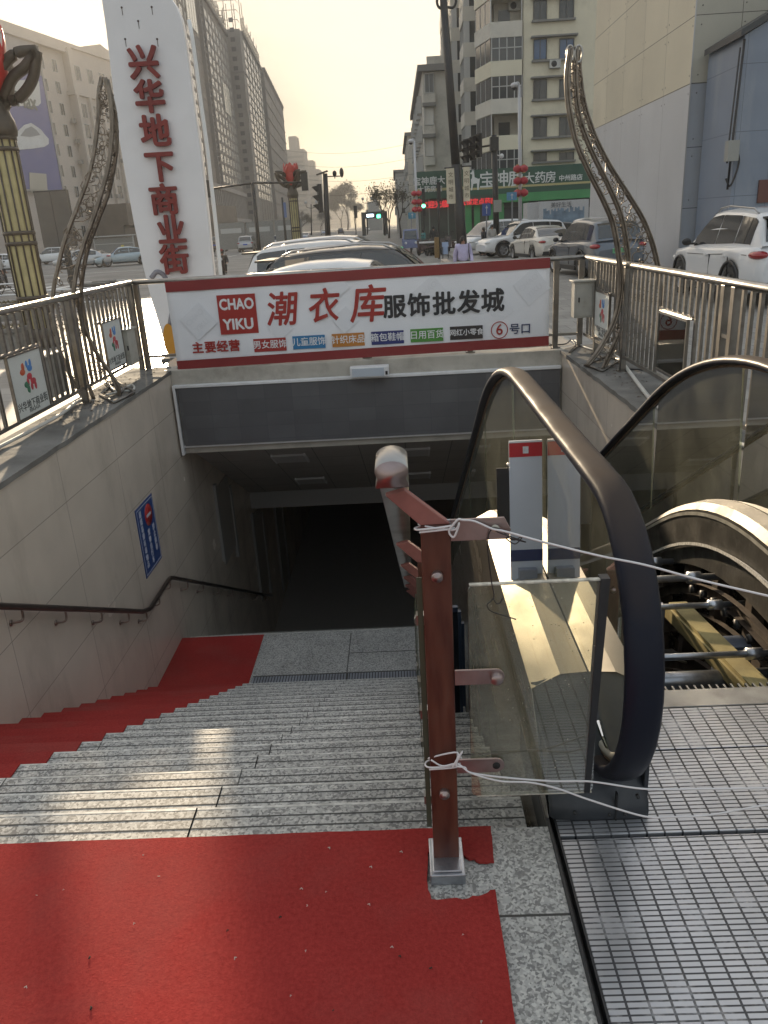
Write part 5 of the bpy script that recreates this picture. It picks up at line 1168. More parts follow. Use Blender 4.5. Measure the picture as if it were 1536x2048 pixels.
    for nm in ('body', 'cabin'):
        o = link(nm, D[nm], t); o.material_slots[0].link = 'OBJECT'; o.material_slots[0].material = pnt
    for nm, m_ in D['wins']: link(nm, m_, t)
    for xw in K['wx']:
        for s in (-1, 1):
            wt_ = link('wheel', D['tyre'], t, 0, (xw, s * (W / 2 - .13), K['wr'])); link('rim', D['rim'], wt_, 0, (0, 0, 0))
    tx = -L / 2 + .07; hx = L / 2 - .16
    def P(nm, g, m_): return g.build(nm, m_, t)
    for s in (-1, 1):
        zt = zs(-L / 2 + .12) - .13; g = MB(); g.ball((tx + .15, s * W * .385, zt), .25, .155, .07 if kind == 'sedan' else .085, 14, 8); P('taillight', g, redl)
        zh = zs(hx - .1) - .12; g = MB(); g.ball((hx, s * W * .36, zh), .20, .16, .075, 10, 6); P('headlight', g, headl)
        g = MB(); xm = K['ws'][1] - .28; zm = zs(xm) + .10; g.ball((xm, s * (W / 2 + .07), zm), .06, .10, .075, 10, 6); g.box(xm - .03, xm + .03, min(s * (W / 2 - .1), s * (W / 2 + .04)), max(s * (W / 2 - .1), s * (W / 2 + .04)), zm - .06, zm - .02); P('mirror', g, trim_b)
    if not small:
        for a, c in K['win'][-2:]:
            for s in (-1, 1): g = MB(); g.obox((a + .14, s * (hw(a) * .995 + .004), .80 if kind == 'sedan' else .88), .18, .03, .03, (0, 0, 0)); P('door_handle', g, pnt)
        for a in [K['win'][-1][0] - .03, K['win'][-2][0] - .03 if len(K['win']) > 2 else K['win'][0][0] + .1]:
            for s in (-1, 1): g = MB(); g.box(a - .004, a + .004, min(s * W * .485, s * W * .5005), max(s * W * .485, s * W * .5005), .36, .88); P('door_seam', g, trim_b)
    for xw in K['wx']:                                           # dark arch lips and sill
        for s in (-1, 1):
            Ra = K['wr'] + .085; g = MB(); g.tube([(xw + Ra * math.cos(math.pi * k / 12), s * (hw(xw + Ra * math.cos(math.pi * k / 12)) * .988), K['wr'] + Ra * .98 * math.sin(math.pi * k / 12)) for k in range(13)], .030 if kind != 'sedan' else .012, 6); P('arch_lip', g, trim_b)
    for s in (-1, 1):
        x0_, x1_ = K['wx'][0] + K['wr'] + .1, K['wx'][1] - K['wr'] - .1; g = MB(); g.box(x0_, x1_, min(s * W * .455, s * W * .497), max(s * W * .455, s * W * .497), .20, .33); P('sill', g, trim_b)
        if not small:
            g = MB(); g.tube([(x, s * (hw(x) * .972 + .006), zs(x) - .13) for x in [-1.9 + .25 * k for k in range(13)]], .006, 4); P('crease', g, trim_b)
    g = MB(); g.box(L / 2 - .12, L / 2 - .005, -W * .30, W * .30, .42, .62); P('grille', g, trim_b)
    g = MB(); g.box(-L / 2 - .012, -L / 2 + .1, -W * .40, W * .40, .30, .46); P('rear_bumper', g, trim_b)
    zp = .78 if kind != 'sedan' else .70; g = MB(); g.box(-L / 2 - .016, -L / 2 + .05, -.24, .24, zp - .07, zp + .07); pl = P('number_plate', g, PL[plate])
    if plate == 'green':
        m_ = text('豫AD1873', .10, mat('plate_text', (.05, .06, .05) if plate == 'green' else (.6, .6, .6), .5), t, (-L / 2 - .018, 0, zp), Matrix.Rotation(rad(-90), 3, 'Z') @ FACE_CAM, .001)
        m_.parent = pl
    if rails:
        for s in (-1, 1): g = MB(); g.tube([(-1.7, s * .62, zr(-1.7) - .0), (-1.5, s * .62, zr(-1.5) + .06), (-.4, s * .62, zr(-.4) + .06), (.1, s * .60, zr(.1) + .05), (.3, s * .58, zr(.3) - .01)], .018, 6); P('roof_rail', g, rim)
        g = MB(); g.box(-2.22, -1.86, -.62, .62, zr(-1.86) - .03, zr(-1.86) + .005); P('spoiler', g, trim_b)
    if taxi: g = MB(); g.box(-.15, .05, -.22, .22, 1.47, 1.60); P('taxi_sign', g, mat('taxi_yellow', (.5, .4, .08), .5))
    return t
wh = paint('white', (.66, .67, .69)); pearl = paint('pearl', (.58, .56, .52), .1); blk = paint('black', (.02, .021, .024)); gry = paint('grey', (.10, .12, .15), .4); slv = paint('silver', (.42, .43, .45), .6); blu = paint('iceblue', (.34, .42, .47), .3); brn = paint('brown', (.12, .085, .06))
G1 = 'cars parked in a row behind the banner'
car('sedan', wh, (at(690, 520, 11.6).x, 11.6, ZG), rad(-4), 'white saloon parked nearest behind the banner, only its roof showing', G1, small=True)
car('suv', blk, (-.25, 14.3, ZG), rad(-5), 'black off roader with silver roof rails, second car behind the banner', G1, rails=True, small=True).scale = (.95, 1, .92)
car('suv', wh, (-1.0, 17.2, ZG), rad(-8), 'white off roader parked third behind the banner', G1, rails=True, small=True).scale = (.95, 1, .965)
car('suv', wh, (-1.2, 20.2, ZG), rad(-10), 'white off roader farthest in the row behind the banner', G1, small=True)
G2 = 'cars parked before the pharmacy and the panel clad building'
car('suv', wh, (7.52, 17.6, ZG), rad(90), 'big white off roader at the right edge with a red tail light', G2, rails=True).scale = (1.05, 1.05, 1.06)
car('suv', gry, (at(1186, 500, 27).x, 27, ZG), rad(97), 'dark grey off roader with a green number plate, seen from behind', G2, plate='green')
car('sedan', pearl, (at(1082, 500, 37).x, 37, ZG), rad(99), 'cream white saloon left of the dark grey off roader', G2)
car('van', wh, (at(990, 480, 48).x, 48, ZG), rad(212), 'white people carrier beside the black traffic mast', G2, small=True)
car('suv', wh, (at(1047, 480, 42).x, 42.5, ZG), rad(195), 'small white car nosing out behind the cream saloon', G2, small=True)
car('sedan', blk, (at(1105, 470, 48.5).x, 47.5, ZG), rad(182), 'black car behind the cream saloon, only its roof showing', G2, small=True)
car('suv', wh, (at(1182, 440, 33.5).x, 33.5, ZG), rad(95), 'white car behind the dark grey off roader, only its roof showing', G2, small=True)
G3 = 'cars on the road at left'
def road_car(kind, pnt, px, py, rz, lab, **k):
    p = atz(px, py, ZR); return car(kind, pnt, p, rad(rz), lab, G3, small=True, **k)
road_car('sedan', blu, 250, 531, 205, 'pale blue taxi with a yellow roof sign driving left', taxi=True)
road_car('sedan', slv, 172, 536, 182, 'silver saloon seen through the left antler sculpture')
road_car('sedan', wh, 8, 545, 185, 'white saloon cut by the left edge behind the golden lamp')
road_car('suv', wh, 110, 528, 175, 'white car half hidden by the golden lamp and its billboard')
road_car('van', brn, 437, 503, 92, 'brown van with a pale roof at the right of the sign pillar')
road_car('suv', slv, 497, 503, 93, 'silver car seen from behind between pillar and T shaped signal')
road_car('sedan', wh, 463, 497, 92, 'white car right beside the brown van'); road_car('sedan', slv, 479, 490, 92, 'small silver car farther along the left kerb')
road_car('sedan', wh, 561, 496, 130, 'white car just above the parked row, left of the flower lamp')
road_car('suv', blk, 682, 468, 93, 'distant dark car with red lights on the road axis'); road_car('sedan', wh, 648, 470, 93, 'distant white car on the road axis'); road_car('sedan', slv, 610, 482, 95, 'silver car behind the far flower lamp column')
road_car('sedan', pearl, 735, 462, 272, 'distant cream car with headlamps under the gantry')
# blue cargo tricycle
a = atz(822, 506, ZR); t = thing('cargo_tricycle', a, 'small blue cab cargo tricycle at the street corner', 'tricycle')
bt = mat('tricycle_blue', (.16, .19, .34), .45, var=.1); x, y, z = a
g = MB(); g.box(x - .55, x + .55, y - .7, y + .3, z + .35, z + .9).prism([(x - .55, y - .65, z + .9), (x + .55, y - .65, z + .9), (x + .48, y - .35, z + 1.6), (x - .48, y - .35, z + 1.6)], (0, .7, 0)); g.build('cab', bt, t, bevel=.04)
g = MB(); g.add([(x - .46, y - .65, z + .95), (x + .46, y - .65, z + .95), (x + .42, y - .40, z + 1.5), (x - .42, y - .40, z + 1.5)], [(0, 1, 2, 3)]); g.v = [(v[0], v[1] - .012, v[2]) for v in g.v]; g.build('windscreen', cglass, t)
g = MB(); g.box(x - .6, x + .6, y + .35, y + 1.9, z + .5, z + 1.0); g.build('cargo_bed', bt, t)
for dx, dy in ((0, -.45), (-.5, 1.3), (.5, 1.3)): g = MB(); g.lathe([(.1, -.06), (.25, -.06), (.25, .06), (.1, .06)], (x + dx, y + dy, z + .25), 14, 'X'); g.build('wheel', tyre, t)
for s in (-1, 1): g = MB(); g.ball((x + s * .35, y - .72, z + .7), .09, .05, .09, 8, 6); g.build('headlight', headl, t)

# ================================================================ people and scooters
def skin_mesh(J, E, name, m, sub=1):
    """J: joint -> (point, radius); E: bones; one continuous surface"""
    ks = list(J); me = bpy.data.meshes.new(name); me.from_pydata([J[k][0] for k in ks], [(ks.index(a), ks.index(b)) for a, b in E], []); me.update()
    o = bpy.data.objects.new(name, me); C.objects.link(o); o.modifiers.new('skin', 'SKIN')
    me.skin_vertices.new() if not me.skin_vertices else None
    for i, k in enumerate(ks):
        r = J[k][1]; me.skin_vertices[0].data[i].radius = r if isinstance(r, tuple) else (r, r)
    me.skin_vertices[0].data[0].use_root = True
    s = o.modifiers.new('sub', 'SUBSURF'); s.levels = sub; s.render_levels = sub
    dg = bpy.context.evaluated_depsgraph_get(); dg.update(); r = bpy.data.meshes.new_from_object(o.evaluated_get(dg)); bpy.data.objects.remove(o); bpy.data.meshes.remove(me)
    r.materials.clear(); r.materials.append(m); r.name = name
    r.polygons.foreach_set('use_smooth', [True] * len(r.polygons)); return r
skinm = mat('skin', (.36, .20, .14), .5); hairm = mat('hair', (.02, .016, .014), .6)
def person(loc, rz, H, top, trousers, label, seat=False, walk=0.06, long_hair=True, bag=False, bulk=1.0, group=None):
    t = thing('person', loc, label, 'person', group, rz, world=False)
    V = Vector; h = H; zz = -.30 * h if seat else 0       # faces -Y when rz is 0
    P = dict(pel=V((0, 0, .53*h+zz)), sp=V((0, .0, .63*h+zz)), ch=V((0, .0, .75*h+zz)), nk=V((0, -.005, .845*h+zz)), hd=V((0, -.012, .895*h+zz)), tp=V((0, -.01, .955*h+zz)))
    for s, n in ((-1, 'l'), (1, 'r')):
        k = walk * s
        P['sh'+n] = V((s*.108*h, 0, .805*h+zz)); P['el'+n] = V((s*.14*h, .03*h - k*.3*h, .64*h+zz)); P['wr'+n] = V((s*.145*h, -.03*h - k*h*.8, .50*h+zz))
        if seat: P['el'+n] = V((s*.14*h, -.06*h, .66*h+zz)); P['wr'+n] = V((s*.13*h, -.2*h, .62*h+zz))
        P['hp'+n] = V((s*.052*h, 0, .52*h+zz)); P['kn'+n] = V((s*.058*h, -.02*h + k*h*.6, .285*h)); P['an'+n] = V((s*.058*h, .015*h + k*h*1.2, .045*h)); P['to'+n] = V((s*.066*h, -.075*h + k*h*1.2, .022*h))
        if seat: P['kn'+n] = V((s*.08*h, -.22*h, .26*h)); P['an'+n] = V((s*.07*h, -.16*h, .05*h)); P['to'+n] = V((s*.075*h, -.25*h, .03*h))
    r = lambda f: f * h
    J = {'pel': (P['pel'], (r(.078), r(.06))), 'sp': (P['sp'], (r(.07), r(.052))), 'ch': (P['ch'], (r(.085), r(.058))), 'nk': (P['nk'], r(.03)), 'hd': (P['hd'], (r(.044), r(.050))), 'tp': (P['tp'], (r(.042), r(.048)))}
    E = [('pel', 'sp'), ('sp', 'ch'), ('ch', 'nk'), ('nk', 'hd'), ('hd', 'tp')]
    for n in 'lr':
        s = 1 if n == 'r' else -1
        J.update({'sh'+n: (P['sh'+n], r(.032)), 'el'+n: (P['el'+n], r(.024)), 'wr'+n: (P['wr'+n], (r(.018), r(.012))), 'hp'+n: (P['hp'+n], r(.052)), 'kn'+n: (P['kn'+n], r(.034)), 'an'+n: (P['an'+n], r(.022)), 'to'+n: (P['to'+n], (r(.024), r(.016)))})
        E += [('ch', 'sh'+n), ('sh'+n, 'el'+n), ('el'+n, 'wr'+n), ('pel', 'hp'+n), ('hp'+n, 'kn'+n), ('kn'+n, 'an'+n), ('an'+n, 'to'+n)]
        d = (P['wr'+n] - P['el'+n]).normalized(); pm = P['wr'+n] + d * .045 * h; J['pm'+n] = (pm, (r(.022), r(.012))); E.append(('wr'+n, 'pm'+n))
        for q, (ox, ln) in enumerate(((-.018, .036), (-.006, .044), (.006, .046), (.018, .038))):
            a_ = pm + V((0, ox * h, 0)) + d * .018 * h; b_ = a_ + d * ln * h + V((-s * .008 * h, 0, 0)); J['f%d%s' % (q, n)] = (a_, r(.0058)); J['g%d%s' % (q, n)] = (b_, r(.0048)); E += [('pm'+n, 'f%d%s' % (q, n)), ('f%d%s' % (q, n), 'g%d%s' % (q, n))]
        th = P['wr'+n] + d * .02 * h + V((-s * .012 * h, -.022 * h, 0)); J['th'+n] = (th, r(.0068)); J['ti'+n] = (th + d * .03 * h + V((0, -.006 * h, 0)), r(.0055)); E += [('wr'+n, 'th'+n), ('th'+n, 'ti'+n)]
    link('body', skin_mesh(J, E, 'body', skinm), t)
    b = bulk
    JT = {'pel': (P['pel'] + V((0, 0, -.02*h)), (r(.098*b), r(.078*b))), 'sp': (P['sp'], (r(.095*b), r(.075*b))), 'ch': (P['ch'], (r(.104*b), r(.076*b))), 'nk': (P['nk'] + V((0, 0, -.022*h)), r(.042))}
    ET = [('pel', 'sp'), ('sp', 'ch'), ('ch', 'nk')]
    for n in 'lr':
        JT.update({'sh'+n: (P['sh'+n], r(.046*b)), 'el'+n: (P['el'+n], r(.040*b)), 'wr'+n: (P['wr'+n].lerp(P['el'+n], .08), r(.030*b))}); ET += [('ch', 'sh'+n), ('sh'+n, 'el'+n), ('el'+n, 'wr'+n)]
    link('jacket', skin_mesh(JT, ET, 'jacket', top, 2), t)
    JL = {'pel': (P['pel'] + V((0, 0, -.01*h)), (r(.088), r(.070)))}; EL = []
    for n in 'lr': JL.update({'hp'+n: (P['hp'+n] + V((0, 0, -.02*h)), r(.060)), 'kn'+n: (P['kn'+n], r(.046)), 'an'+n: (P['an'+n] + V((0, 0, .02*h)), r(.036))}); EL += [('pel', 'hp'+n), ('hp'+n, 'kn'+n), ('kn'+n, 'an'+n)]
    link('trousers', skin_mesh(JL, EL, 'trousers', trousers, 2), t)
    c = P['hd']; g = MB(); g.ball(c + V((0, .012*h, .024*h)), .055*h, .060*h, .062*h, 12, 8)
    if long_hair:
        for s in (-1, 1): g.ball(c + V((s*.045*h, .02*h, -.02*h)), .022*h, .035*h, .06*h, 8, 6)
    g.build('hair', hairm, t)
    g = MB(); g.ball(c + V((0, -.057*h, -.004*h)), .008*h, .012*h, .014*h, 6, 5); g.build('nose', skinm, t)
    g = MB()
    for s in (-1, 1): g.ball(c + V((s*.019*h, -.049*h, .010*h)), .0075*h, .005*h, .005*h, 6, 5)
    g.build('eyes', hairm, t); g = MB(); g.ball(c + V((0, -.049*h, -.026*h)), .015*h, .005*h, .004*h, 6, 5); g.build('mouth', mat('lips', (.25, .08, .07), .5), t)
    g = MB()
    for n in 'lr': g.ball((P['an'+n] + P['to'+n]) / 2 + V((0, 0, -.008*h)), .032*h, .075*h, .026*h, 8, 6)
    g.build('shoes', black, t)
    if bag: g = MB(); g.tube([P['shr'] + V((-.01*h, -.05*h, .04*h)), P['ch'] + V((.09*h, -.085*h, -.06*h)), P['pel'] + V((.12*h, -.06*h, 0))], .012, 5); g.ball(P['pel'] + V((.15*h, .02, -.02)), .05, .14, .13, 8, 6); g.build('shoulder_bag', black, t)
    return t
lil = mat('lilac_cloth', (.46, .42, .60), .8, var=.1, scale=6); jean = mat('dark_jeans', (.035, .045, .06), .85); dk = mat('dark_cloth', (.03, .03, .034), .85); lgt = mat('pale_cloth', (.42, .40, .38), .85); teal = mat('teal_cloth', (.06, .20, .20), .85); yel = mat('yellow_cloth', (.42, .36, .06), .8); redc = mat('red_cloth', (.25, .03, .04), .8)
person((at(926, 500, 22.8).x, 22.8, ZG), rad(6), 1.52, lil, jean, 'person in a lilac padded jacket and dark jeans walking this way', bag=True, bulk=1.12, walk=.1)
person((at(984, 500, 44).x, 44, ZG), rad(20), 1.62, lgt, dk, 'person in a pale top and dark trousers standing by the traffic mast', long_hair=False, walk=.03)
person((at(967, 500, 44.5).x, 44.5, ZG), rad(-70), 1.50, dk, dk, 'person in dark clothes standing left of the one in a pale top', walk=.03)
person((at(1008, 500, 43).x, 43, ZG), rad(60), 1.35, yel, dk, 'person in a yellow vest beside the small white car', walk=.05)
person((at(1063, 480, 44.5).x, 44.5, ZG), rad(0), 1.62, dk, dk, 'person behind the cream saloon, only a dark head showing', long_hair=False)
person((at(868, 500, 54.5).x, 54.5, ZG), rad(180), 1.65, dk, dk, 'person in dark clothes at the pharmacy door', long_hair=False)
person((at(848, 500, 56).x, 56, ZR), rad(120), 1.6, teal, dk, 'person in a teal top among the parked scooters')
def scooter(loc, rz, label, body, group=None):
    t = thing('scooter', loc, label, 'scooter', group, rz, world=False)
    for y in (-.6, .58): g = MB(); g.lathe([(.10, -.05), (.21, -.055), (.24, 0), (.21, .055), (.10, .05)], (0, y, .24), 16, 'X'); g.build('wheel', tyre, t)
    g = MB(); g.box(-.14, .14, -.35, .2, .26, .34).prism([(-.15, .1, .34), (-.15, .75, .45), (-.15, .72, .62), (-.15, .05, .68)], (.3, 0, 0)).prism([(-.16, -.42, .3), (-.16, -.34, .3), (-.16, -.5, .95), (-.16, -.58, .95)], (.32, 0, 0)); g.build('body', body, t, bevel=.03)
    g = MB(); g.box(-.13, .13, .02, .74, .685, .76); g.build('seat', black, t, bevel=.03)
    g = MB(); g.tube(bez([(-.34, -.42, 1.02), (-.15, -.5, 1.0), (.15, -.5, 1.0), (.34, -.42, 1.02)], 4), .018, 6); g.cyl((0, -.52, 1.0), (0, -.62, .25), .03, 8); g.build('handlebar', iron, t)
    g = MB(); g.ball((0, -.6, .85), .09, .06, .08, 8, 6); g.build('headlight', headl, t)
    for s in (-1, 1): g = MB(); g.cyl((s * .24, -.44, 1.02), (s * .28, -.44, 1.2), .008, 5).ball((s * .29, -.44, 1.22), .05, .015, .035, 8, 5); g.build('mirror', iron, t)
    return t
dr = mat('scooter_dark', (.04, .02, .022), .35, coat=.4)
a = atz(447, 553, ZR); scooter(a, rad(8), 'dark scooter ridden this way right of the sign pillar', dr); person((a.x, a.y + .3, ZR + .12), rad(8), 1.66, dk, dk, 'person in dark clothes with a red scarf riding the scooter', seat=True, long_hair=False)
g = MB(); c = Vector((a.x - .02, a.y - .16, ZR + 1.25)); g.ball(c + Vector((0, .3, 0)), .13, .12, .07, 10, 6); tag(g.build('red_scarf', redc), 'red scarf round the neck of the scooter rider', 'scarf')
a = atz(4, 578, ZG); scooter(a, rad(200), 'scooter cut by the left edge of the picture', mat('scooter_grey', (.06, .06, .07), .4)); person((a.x - .1, a.y + .6, ZG), rad(120), 1.6, lgt, dk, 'person in pale clothes at the left edge beside a scooter')
s0 = None; labs = ['dark parked scooter nearest the ochre barrier post', 'second parked scooter left of the barrier post', 'third parked scooter in the row before the pharmacy', 'fourth parked scooter in the row before the pharmacy', 'parked scooter at the left end of the pharmacy row', 'parked scooter right of the tall lamp post']
for i, px in enumerate((896, 884, 866, 856, 845, 903)):
    p = (at(px, 500, 53).x, 53 - .2 * i, ZG if px > 884 else ZR)
    if s0 is None: s0 = scooter(p, rad(170), labs[0], dr, 'scooters parked before the pharmacy')
    else: copy_tree(s0, p, rad(160 + 11 * i), labs[i])
# ================================================================ buildings
pane_b = mat('painted_sky_pane', (.60, .58, .54), .25, .1); pane_d = mat('dark_pane_b', (.045, .05, .055), .10, spec=.7); pane_bl = mat('blue_pane', (.05, .10, .20), .12, spec=.7)  # pane_b: the sky's reflection is painted in as a pale base colour
wfr = mat('window_frame', (.07, .07, .07), .5); wfl = mat('window_frame_pale', (.45, .45, .44), .5)
def win_mesh(w, h, fm, pm, d=.12, bars=1, name='window'):
    g = MB(); g.slot(1).box(-w/2, w/2, -.03, 0, 0, h); g.slot(0); f = .06
    g.box(-w/2, w/2, -d, -.0305, 0, f).box(-w/2, w/2, -d, -.0305, h - f, h).box(-w/2, -w/2 + f, -d, -.0305, f, h - f).box(w/2 - f, w/2, -d, -.0305, f, h - f)
    for k in range(bars): x = -w/2 + w * (k + 1) / (bars + 1); g.box(x - .025, x + .025, -.07, -.0305, f, h - f)
    return g.mesh(name, [fm, pm])
def put_windows(root, p0, p1, spots, me, limit=100, name='window'):
    """spots: (distance along p0->p1, sill height); outward is to the right of p0->p1"""
    a = Vector((*p0, 0)); d = Vector((*p1, 0)) - a; u = d.normalized(); ang = math.atan2(u.y, u.x)
    spots = sorted(spots, key=lambda q: (a + u * q[0]).length)
    for s, z in spots[:limit]:
        o = link(name, me, root, 0, a + u * s + Vector((0, 0, z)) - root.location); o.rotation_euler = (0, 0, ang)
    if len(spots) > limit:
        g = MB(); Q = Matrix.Rotation(ang, 3, 'Z')
        for s, z in spots[limit:]:
            q = a + u * s + Vector((0, 0, z)); o0 = len(g.v); g.v += [tuple(q + Q @ v.co) for v in me.vertices]
            for p in me.polygons: g.f.append(tuple(i + o0 for i in p.vertices)); g.m.append(p.material_index); g.sm.append(False)
        tag(g.build('more_windows', list(me.materials), root), kind='stuff')
def fbox(g, p0, p1, s0, s1, d0, d1, z0, z1):
    """box on a facade: s along it, d outwards"""
    a = Vector((*p0, 0)); u = (Vector((*p1, 0)) - a).normalized(); nrm = Vector((u.y, -u.x, 0)); P = []
    for z in (z0, z1):
        for s, d in ((s0, d0), (s1, d0), (s1, d1), (s0, d1)): P.append(a + u * s + nrm * d + Vector((0, 0, z)))
    g.add(P, [(0,1,2,3), (7,6,5,4), (4,5,1,0), (5,6,2,1), (6,7,3,2), (7,4,0,3)])
def T(name, p, label, cat='building', group=None): return thing(name, (p[0], p[1], ZR), label, cat, group)
xy = lambda v: (v.x, v.y)

# --- classical hotel-like block, left
pinkw = mat('pale_render', (.50, .445, .40), .8, var=.08, scale=.3, dirt=.3, dcol=(.25, .22, .2), dscale=.3)
P0 = xy(at(80, 250, 140)); u = Vector((.20, 1)).normalized(); q = lambda s: (P0[0] + u.x * s, P0[1] + u.y * s)
t = T('classical_building', P0, 'pale nine storey block with cornice and pediment behind the sign pillar')
zc = at(67, 63, 140).z; A0, A1 = q(-45), q(60); O = 45
g = MB(); fbox(g, A0, A1, 0, 105, -22, 0, ZR, zc - 1.2); g.build('wall', pinkw, t)
g = MB(); fbox(g, A0, A1, 0, 105, -22, .9, zc - 1.2, zc - .5); fbox(g, A0, A1, 0, 105, -22, .4, zc - .5, zc + .6); fbox(g, A0, A1, O + 9.5, O + 31, .0, 1.6, zc - 7.6, zc - 6.9); g.build('cornice', pinkw, t)
g = MB(); fbox(g, A0, A1, O + 10, O + 30.5, 0, 1.2, ZR + 8, zc - .4)
g.build('projecting_bay', pinkw, t)
a = Vector((*q(11), zc - .4)); b = Vector((*q(30), zc - .4)); nn = Vector((u.y, -u.x, 0)); g = MB(); g.prism([a + nn * 1.5, b + nn * 1.5, (a + b) / 2 + nn * 1.5 + Vector((0, 0, 2.2))][::-1], nn * -2); g.build('pediment', pinkw, t)
fh = 3.25; w1 = win_mesh(1.3, 1.9, wfl, pane_d, .05, 1)
put_windows(t, A0, A1, [(O + s, zc - 4.5 - fh * k) for s in (3.6, 7.2) for k in range(9)], w1)
w2 = win_mesh(1.7, 2.3, wfl, pane_d, .05, 1)
for k in range(8):
    put_windows(t, q(-45 + 0), q(60), [], w1)
aa, bb = (Vector((*A0, 0)) + nn * 1.2, Vector((*A1, 0)) + nn * 1.2)
put_windows(t, xy(aa), xy(bb), [(O + 12 + 3.9 * c, zc - 5.2) for c in range(5)] + [(O + 12 + 3.9 * c, zc - 11.0 - fh * k) for c in range(5) for k in range(7)], w2)
g = MB()
for c in range(6): fbox(g, xy(aa), xy(bb), O + 9.9 + 3.9 * c - .25, O + 9.9 + 3.9 * c + .45, 0, .55, ZR + 8, zc - 7.6)
g.build('pilaster', pinkw, t)
for k, (s, z) in enumerate(((9.2, zc - 12), (9.2, zc - 18.5), (9.3, zc - 15.2), (13.9, zc - 14.5), (17.8, zc - 14.5), (13.9, zc - 21), (21.6, zc - 17.7), (17.8, zc - 24))):
    g = MB(); fbox(g, A0, A1, O + s - .45, O + s + .45, .3 if s < 10 else 1.5, .8 if s < 10 else 2.0, z, z + .7); g.build('air_conditioner', mat('ac_grey', (.25, .24, .23), .6), t)
brownm = mat('podium_brown', (.13, .105, .085), .6, var=.15, scale=.6)
g = MB(); fbox(g, A0, A1, O + 9, O + 60, 1.3, 8, ZR + 4.4, ZR + 8); fbox(g, A0, A1, O + 9, O + 60, 1.3, 7, ZR, ZR + 4.4); g.build('podium', brownm, t)
for s, w_, col in ((27, 5, (.42, .15, .06)), (34, 4, (.36, .10, .07)), (20, 4, (.35, .33, .30))):
    g = MB(); fbox(g, A0, A1, O + s, O + s + w_, 8.0, 8.2, ZR + 2.6, ZR + 4.6); g.build('shop_sign', mat('shop_%d' % s, col, .6, var=.15), t)
    g = MB(); fbox(g, A0, A1, O + s, O + s + w_, 7.0, 7.1, ZR, ZR + 2.5); g.build('shop_window', pane_d, t)
# big advertisement on its near part
bb_ = thing('wall_advertisement', (*q(-20), 10), 'huge violet blue wall advertisement with a white car and the word Max', 'billboard')
adb = mat('ad_blue', (.10, .115, .29), .6, col2=(.15, .155, .33), scale=.08, detail=2)
nn2 = (u.y, -u.x); E0, E1 = A0, A1
z0, z1 = at(125, 380, 140).z, zc - .6
g = MB(); fbox(g, E0, E1, 4, O + 2.2, .05, .5, z0, z1 - 5.2); g.build('sheet', adb, bb_)
g = MB(); fbox(g, E0, E1, 4, O + 2.2, .05, .5, z1 - 5.19, z1); g.build('grey_head', mat('ad_grey', (.26, .25, .27), .6, var=.2, scale=.15), bb_)
g = MB(); fbox(g, E0, E1, O + 2.2, O + 2.6, .05, .6, z0 - .3, z1 + .2); fbox(g, E0, E1, 4, O + 2.6, .05, .6, z0 - .3, z0); g.build('frame', mat('ad_frame', (.3, .29, .28), .5), bb_)
def adp(px, py):                                             # a point on the advertisement sheet
    d = M3 @ Vector(((px - 768) / F, -(py - 1024) / F, -1)); a3 = Vector((*A0, 0)); n3 = Vector((u.y, -u.x, 0)); o = Vector((0, 0, CAMH)); tt = (a3 + n3 * .55 - o).dot(n3) / d.dot(n3); return o + d * tt
g = MB(); g.prism([adp(*p) for p in ((-60, 212), (-60, 168), (72, 158), (78, 163), (82, 206), (76, 212))], Vector((u.y, -u.x, 0)) * -.02); g.build('white_panel', mat('ad_white', (.50, .52, .52), .5), bb_)
ad_rot = Matrix.Rotation(math.atan2(u.y, u.x), 3, 'Z') @ FACE_CAM
pM = adp(52, 203); text('Max', 3.0, mat('ad_text', (.12, .14, .13), .6), bb_, pM + Vector((u.y, -u.x, 0)) * .05, ad_rot, .02, .03)
carm = mat('ad_car', (.52, .54, .56), .5, var=.12, scale=.5)
g = MB(); g.prism([adp(*p) for p in ((30, 300), (22, 285), (30, 268), (48, 250), (62, 246), (80, 258), (90, 270), (97, 278), (97, 288), (88, 294), (60, 298))][::-1], Vector((u.y, -u.x, 0)) * .04); g.build('car_picture', carm, bb_)
g = MB(); g.prism([adp(*p) for p in ((40, 272), (50, 258), (62, 253), (72, 260), (80, 270), (60, 274))][::-1], Vector((u.y, -u.x, 0)) * .07); g.build('car_window_picture', mat('ad_carwin', (.20, .22, .25), .5), bb_)
g = MB(); g.prism([adp(*p) for p in ((60, 385), (58, 345), (92, 348), (95, 385))][::-1], Vector((u.y, -u.x, 0)) * .05); g.build('building_picture', mat('ad_bldg', (.40, .38, .33), .6), bb_)
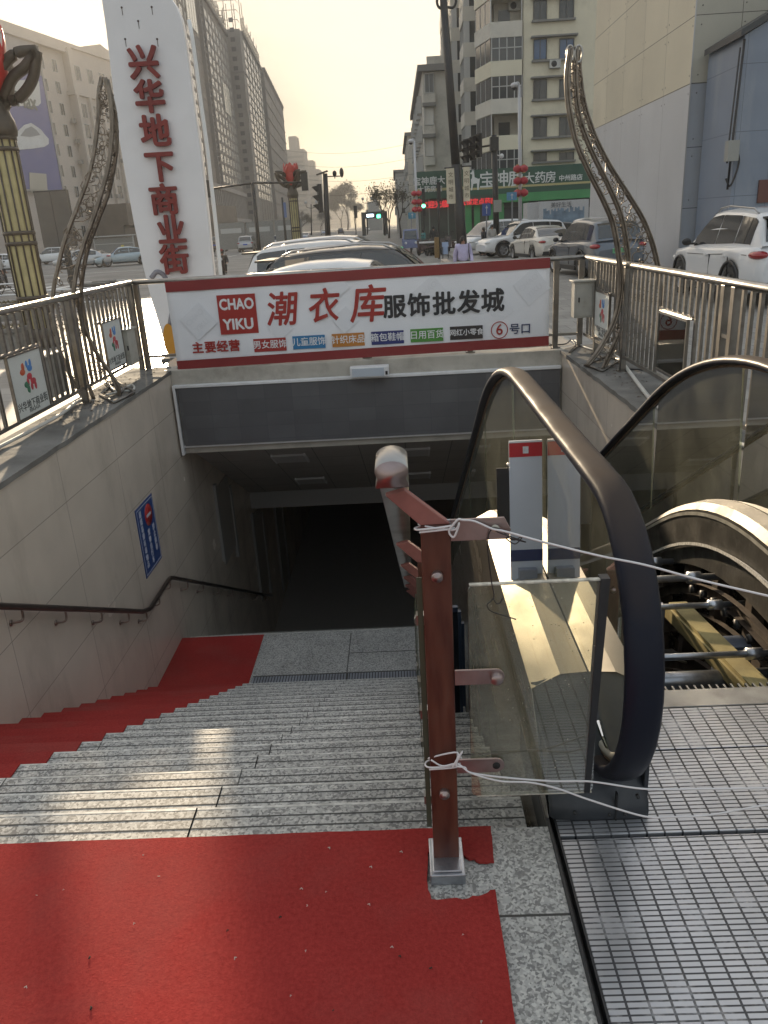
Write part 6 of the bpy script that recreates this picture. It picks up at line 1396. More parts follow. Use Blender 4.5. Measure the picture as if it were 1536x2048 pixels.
# --- grid towers, left
grid_w = mat('tower_wall', (.15, .135, .125), .75, var=.08, scale=.15); grid_p = mat('tower_pilaster', (.26, .24, .23), .75, var=.06, scale=.2)
VX = -.0635
XT = lambda Y: -52.5 + VX * (Y - 250)
def tower(y0, y1, z0, z1, bay, fl, label, wm, w, h, pm, strip=None, grp='slab towers along the left of the road', wall=grid_w, x=XT, back=8, pil=.14, band=.10, pmat=grid_p):
    t = T('apartment_tower', (x(y0), y0), label, group=grp); p0, p1 = (x(y0), y0), (x(y1), y1); Ln = math.hypot(p1[0] - p0[0], y1 - y0)
    g = MB(); fbox(g, p0, p1, 0, Ln, -back, 0, ZR, z1); g.build('wall', wall, t)
    n = int(Ln / bay); g = MB(); m = int((z1 - z0) / fl); b = Ln / n; sp = []
    for i in range(n + 1):
        s = i * b
        if strip and strip[0] < s < strip[1]: continue
        fbox(g, p0, p1, s - .28, s + .28, .01, pil, ZR, z1 - .3)
    g.build('pilaster', pmat, t); g = MB()
    for k in range(m + 1): fbox(g, p0, p1, 0, Ln, .01, band, z0 + k * fl - .55, z0 + k * fl - .05)
    fbox(g, p0, p1, -.1, Ln + .1, -1, .7, z1 - .29, z1 + .9); g.build('floor_band', wall, t)
    for i in range(n):
        s = (i + .5) * b
        if strip and strip[0] - b/2 < s < strip[1] + b/2: continue
        for k in range(m): sp.append((s, z0 + k * fl + .02))
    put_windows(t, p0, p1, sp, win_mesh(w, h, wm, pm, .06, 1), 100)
    return t, p0, p1, Ln
zt1 = at(472, 83, 320).z
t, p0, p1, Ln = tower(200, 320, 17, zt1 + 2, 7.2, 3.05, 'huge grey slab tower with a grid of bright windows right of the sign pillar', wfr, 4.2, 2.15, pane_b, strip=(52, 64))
g = MB(); fbox(g, p0, p1, 54, 55.2, .02, 1.0, ZR, zt1 + 1); fbox(g, p0, p1, 61, 62.2, .02, 1.0, ZR, zt1 + 1)
for k in range(38): fbox(g, p0, p1, 55.2, 61, .02, .5, ZR + 4 + k * 1.65, ZR + 4.5 + k * 1.65)
g.build('service_strip', mat('strip_dark', (.17, .16, .155), .8), t)
for s0, z0 in ((92, zt1 - 26), (34, zt1 - 12)):
    for k in range(4): g = MB(); fbox(g, p0, p1, s0 + k * 4, s0 + k * 4 + 3.3, .2, .4, z0, z0 + 9); g.build('glazed_bay', mat('glazed_bay', (.66, .63, .55), .25, .2), t)
g = MB()
for i in range(32): fbox(g, p0, p1, i * 3.75 + .4, i * 3.75 + 1.1, .02, 1.1, ZR, 14)
fbox(g, p0, p1, 0, Ln, .02, 1.4, 14, 15.2); fbox(g, p0, p1, 0, Ln, .02, 2.2, 5.0, 6.0); g.build('podium_columns', grid_p, t)
scaf = mat('scaffold', (.12, .105, .09), .7)
g = MB(); rr = random.Random(4); a3 = Vector((*p0, 0)); uu = (Vector((*p1, 0)) - a3).normalized()
for i in range(26):
    s = 40 + i * 3.1; h = rr.choice((3, 4.5, 6)) + (3 if i % 5 == 0 else 0)
    for d in (0, -4): c = a3 + uu * s + Vector((d, 0, zt1 + 2.5)); g.cyl(c, c + Vector((0, 0, h)), .14, 4)
    for z in (1.5, 3, 4.5):
        c = a3 + uu * s + Vector((0, 0, zt1 + 2.5 + z))
        if z < h: g.cyl(c, c + uu * 3.1, .10, 4); g.cyl(c, c + Vector((-4, 0, 0)), .10, 4)
g.build('scaffolding', scaf, t)
# end block and window wall of the second tower
cx0, cx1 = at(473, 250, 320).x, at(497, 250, 320).x
t2 = T('apartment_tower', (cx0, 322), 'bare grey concrete stair tower at the corner of the second slab', group='slab towers along the left of the road')
g = MB(); g.box(cx0 - 8, cx1, 321, 327, ZR, at(490, 55, 320).z); g.build('wall', mat('bare_concrete', (.21, .19, .175), .85, var=.15, scale=.2), t2)
ztop = at(490, 55, 320).z
g = MB(); g.box(cx0 - 8, cx1 + .3, 320.6, 327.5, ztop - 14, ztop - 13.4); g.build('ledge', grid_w, t2)
g = MB()
for k in range(5):
    for y in (321.5, 326): c = Vector((cx0 - 6 + k * 2.8, y, ztop)); g.cyl(c, c + Vector((0, 0, 9)), .13, 4)
for z in (3, 6, 9): g.cyl((cx0 - 6, 321.5, ztop + z), (cx1 - .5, 321.5, ztop + z), .10, 4); g.cyl((cx1 - .5, 321.5, ztop + z), (cx1 - .5, 326, ztop + z), .1, 4)
g.build('scaffolding', scaf, t2)
for k in range(22): g = MB(); g.box(cx0 + 1.0, cx0 + 2.6, 320.9, 320.99, 8 + k * 3.05, 9.4 + k * 3.05); g.build('stair_window', pane_d, t2)
XT2 = lambda Y: cx1 - .2 + VX * (Y - 327)
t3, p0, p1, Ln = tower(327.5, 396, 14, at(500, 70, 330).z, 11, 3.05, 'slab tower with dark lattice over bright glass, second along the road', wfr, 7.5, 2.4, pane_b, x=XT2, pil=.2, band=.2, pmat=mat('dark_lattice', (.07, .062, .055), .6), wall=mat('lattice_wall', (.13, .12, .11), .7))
g = MB(); a3 = Vector((*p0, 0)); uu = (Vector((*p1, 0)) - a3).normalized(); zz3 = at(500, 70, 330).z + .9
for i in range(18):
    c = a3 + uu * (i * 3.9) + Vector((0, 0, zz3)); h = 5 + 2 * (i % 3 == 0); g.cyl(c, c + Vector((0, 0, h)), .13, 4)
    for z in (2, 4): g.cyl(c + Vector((0, 0, z)), c + uu * 3.9 + Vector((0, 0, z)), .1, 4)
g.build('scaffolding', scaf, t3)
XT3 = lambda Y: XT2(Y) + 1.2
tower(398, 520, 8, at(540, 140, 400).z, 30, 6.1, 'plain brownish slab tower, last of the row at left', wfl, .6, 1.2, pane_d, x=XT3, pil=.1, band=.4, wall=mat('plain_tower', (.22, .195, .175), .85))
# distant towers fading in the haze
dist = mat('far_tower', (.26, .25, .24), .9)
for px0, px1, py, Y, lab, step in ((566, 607, 300, 640, 'hazy tower with a stepped top right of the slab towers', 1), (604, 638, 340, 700, 'shorter hazy tower beside the stepped one', 1), (655, 672, 398, 1050, 'faint narrow tower on the horizon', 0), (672, 697, 414, 1100, 'faint wide block on the horizon', 0), (640, 656, 420, 1080, 'faint low block on the horizon right of the flower lamp', 0), (735, 765, 440, 800, 'pale far block behind the gantry', 0)):
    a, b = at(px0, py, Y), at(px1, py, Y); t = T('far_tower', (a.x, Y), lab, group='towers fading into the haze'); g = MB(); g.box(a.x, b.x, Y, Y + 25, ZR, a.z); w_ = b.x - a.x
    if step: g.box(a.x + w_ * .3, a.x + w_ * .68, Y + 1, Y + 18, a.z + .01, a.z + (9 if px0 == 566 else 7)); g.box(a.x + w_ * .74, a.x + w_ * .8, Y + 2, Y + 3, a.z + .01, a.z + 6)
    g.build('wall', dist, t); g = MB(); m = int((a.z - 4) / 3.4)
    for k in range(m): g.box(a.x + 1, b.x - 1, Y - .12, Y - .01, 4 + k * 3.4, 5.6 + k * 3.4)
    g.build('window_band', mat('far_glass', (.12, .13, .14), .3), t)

# --- cream apartment block over the pharmacy, right
cream = mat('cream_render', (.66, .61, .48), .85, var=.07, scale=.5, dirt=.45, dcol=(.26, .24, .20), dscale=.5)
greyr = mat('grey_render', (.56, .53, .47), .85, var=.08, scale=.5, dirt=.45, dcol=(.20, .19, .17), dscale=.6)
sillm = mat('sill_grey', (.20, .195, .185), .7)
YA = 75.0
xa0, xa1 = at(1046, 170, YA).x, at(1200, 170, YA).x + 8
t = T('apartment_block', (xa0, YA), 'cream apartment block with balconies and air conditioners above the green pharmacy')
ztopA = 25.5
g = MB(); g.box(xa0, xa1, YA, YA + 26, ZR, ztopA); g.build('wall', cream, t)
xb0 = at(978, 170, YA).x
g = MB(); g.box(xb0 + .6, xa0 - .002, YA + 1.6, YA + 26, ZR, ztopA); g.build('recessed_wall', greyr, t)
g = MB(); g.box(xb0 - .9, xa1 + .3, YA - .7, YA + 26.5, ztopA + .001, ztopA + .5); g.build('roof', mat('roof_edge', (.22, .21, .2), .8), t)
rows_ = [(py0, py1) for py0, py1 in ((-78, -41), (0, 39), (78, 119), (159, 197), (235, 273), (305, 322))]
for k, (py0, py1) in enumerate(rows_):
    for j, (pxa, pxb) in enumerate(((1066.5, 1093), (1118.5, 1147))):
        p0, p1 = at(pxa, py0 + 1 - j, YA), at(pxb, py1, YA); w_, h_ = p1.x - p0.x, p0.z - p1.z
        wob = thing  # noqa
        f = win_mesh(w_, h_, wfr, pane_bl if k == 2 else pane_d, .10, 1); o = link('window', f, t, 0, Vector(((p0.x + p1.x) / 2, YA - .002, p1.z)) - t.location)
        if j == 0:
            q0 = at(1063, py1 + 2, YA); q1 = at(1150, py1 + 2, YA); zz_ = p1.z
            g = MB(); g.box(q0.x, q1.x, YA - .30, YA - .001, zz_ - .18, zz_ - .03); g.build('sill', sillm, t)
            g = MB(); g.box(q0.x - .1, q1.x + .1, YA - .55, YA - .001, p0.z + .06, p0.z + .18); g.build('hood', sillm, t)
acm = mat('ac_white', (.46, .455, .43), .5, dirt=.3)
def ac(px, py, Y, par, s=1.0):
    c = at(px, py, Y - .25); g = MB(); g.box(c.x - .43 * s, c.x + .43 * s, Y - .42, Y - .05, c.z - .28 * s, c.z + .28 * s); o = g.build('air_conditioner', acm, par, bevel=.02)
    g = MB(); g.lathe([(.0, -.01), (.20 * s, -.01), (.22 * s, 0)], (c.x - .1 * s, Y - .42, c.z), 16, 'Y'); g.build('fan', black, o)
ac(1110, 128, YA, t, 1.1); ac(1029, 12, YA + 1.6, t, 1.2); ac(1020, 104, YA + 1.6, t, 1.0)
# stacked balconies on the corner
pitch = (at(980, 124, YA).z - at(980, 273, YA).z) / 2
zb0 = at(980, 124, YA).z
zbs = [zb0 - pitch * (k - 3) for k in range(7)]
for k, zt in enumerate(zbs):
    if zt < 4.6: continue
    xf0, xf1 = at(980, 160, YA).x, at(1043, 160, YA).x; yf = YA - .3
    g = MB(); g.box(xf0, xf1, yf, yf + .14, zt - 1.15, zt).box(xf0 + .0, xf1, yf + .14, YA + 1.6, zt - 1.15, zt - 1.0); g.prism([(xf0 - .95, YA + 3.4, zt - 1.15), (xf0 - .95, YA + 3.4, zt), (xf0, yf, zt), (xf0, yf, zt - 1.15)], (.12, .05, 0)); g.prism([(xf0 - .9, YA + 3.4, zt - 1.149), (xf0, yf + .1, zt - 1.149), (xf0 + 1.2, yf + .1, zt - 1.149), (xf0 + 1.2, YA + 3.4, zt - 1.149)], (0, 0, .14)); g.build('balcony', cream if k % 2 else greyr, t)
    kind = k % 3; g = MB()
    if k in (3, 4, 6):                                   # glazed in
        g.slot(1).box(xf0 + .1, xf1, yf + .06, yf + .09, zt + .001, zt + pitch - 1.16); g.slot(0)
        for x in [xf0 + .08 + (xf1 - xf0 - .12) * i / 4 for i in range(5)]: g.box(x, x + .07, yf + .0, yf + .055, zt + .001, zt + pitch - 1.16)
        g.box(xf0 + .1, xf1, yf + .0, yf + .05, zt + .9, zt + .97); g.build('balcony_glazing', [wfl, pane_d], t)
    else:
        g.slot(0).box(xf0 + .02, xf0 + .1, yf + .02, yf + .1, zt, zt + pitch - 1.16).box(xf1 - .1, xf1 - .02, yf + .02, yf + .1, zt, zt + pitch - 1.16); g.build('balcony_post', [wfl, pane_d], t); g = MB(); g.slot(1).box(xf0 + .9, xf0 + 1.9, YA + 1.55, YA + 1.597, zt - .9, zt + 1.2); g.build('balcony_door', [wfl, pane_d], t)
    g = MB(); g.slot(1).prism([(xf0 - .85, YA + 3.4, zt + .001), (xf0 - .85, YA + 3.4, zt + pitch - 1.2), (xf0 + .02, yf + .15, zt + pitch - 1.2), (xf0 + .02, yf + .15, zt + .001)], (.03, .02, 0)); g.slot(0)
    for f_ in (0, .33, .66): x, y = xf0 - .87 + .87 * f_, YA + 3.4 + (yf + .15 - YA - 3.4) * f_; g.box(x, x + .08, y - .05, y + .05, zt, zt + pitch - 1.16)
    g.build('side_glazing', [wfl, pane_d], t)
# side along the street: stacked bays receding
for j, y in enumerate((YA + 7, YA + 15, YA + 22)):
    for zt in zbs:
        if zt < 4.6: continue
        x = xb0 - .2 + VX * (y - YA); g = MB(); g.slot(0).box(x - .9, x + .8, y, y + 4.2, zt - 1.15, zt); g.slot(1).box(x - .8, x + .8, y + .1, y + 4.1, zt + .001, zt + pitch - 1.16); g.slot(2)
        for f_ in (.05, 1.3, 2.6, 3.95): g.box(x - .86, x - .801, y + f_, y + f_ + .12, zt, zt + pitch - 1.16); 
        g.box(x - .84, x - .3, y + .02, y + .09, zt, zt + pitch - 1.16); g.build('bay_balcony', [greyr, pane_d, wfl], t)
# second block
YB2 = 92.0
xl, xr = at(846, 200, YB2).x, at(950, 200, YB2).x
t = T('apartment_block', (xl, YB2), 'grey cream apartment block with a blank gable, behind the pharmacy corner')
zB = at(845, 131, YB2).z
g = MB(); g.box(xl, xr + 6, YB2, YB2 + 40, ZR, zB - .6); g.build('wall', greyr, t)
g = MB(); g.box(xl - .5, xr + 6, YB2 - .6, YB2 + 40.5, zB - .599, zB); g.build('roof', mat('roof_edge'), t) if False else g.build('roof', MATS['roof_edge'], t)
g = MB(); g.box(xl + .5, xr + 5.8, YB2 + .001, YB2 + .5, zB + .001, zB + .8); g.build('parapet', greyr, t)
for k, (y0, y1) in enumerate(((148, 186), (213, 250), (275, 312))):
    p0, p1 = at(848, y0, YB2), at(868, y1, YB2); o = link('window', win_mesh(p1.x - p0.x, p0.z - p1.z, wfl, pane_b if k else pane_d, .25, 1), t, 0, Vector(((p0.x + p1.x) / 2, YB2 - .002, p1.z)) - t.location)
    if k:
        g = MB(); g.box(p0.x - .2, p1.x + .2, YB2 - .9, YB2 - .26, p0.z - .1, p0.z + .25); g.build('awning', sillm, t)
    g = MB(); g.box(p0.x - .1, p1.x + .1, YB2 - .5, YB2 - .002, p1.z - .9, p1.z - .08); g.build('flower_ledge', greyr, t)
put_windows(t, (xl, YB2 + 40), (xl, YB2), [(4 + 5 * c, 4 + 2.95 * k) for c in range(7) for k in range(4)], win_mesh(2.2, 1.7, wfl, pane_d, .5, 2))
# third and fourth, farther
for px0, px1, py, Y, lab, col in ((814, 838, 272, 138, 'narrow grey apartment block behind the second block on the right', greyr), (790, 814, 345, 185, 'far pale block with small square windows on the right of the road', mat('far_pale', (.40, .385, .36), .85))):
    a, b = at(px0, py, Y), at(px1, py, Y); t = T('apartment_block', (a.x, Y), lab); g = MB(); g.box(a.x, b.x + 6, Y, Y + 35, ZR, a.z); g.build('wall', col, t)
    g = MB(); g.box(a.x - .4, b.x + 6, Y - .4, Y + 35.4, a.z + .001, a.z + .5); g.build('roof', MATS['roof_edge'], t)
    m = int((a.z - 4) / 3.0); put_windows(t, (a.x - .0, Y), (b.x + 6, Y), [(1.6 + 3 * c, 3.5 + 3.0 * k) for c in range(2) for k in range(m)], win_mesh(1.1, 1.2, wfl, pane_d, .1, 1))
    put_windows(t, (a.x, Y + 35), (a.x, Y), [(4 + 5 * c, 3.5 + 3.0 * k) for c in range(6) for k in range(m)], win_mesh(2., 1.6, wfl, pane_d, .4, 1))

# --- pharmacy at street level
YPH = 71.5
t = T('pharmacy', (at(1060, 420, YPH).x, YPH), 'green fronted corner pharmacy under the cream apartments', 'shop')
dg = mat('fascia_green', (.020, .075, .050), .45, var=.08, scale=.6); lg = mat('band_green', (.05, .24, .085), .5, var=.08, scale=.8); yst = mat('fascia_stripe', (.42, .37, .18), .5)
wl = mat('sign_letter', (.62, .64, .63), .4)
def ph(px, py, d=0): return at(px, py, YPH - d)
fa0, fa1 = ph(938, 346), ph(1215, 318); fb0 = ph(938, 392)
zf1, zf0 = (fa0.z + fa1.z) / 2, fb0.z
g = MB(); g.box(fa0.x, fa1.x, YPH, YPH + 3.4, zf0, zf1); g.build('fascia', dg, t)
g = MB(); g.box(fa0.x, fa1.x, YPH - .03, YPH - .001, zf0 + .45, zf0 + .62); g.build('stripe', yst, t)
zl0 = ph(1060, 402).z
g = MB(); g.box(ph(985, 400).x, fa1.x, YPH - .25, YPH + 3.4, zl0, zf0 - .001); g.build('lower_band', lg, t)
g = MB(); g.box(fa0.x, fa1.x, YPH + .8, YPH + 3.5, ZR, zl0 - .001); g.build('shop_front', mat('shop_dark', (.06, .075, .065), .4, var=.3, scale=.7), t)
g = MB()
for px in (938, 955, 985, 1003, 1052): x = ph(px, 450).x; g.box(x - .25, x + .25, YPH + .3, YPH + .79, ZR, zl0 - .002)
g.build('pillar', lg, t)
g = MB()
for px0, px1 in ((905 + 40, 953), (1008, 1025), (1028, 1048), (1058, 1075)): g.slot(1).box(ph(px0, 450).x, ph(px1, 450).x, YPH + .70, YPH + .78, ZR + .3, zl0 - .4)
g.build('door', [wfl, pane_d], t)
for ch, px, py, sz in (('宝', 974, 362, 1.42), ('神', 1002, 360, 1.42), ('鹿', 1031, 359, 1.42), ('大', 1058, 358, 1.0), ('药', 1080, 356.5, 1.0), ('房', 1101, 355.5, 1.0)): c = ph(px, py); text(ch, sz * .95, wl, t, (c.x, YPH - .05, c.z), FACE_CAM, .03, .03 if sz > 1.5 else .01)
c = ph(1141, 356); text('中州路店', .50, wl, t, (c.x, YPH - .05, c.z), FACE_CAM, .02, .02)
deer = [(-.45, -.9), (-.3, -.9), (-.25, -.2), (.15, -.25), (.3, -.9), (.42, -.9), (.38, -.1), (.42, .2), (.3, .35), (.25, .75), (.45, .8), (.5, .9), (.3, 1.0), (.25, 1.35), (.15, 1.0), (.05, 1.4), (.05, .95), (.0, .45), (-.4, .25), (-.6, .3), (-.55, .0)]
c = ph(949, 363); g = MB(); g.prism([(c.x - x * .75, YPH - .06, c.z + z * .75) for x, z in deer], (0, .04, 0)); g.build('deer_emblem', wl, t)
ledm = mat('led_red', (.3, .02, .02), .5, emit=(1, .05, .06), estr=.12)
c = ph(956, 403); text('医保定点药房', .52, ledm, t, (c.x, YPH - .30, ph(956, 404).z), FACE_CAM, .02, .02)
g = MB(); g.box(fa0.x, ph(985, 400).x - .001, YPH - .26, YPH + .5, zl0, zf0 - .001); g.build('led_board', mat('led_back', (.03, .05, .04), .5), t)
YQ = 84.0                                                        # its wing round the corner
t = T('pharmacy_wing', (at(865, 420, YQ).x, YQ), 'green fronted wing of the pharmacy left of the cream banners', 'shop')
a, b = at(832, 352, YQ), at(900, 340, YQ); zq0 = at(838, 399, YQ).z
g = MB(); g.box(a.x, b.x + 3.5, YQ, YQ + 7.5, zq0, b.z); g.build('fascia', dg, t)
g = MB(); g.box(a.x, b.x + 3.5, YQ - .03, YQ - .001, zq0 + .7, zq0 + .95); g.build('stripe', yst, t)
g = MB(); g.box(a.x, b.x + 3.5, YQ + .6, YQ + 7.5, ZR, zq0 - .001); g.build('shop_front', MATS['shop_dark'], t)
g = MB()
for k in range(7): x = a.x + .2 + k * .95; g.box(x, x + .12, YQ + .4, YQ + .59, ZR, zq0 - .002)
g.build('pillar', mat('front_grey', (.2, .24, .21), .5), t)
for s, px, py, sz in (('宝神鹿大', 858, 363, .80), ('大药房店', 860, 379, .62)): c = at(px, py, YQ); text(s, sz, wl, t, (c.x, YQ - .06, c.z), FACE_CAM, .02, .02)
c = at(869, 410, YQ); text('欢迎光临', .7, ledm, t, (c.x, YQ - .2, c.z), FACE_CAM, .02, .03)
# printed white kiosk before the pharmacy
Yk = 58; p0, p1 = at(1078, 400, Yk), at(1176, 446, Yk); t = T('kiosk', (p0.x, Yk), 'white box kiosk printed with a blue city view behind the cream saloon', 'kiosk')
zk1 = at(1120, 401, Yk).z; xk = at(1056, 420, Yk).x
g = MB(); g.box(p0.x, p1.x, Yk, Yk + 2.4, ZR, zk1); g.box(xk, p0.x - .002, Yk + .35, Yk + 2.2, ZR, zk1 - .02); g.build('box', mat('kiosk_white', (.48, .48, .49), .5, var=.05, dirt=.2, dcol=(.3, .3, .3)), t)
g = MB(); rr = random.Random(6); zz0 = at(1120, 432, Yk).z
for k in range(26): x = p0.x + .3 + (p1.x - p0.x - .6) * k / 26; h = rr.uniform(.15, .62) * (1.5 if k % 7 == 3 else 1); g.box(x, x + .12, Yk - .012, Yk - .001, zz0 - .5, zz0 + h)
g.build('skyline_print', mat('print_blue', (.18, .25, .33), .6, var=.3, scale=2), t)
c = at(1122, 410, Yk); text('美好生活', .36, mat('kiosk_text', (.08, .09, .11), .6), t, (c.x, Yk - .02, c.z), FACE_CAM, .005)
g = MB(); g.box(p1.x + .1, p1.x + 2.2, Yk + .6, Yk + 2, ZR, zk1 - .5); g.build('annex', mat('annex_grey', (.2, .2, .2), .6), t)

# --- panel clad building on the right
YD = 27.4; XD = at(1372, 295, YD).x
t = T('panel_building', (XD, YD), 'cream over grey panel clad building at the right with riveted boards')
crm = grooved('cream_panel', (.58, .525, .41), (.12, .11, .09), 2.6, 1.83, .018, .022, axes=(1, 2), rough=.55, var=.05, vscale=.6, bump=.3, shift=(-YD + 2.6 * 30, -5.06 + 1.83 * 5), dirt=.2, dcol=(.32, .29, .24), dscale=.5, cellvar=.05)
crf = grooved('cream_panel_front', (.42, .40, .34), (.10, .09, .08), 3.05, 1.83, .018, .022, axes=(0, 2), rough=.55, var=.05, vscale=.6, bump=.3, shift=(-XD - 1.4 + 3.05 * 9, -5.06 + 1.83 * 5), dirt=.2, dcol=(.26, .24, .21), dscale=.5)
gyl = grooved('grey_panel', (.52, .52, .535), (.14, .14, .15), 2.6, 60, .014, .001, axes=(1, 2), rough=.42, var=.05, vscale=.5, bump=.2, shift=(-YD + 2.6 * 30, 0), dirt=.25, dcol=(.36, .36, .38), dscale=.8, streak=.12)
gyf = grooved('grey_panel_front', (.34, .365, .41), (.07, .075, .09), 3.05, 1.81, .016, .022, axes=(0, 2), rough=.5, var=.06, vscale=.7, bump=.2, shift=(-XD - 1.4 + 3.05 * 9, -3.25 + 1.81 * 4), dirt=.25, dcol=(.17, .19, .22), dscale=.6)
YE = 40.2; XW = XD + 9
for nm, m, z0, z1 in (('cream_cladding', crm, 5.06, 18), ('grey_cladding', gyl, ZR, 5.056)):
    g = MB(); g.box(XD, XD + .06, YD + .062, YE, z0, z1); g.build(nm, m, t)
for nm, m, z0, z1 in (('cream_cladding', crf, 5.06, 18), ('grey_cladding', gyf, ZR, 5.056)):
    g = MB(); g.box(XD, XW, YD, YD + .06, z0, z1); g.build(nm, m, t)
g = MB(); g.box(XD + .07, XW, YD + .07, YE - .01, ZR, 17.9); g.build('wall', mat('panel_core', (.2, .2, .2), .8), t)
g = MB(); g.box(XD - .015, XD + .02, YD - .015, YD + .02, ZR, 18); g.build('corner_trim', mat('corner_trim', (.42, .42, .43), .35, .4), t)
g = MB()
for k in range(6):
    for z in (5.3, 6.65, 7.15, 8.5, 9.0, 10.3, 4.8):
        for d in (.16, 2.44):
            y = YD + 2.6 * k + d
            if y < YE: g.cyl((XD - .006, y, z), (XD + .001, y, z), .022, 6)
for k in range(4):
    for z in (5.3, 6.65, 7.15, 4.8, 3.5, 3.0, 1.7): g.cyl((XD + .2 + 1.3 * k, YD - .006, z), (XD + .2 + 1.3 * k, YD + .001, z), .022, 6)
g.build('rivet', mat('rivet_dark', (.12, .115, .11), .6), t)
YS = 24.6
xs0 = at(1478, 200, YS).x; zs0, zs1 = at(1490, 70, YS).z, at(1536, 42, YS).z
t = T('metal_shed', (xs0, YS), 'blue grey sheet metal shed with a dark roof edge at the right edge')
shm = grooved('sheet_metal', (.20, .235, .30), (.12, .14, .18), .9, 1.7, .014, .02, axes=(0, 2), rough=.4, var=.1, vscale=.8, bump=.4, dirt=.45, dcol=(.33, .35, .38), dscale=1.2, streak=.2)
g = MB(); g.prism([(xs0, YS, ZR), (xs0 + 5, YS, ZR), (xs0 + 5, YS, zs0 + 2.6), (xs0, YS, zs0)], (0, 2.6, 0)); g.build('wall', shm, t)
g = MB(); g.prism([(xs0 - .15, YS - .12, zs0 - .05), (xs0 + 5, YS - .12, zs0 + 2.6), (xs0 + 5, YS - .12, zs0 + 2.8), (xs0 - .15, YS - .12, zs0 + .12)], (0, 2.7, 0)); g.build('roof', mat('shed_roof', (.05, .052, .055), .5), t)
g = MB(); g.tube([(xs0 - .02, YS - .05, zs0 - .1), (xs0 - .10, YS - .05, 3.0), (xs0 - .12, YS - .05, 1.9)], .035, 6); g.tube([(xs0 - .12, YS - .06, zs0 - .3), (xs0 - .2, YS - .06, 3.1), (xs0 - .2, YS - .06, 2.6)], .025, 6); g.tube(bez([(xs0 + .02, YS - .06, 3.0), (xs0 + .12, YS - .1, 2.6), (xs0 - .05, YS - .08, 2.0), (xs0 - .2, YS - .06, 2.2)], 5), .03, 6); g.build('drain_pipe', black, t)
c = at(1466, 298, YS - .1); g = MB(); g.box(c.x - .2, c.x + .12, YS - .25, YS - .01, c.z - .32, c.z + .22); g.build('meter_box', mat('meter_grey', (.3, .3, .28), .6), t)
c0, c1 = at(1519, 360, YS - .05), at(1580, 402, YS - .05); g = MB(); g.box(c0.x, c1.x, YS - .06, YS - .002, c1.z, c0.z); g.build('red_door', mat('door_red', (.13, .05, .04), .6), t)

# --- far gantry, palace-like roof, trees, wires
Yg = 175; a, b = at(722, 425, Yg), at(774, 425, Yg); t = T('road_gantry', (a.x, Yg), 'dark frame gantry over the road with lit signs in the distance', 'gantry')
zt, z2 = a.z, at(740, 437, Yg).z; g = MB(); g.box(a.x, a.x + .8, Yg, Yg + 1, ZR, zt).box(b.x - 1.0, b.x, Yg, Yg + 1, ZR, zt).box(a.x + .801, b.x - 1.001, Yg, Yg + 1, z2, zt); g.build('frame', mat('gantry_dark', (.05, .05, .05), .6), t)
g = MB(); c = at(742, 431, Yg - .1); g.box(c.x - .9, c.x + .5, Yg - .05, Yg - .01, c.z - .25, c.z + .25); g.build('lit_sign', mat('lit_white', (.3, .35, .4), .5, emit=(.6, .8, 1), estr=2.2), t)
g = MB(); c = at(757, 432, Yg - .1); g.box(c.x - .35, c.x + .35, Yg - .05, Yg - .01, c.z - .35, c.z + .3); g.build('green_lamp', MATS['green_light'], t)
Yp = 330; a, b = at(731, 420, Yp), at(763, 420, Yp); t = T('gate_tower', (a.x, Yp), 'pale distant building with a small spire behind the gantry')
c = (a.x + b.x) / 2; z = a.z; g = MB(); g.box(a.x, b.x, Yp, Yp + 12, ZR, z).box(a.x + 1, b.x - 1, Yp + 1, Yp + 10, z + .001, z + 3).box(c - .3, c + 1.6, Yp + 3, Yp + 6, z + 3.001, z + 5.5).cyl((c + .6, Yp + 4, z + 5.5), (c + .6, Yp + 4, at(747, 362, Yp).z), .12, 5); g.build('wall', mat('far_pale'  , (.4, .38, .36)), t)
g = MB()
for k in range(4): g.box(a.x + .8 + k * 1.7, a.x + 1.5 + k * 1.7, Yp - .1, Yp - .01, z - 2.2, z - .8)
g.build('window', pane_d, t)
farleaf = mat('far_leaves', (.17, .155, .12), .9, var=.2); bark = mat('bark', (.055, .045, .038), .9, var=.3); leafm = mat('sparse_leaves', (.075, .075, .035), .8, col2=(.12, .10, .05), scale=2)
def tree(base, H, seed, label, leafy=.5, spread=.5, name='bare_tree', lm=leafm):
    rr = random.Random(seed); t = thing(name, base, label, 'tree', 'street trees', world=False); tr = MB(); lf = MB()
    def grow(p, d, L, r, dep):
        q = p + d * L; tr.tube([p, p.lerp(q, .5) + Vector((rr.uniform(-.05, .05), rr.uniform(-.05, .05), 0)) * L, q], [r, r * .82, r * .65], 5)
        if dep == 0 or rr.random() < leafy * .5:
            for _ in range(int(26 * leafy) if dep == 0 else 5):
                c = q + Vector((rr.gauss(0, 1), rr.gauss(0, 1), rr.gauss(0, 1))) * H * .045; s = H * rr.uniform(.010, .022); e = Vector((rr.gauss(0, 1), rr.gauss(0, 1), rr.gauss(0, 1))).normalized() * s; f = e.cross(Vector((rr.gauss(0, 1), rr.gauss(0, 1), rr.gauss(0, 1)))).normalized() * s * .6; lf.add([c - e, c + f, c + e, c - f], [(0, 1, 2, 3)])
        if dep:
            for _ in range(rr.choice((2, 3, 3))): nd = (d + Vector((rr.gauss(0, spread), rr.gauss(0, spread), rr.uniform(-.1, .45)))).normalized(); grow(q, nd, L * rr.uniform(.62, .85), r * .62, dep - 1)
    grow(Vector((0, 0, 0)), Vector((rr.uniform(-.08, .08), 0, 1)).normalized(), H * .28, H * .022, 5)
    tr.build('trunk', bark, t); lf.build('crown', lm, t); return t
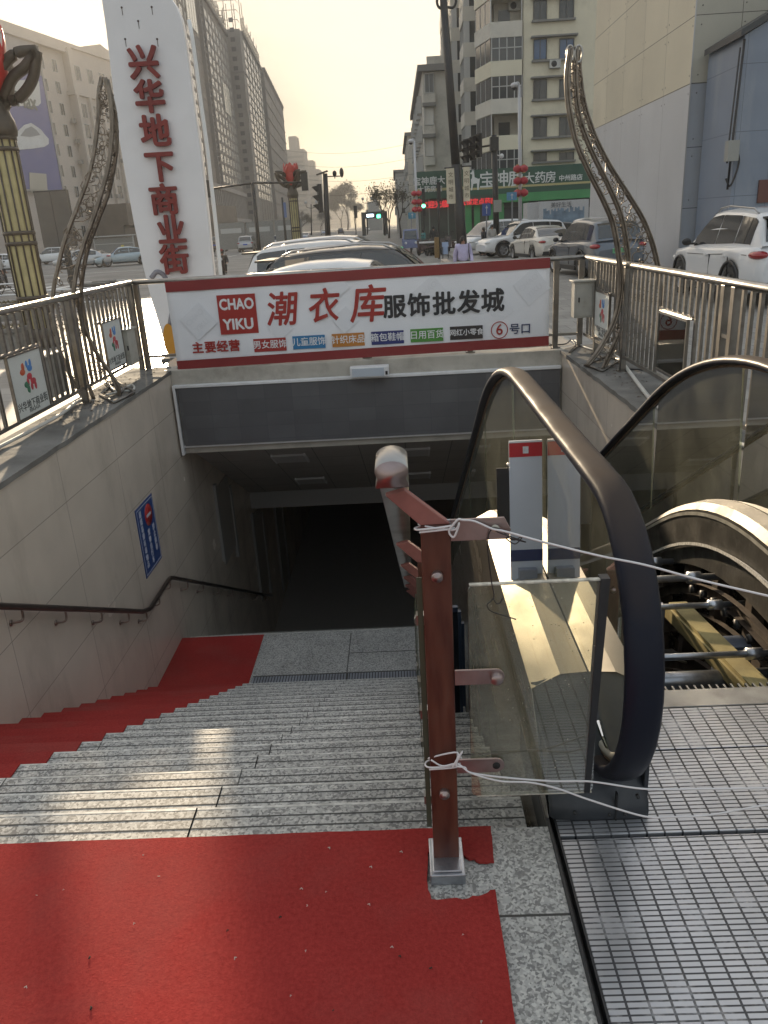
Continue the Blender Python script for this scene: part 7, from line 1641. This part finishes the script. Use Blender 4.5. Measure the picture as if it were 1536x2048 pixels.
for i, (px, Y, H, lf, lab) in enumerate(((776, 125, 7.5, .18, 'bare tree standing left of the far pale block on the right'), (800, 120, 8, .10, 'tall bare tree rising beside the narrow grey block'), (768, 160, 9, .4, 'small bare tree at the right foot of the gantry'), (694, 480, 27, 1.6, 'dense round tree at the left of the road axis'), (681, 500, 20, 1.6, 'lower dense tree beside the round one on the road axis'), (709, 470, 16, 1.5, 'dense dark tree right behind the distant traffic light'), (640, 330, 9, .9, 'low roadside tree behind the cameras pole'), (598, 260, 7, .9, 'low roadside tree behind the far flower lamp'))):
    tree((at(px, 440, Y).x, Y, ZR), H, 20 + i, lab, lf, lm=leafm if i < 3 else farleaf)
wire = mat('wire', (.03, .03, .03), .6)
for i, (y0, y1, lab) in enumerate(((300, 282, 'uppermost thin wire across the street sky'), (326, 312, 'second thin wire across the street sky'), (352, 345, 'third thin wire across the street sky'), (385, 366, 'lowest thin wire across the street sky'))):
    a, b = at(560, y0, 110), at(845, y1, 95); g = MB(); g.tube([a.lerp(b, k / 10) - Vector((0, 0, .8 * math.sin(math.pi * k / 10))) for k in range(11)], .012, 4); tag(g.build('overhead_wire', wire), lab, 'wire')
# hoarding and shelter on the far left side of the road
c = atz(215, 512, ZR); t = thing('bus_shelter', c, 'grey panelled roadside shelter behind the pale blue taxi', 'shelter'); x, y, z = c
g = MB(); g.box(x - 3, x + 2.6, y + 4, y + 4.2, z + .3, z + 2.3); g.build('panel', mat('shelter_grey', (.22, .22, .21), .5, var=.15), t)
g = MB(); g.box(x - 3.2, x + 2.8, y + 3.5, y + 5, z + 2.5, z + 2.65)
for d in (-3, 2.6): g.box(x + d - .06, x + d + .06, y + 3.9, y + 4.3, z, z + 2.5)
g.box(x - 3, x + 2.6, y + 3.95, y + 3.99, z + 1.5, z + 1.58); g.build('frame', wfl, t)
c = atz(560, 500, ZR); t = thing('hoarding', c, 'long grey roadside hoarding with printed notices beyond the T shaped signal', 'hoarding'); x, y, z = c
for k in range(3):
    g = MB(); g.box(x - 7 + k * 3.2, x - 4 + k * 3.2, y + 2, y + 2.1, z + .3, z + 3.1); g.build('panel', MATS['shelter_grey'], t); g = MB(); g.box(x - 6.7 + k * 3.2, x - 4.4 + k * 3.2, y + 1.97, y + 1.99, z + 2.0, z + 2.5); g.build('notice', wfl, t)
# ---------------------------------------------------------------- hazy city air
hm = bpy.data.materials.new('haze'); hm.use_nodes = True; n = hm.node_tree; n.nodes.remove(n.nodes['Principled BSDF'])
pv_ = n.nodes.new('ShaderNodeVolumePrincipled'); pv_.inputs['Color'].default_value = (.93, .90, .86, 1); pv_.inputs['Density'].default_value = .0009; pv_.inputs['Anisotropy'].default_value = .35
n.links.new(pv_.outputs[0], n.nodes['Material Output'].inputs['Volume'])
g = MB(); g.box(-1290, 1290, -290, 1290, -8, 100); tag(g.build('haze', hm), kind='stuff')
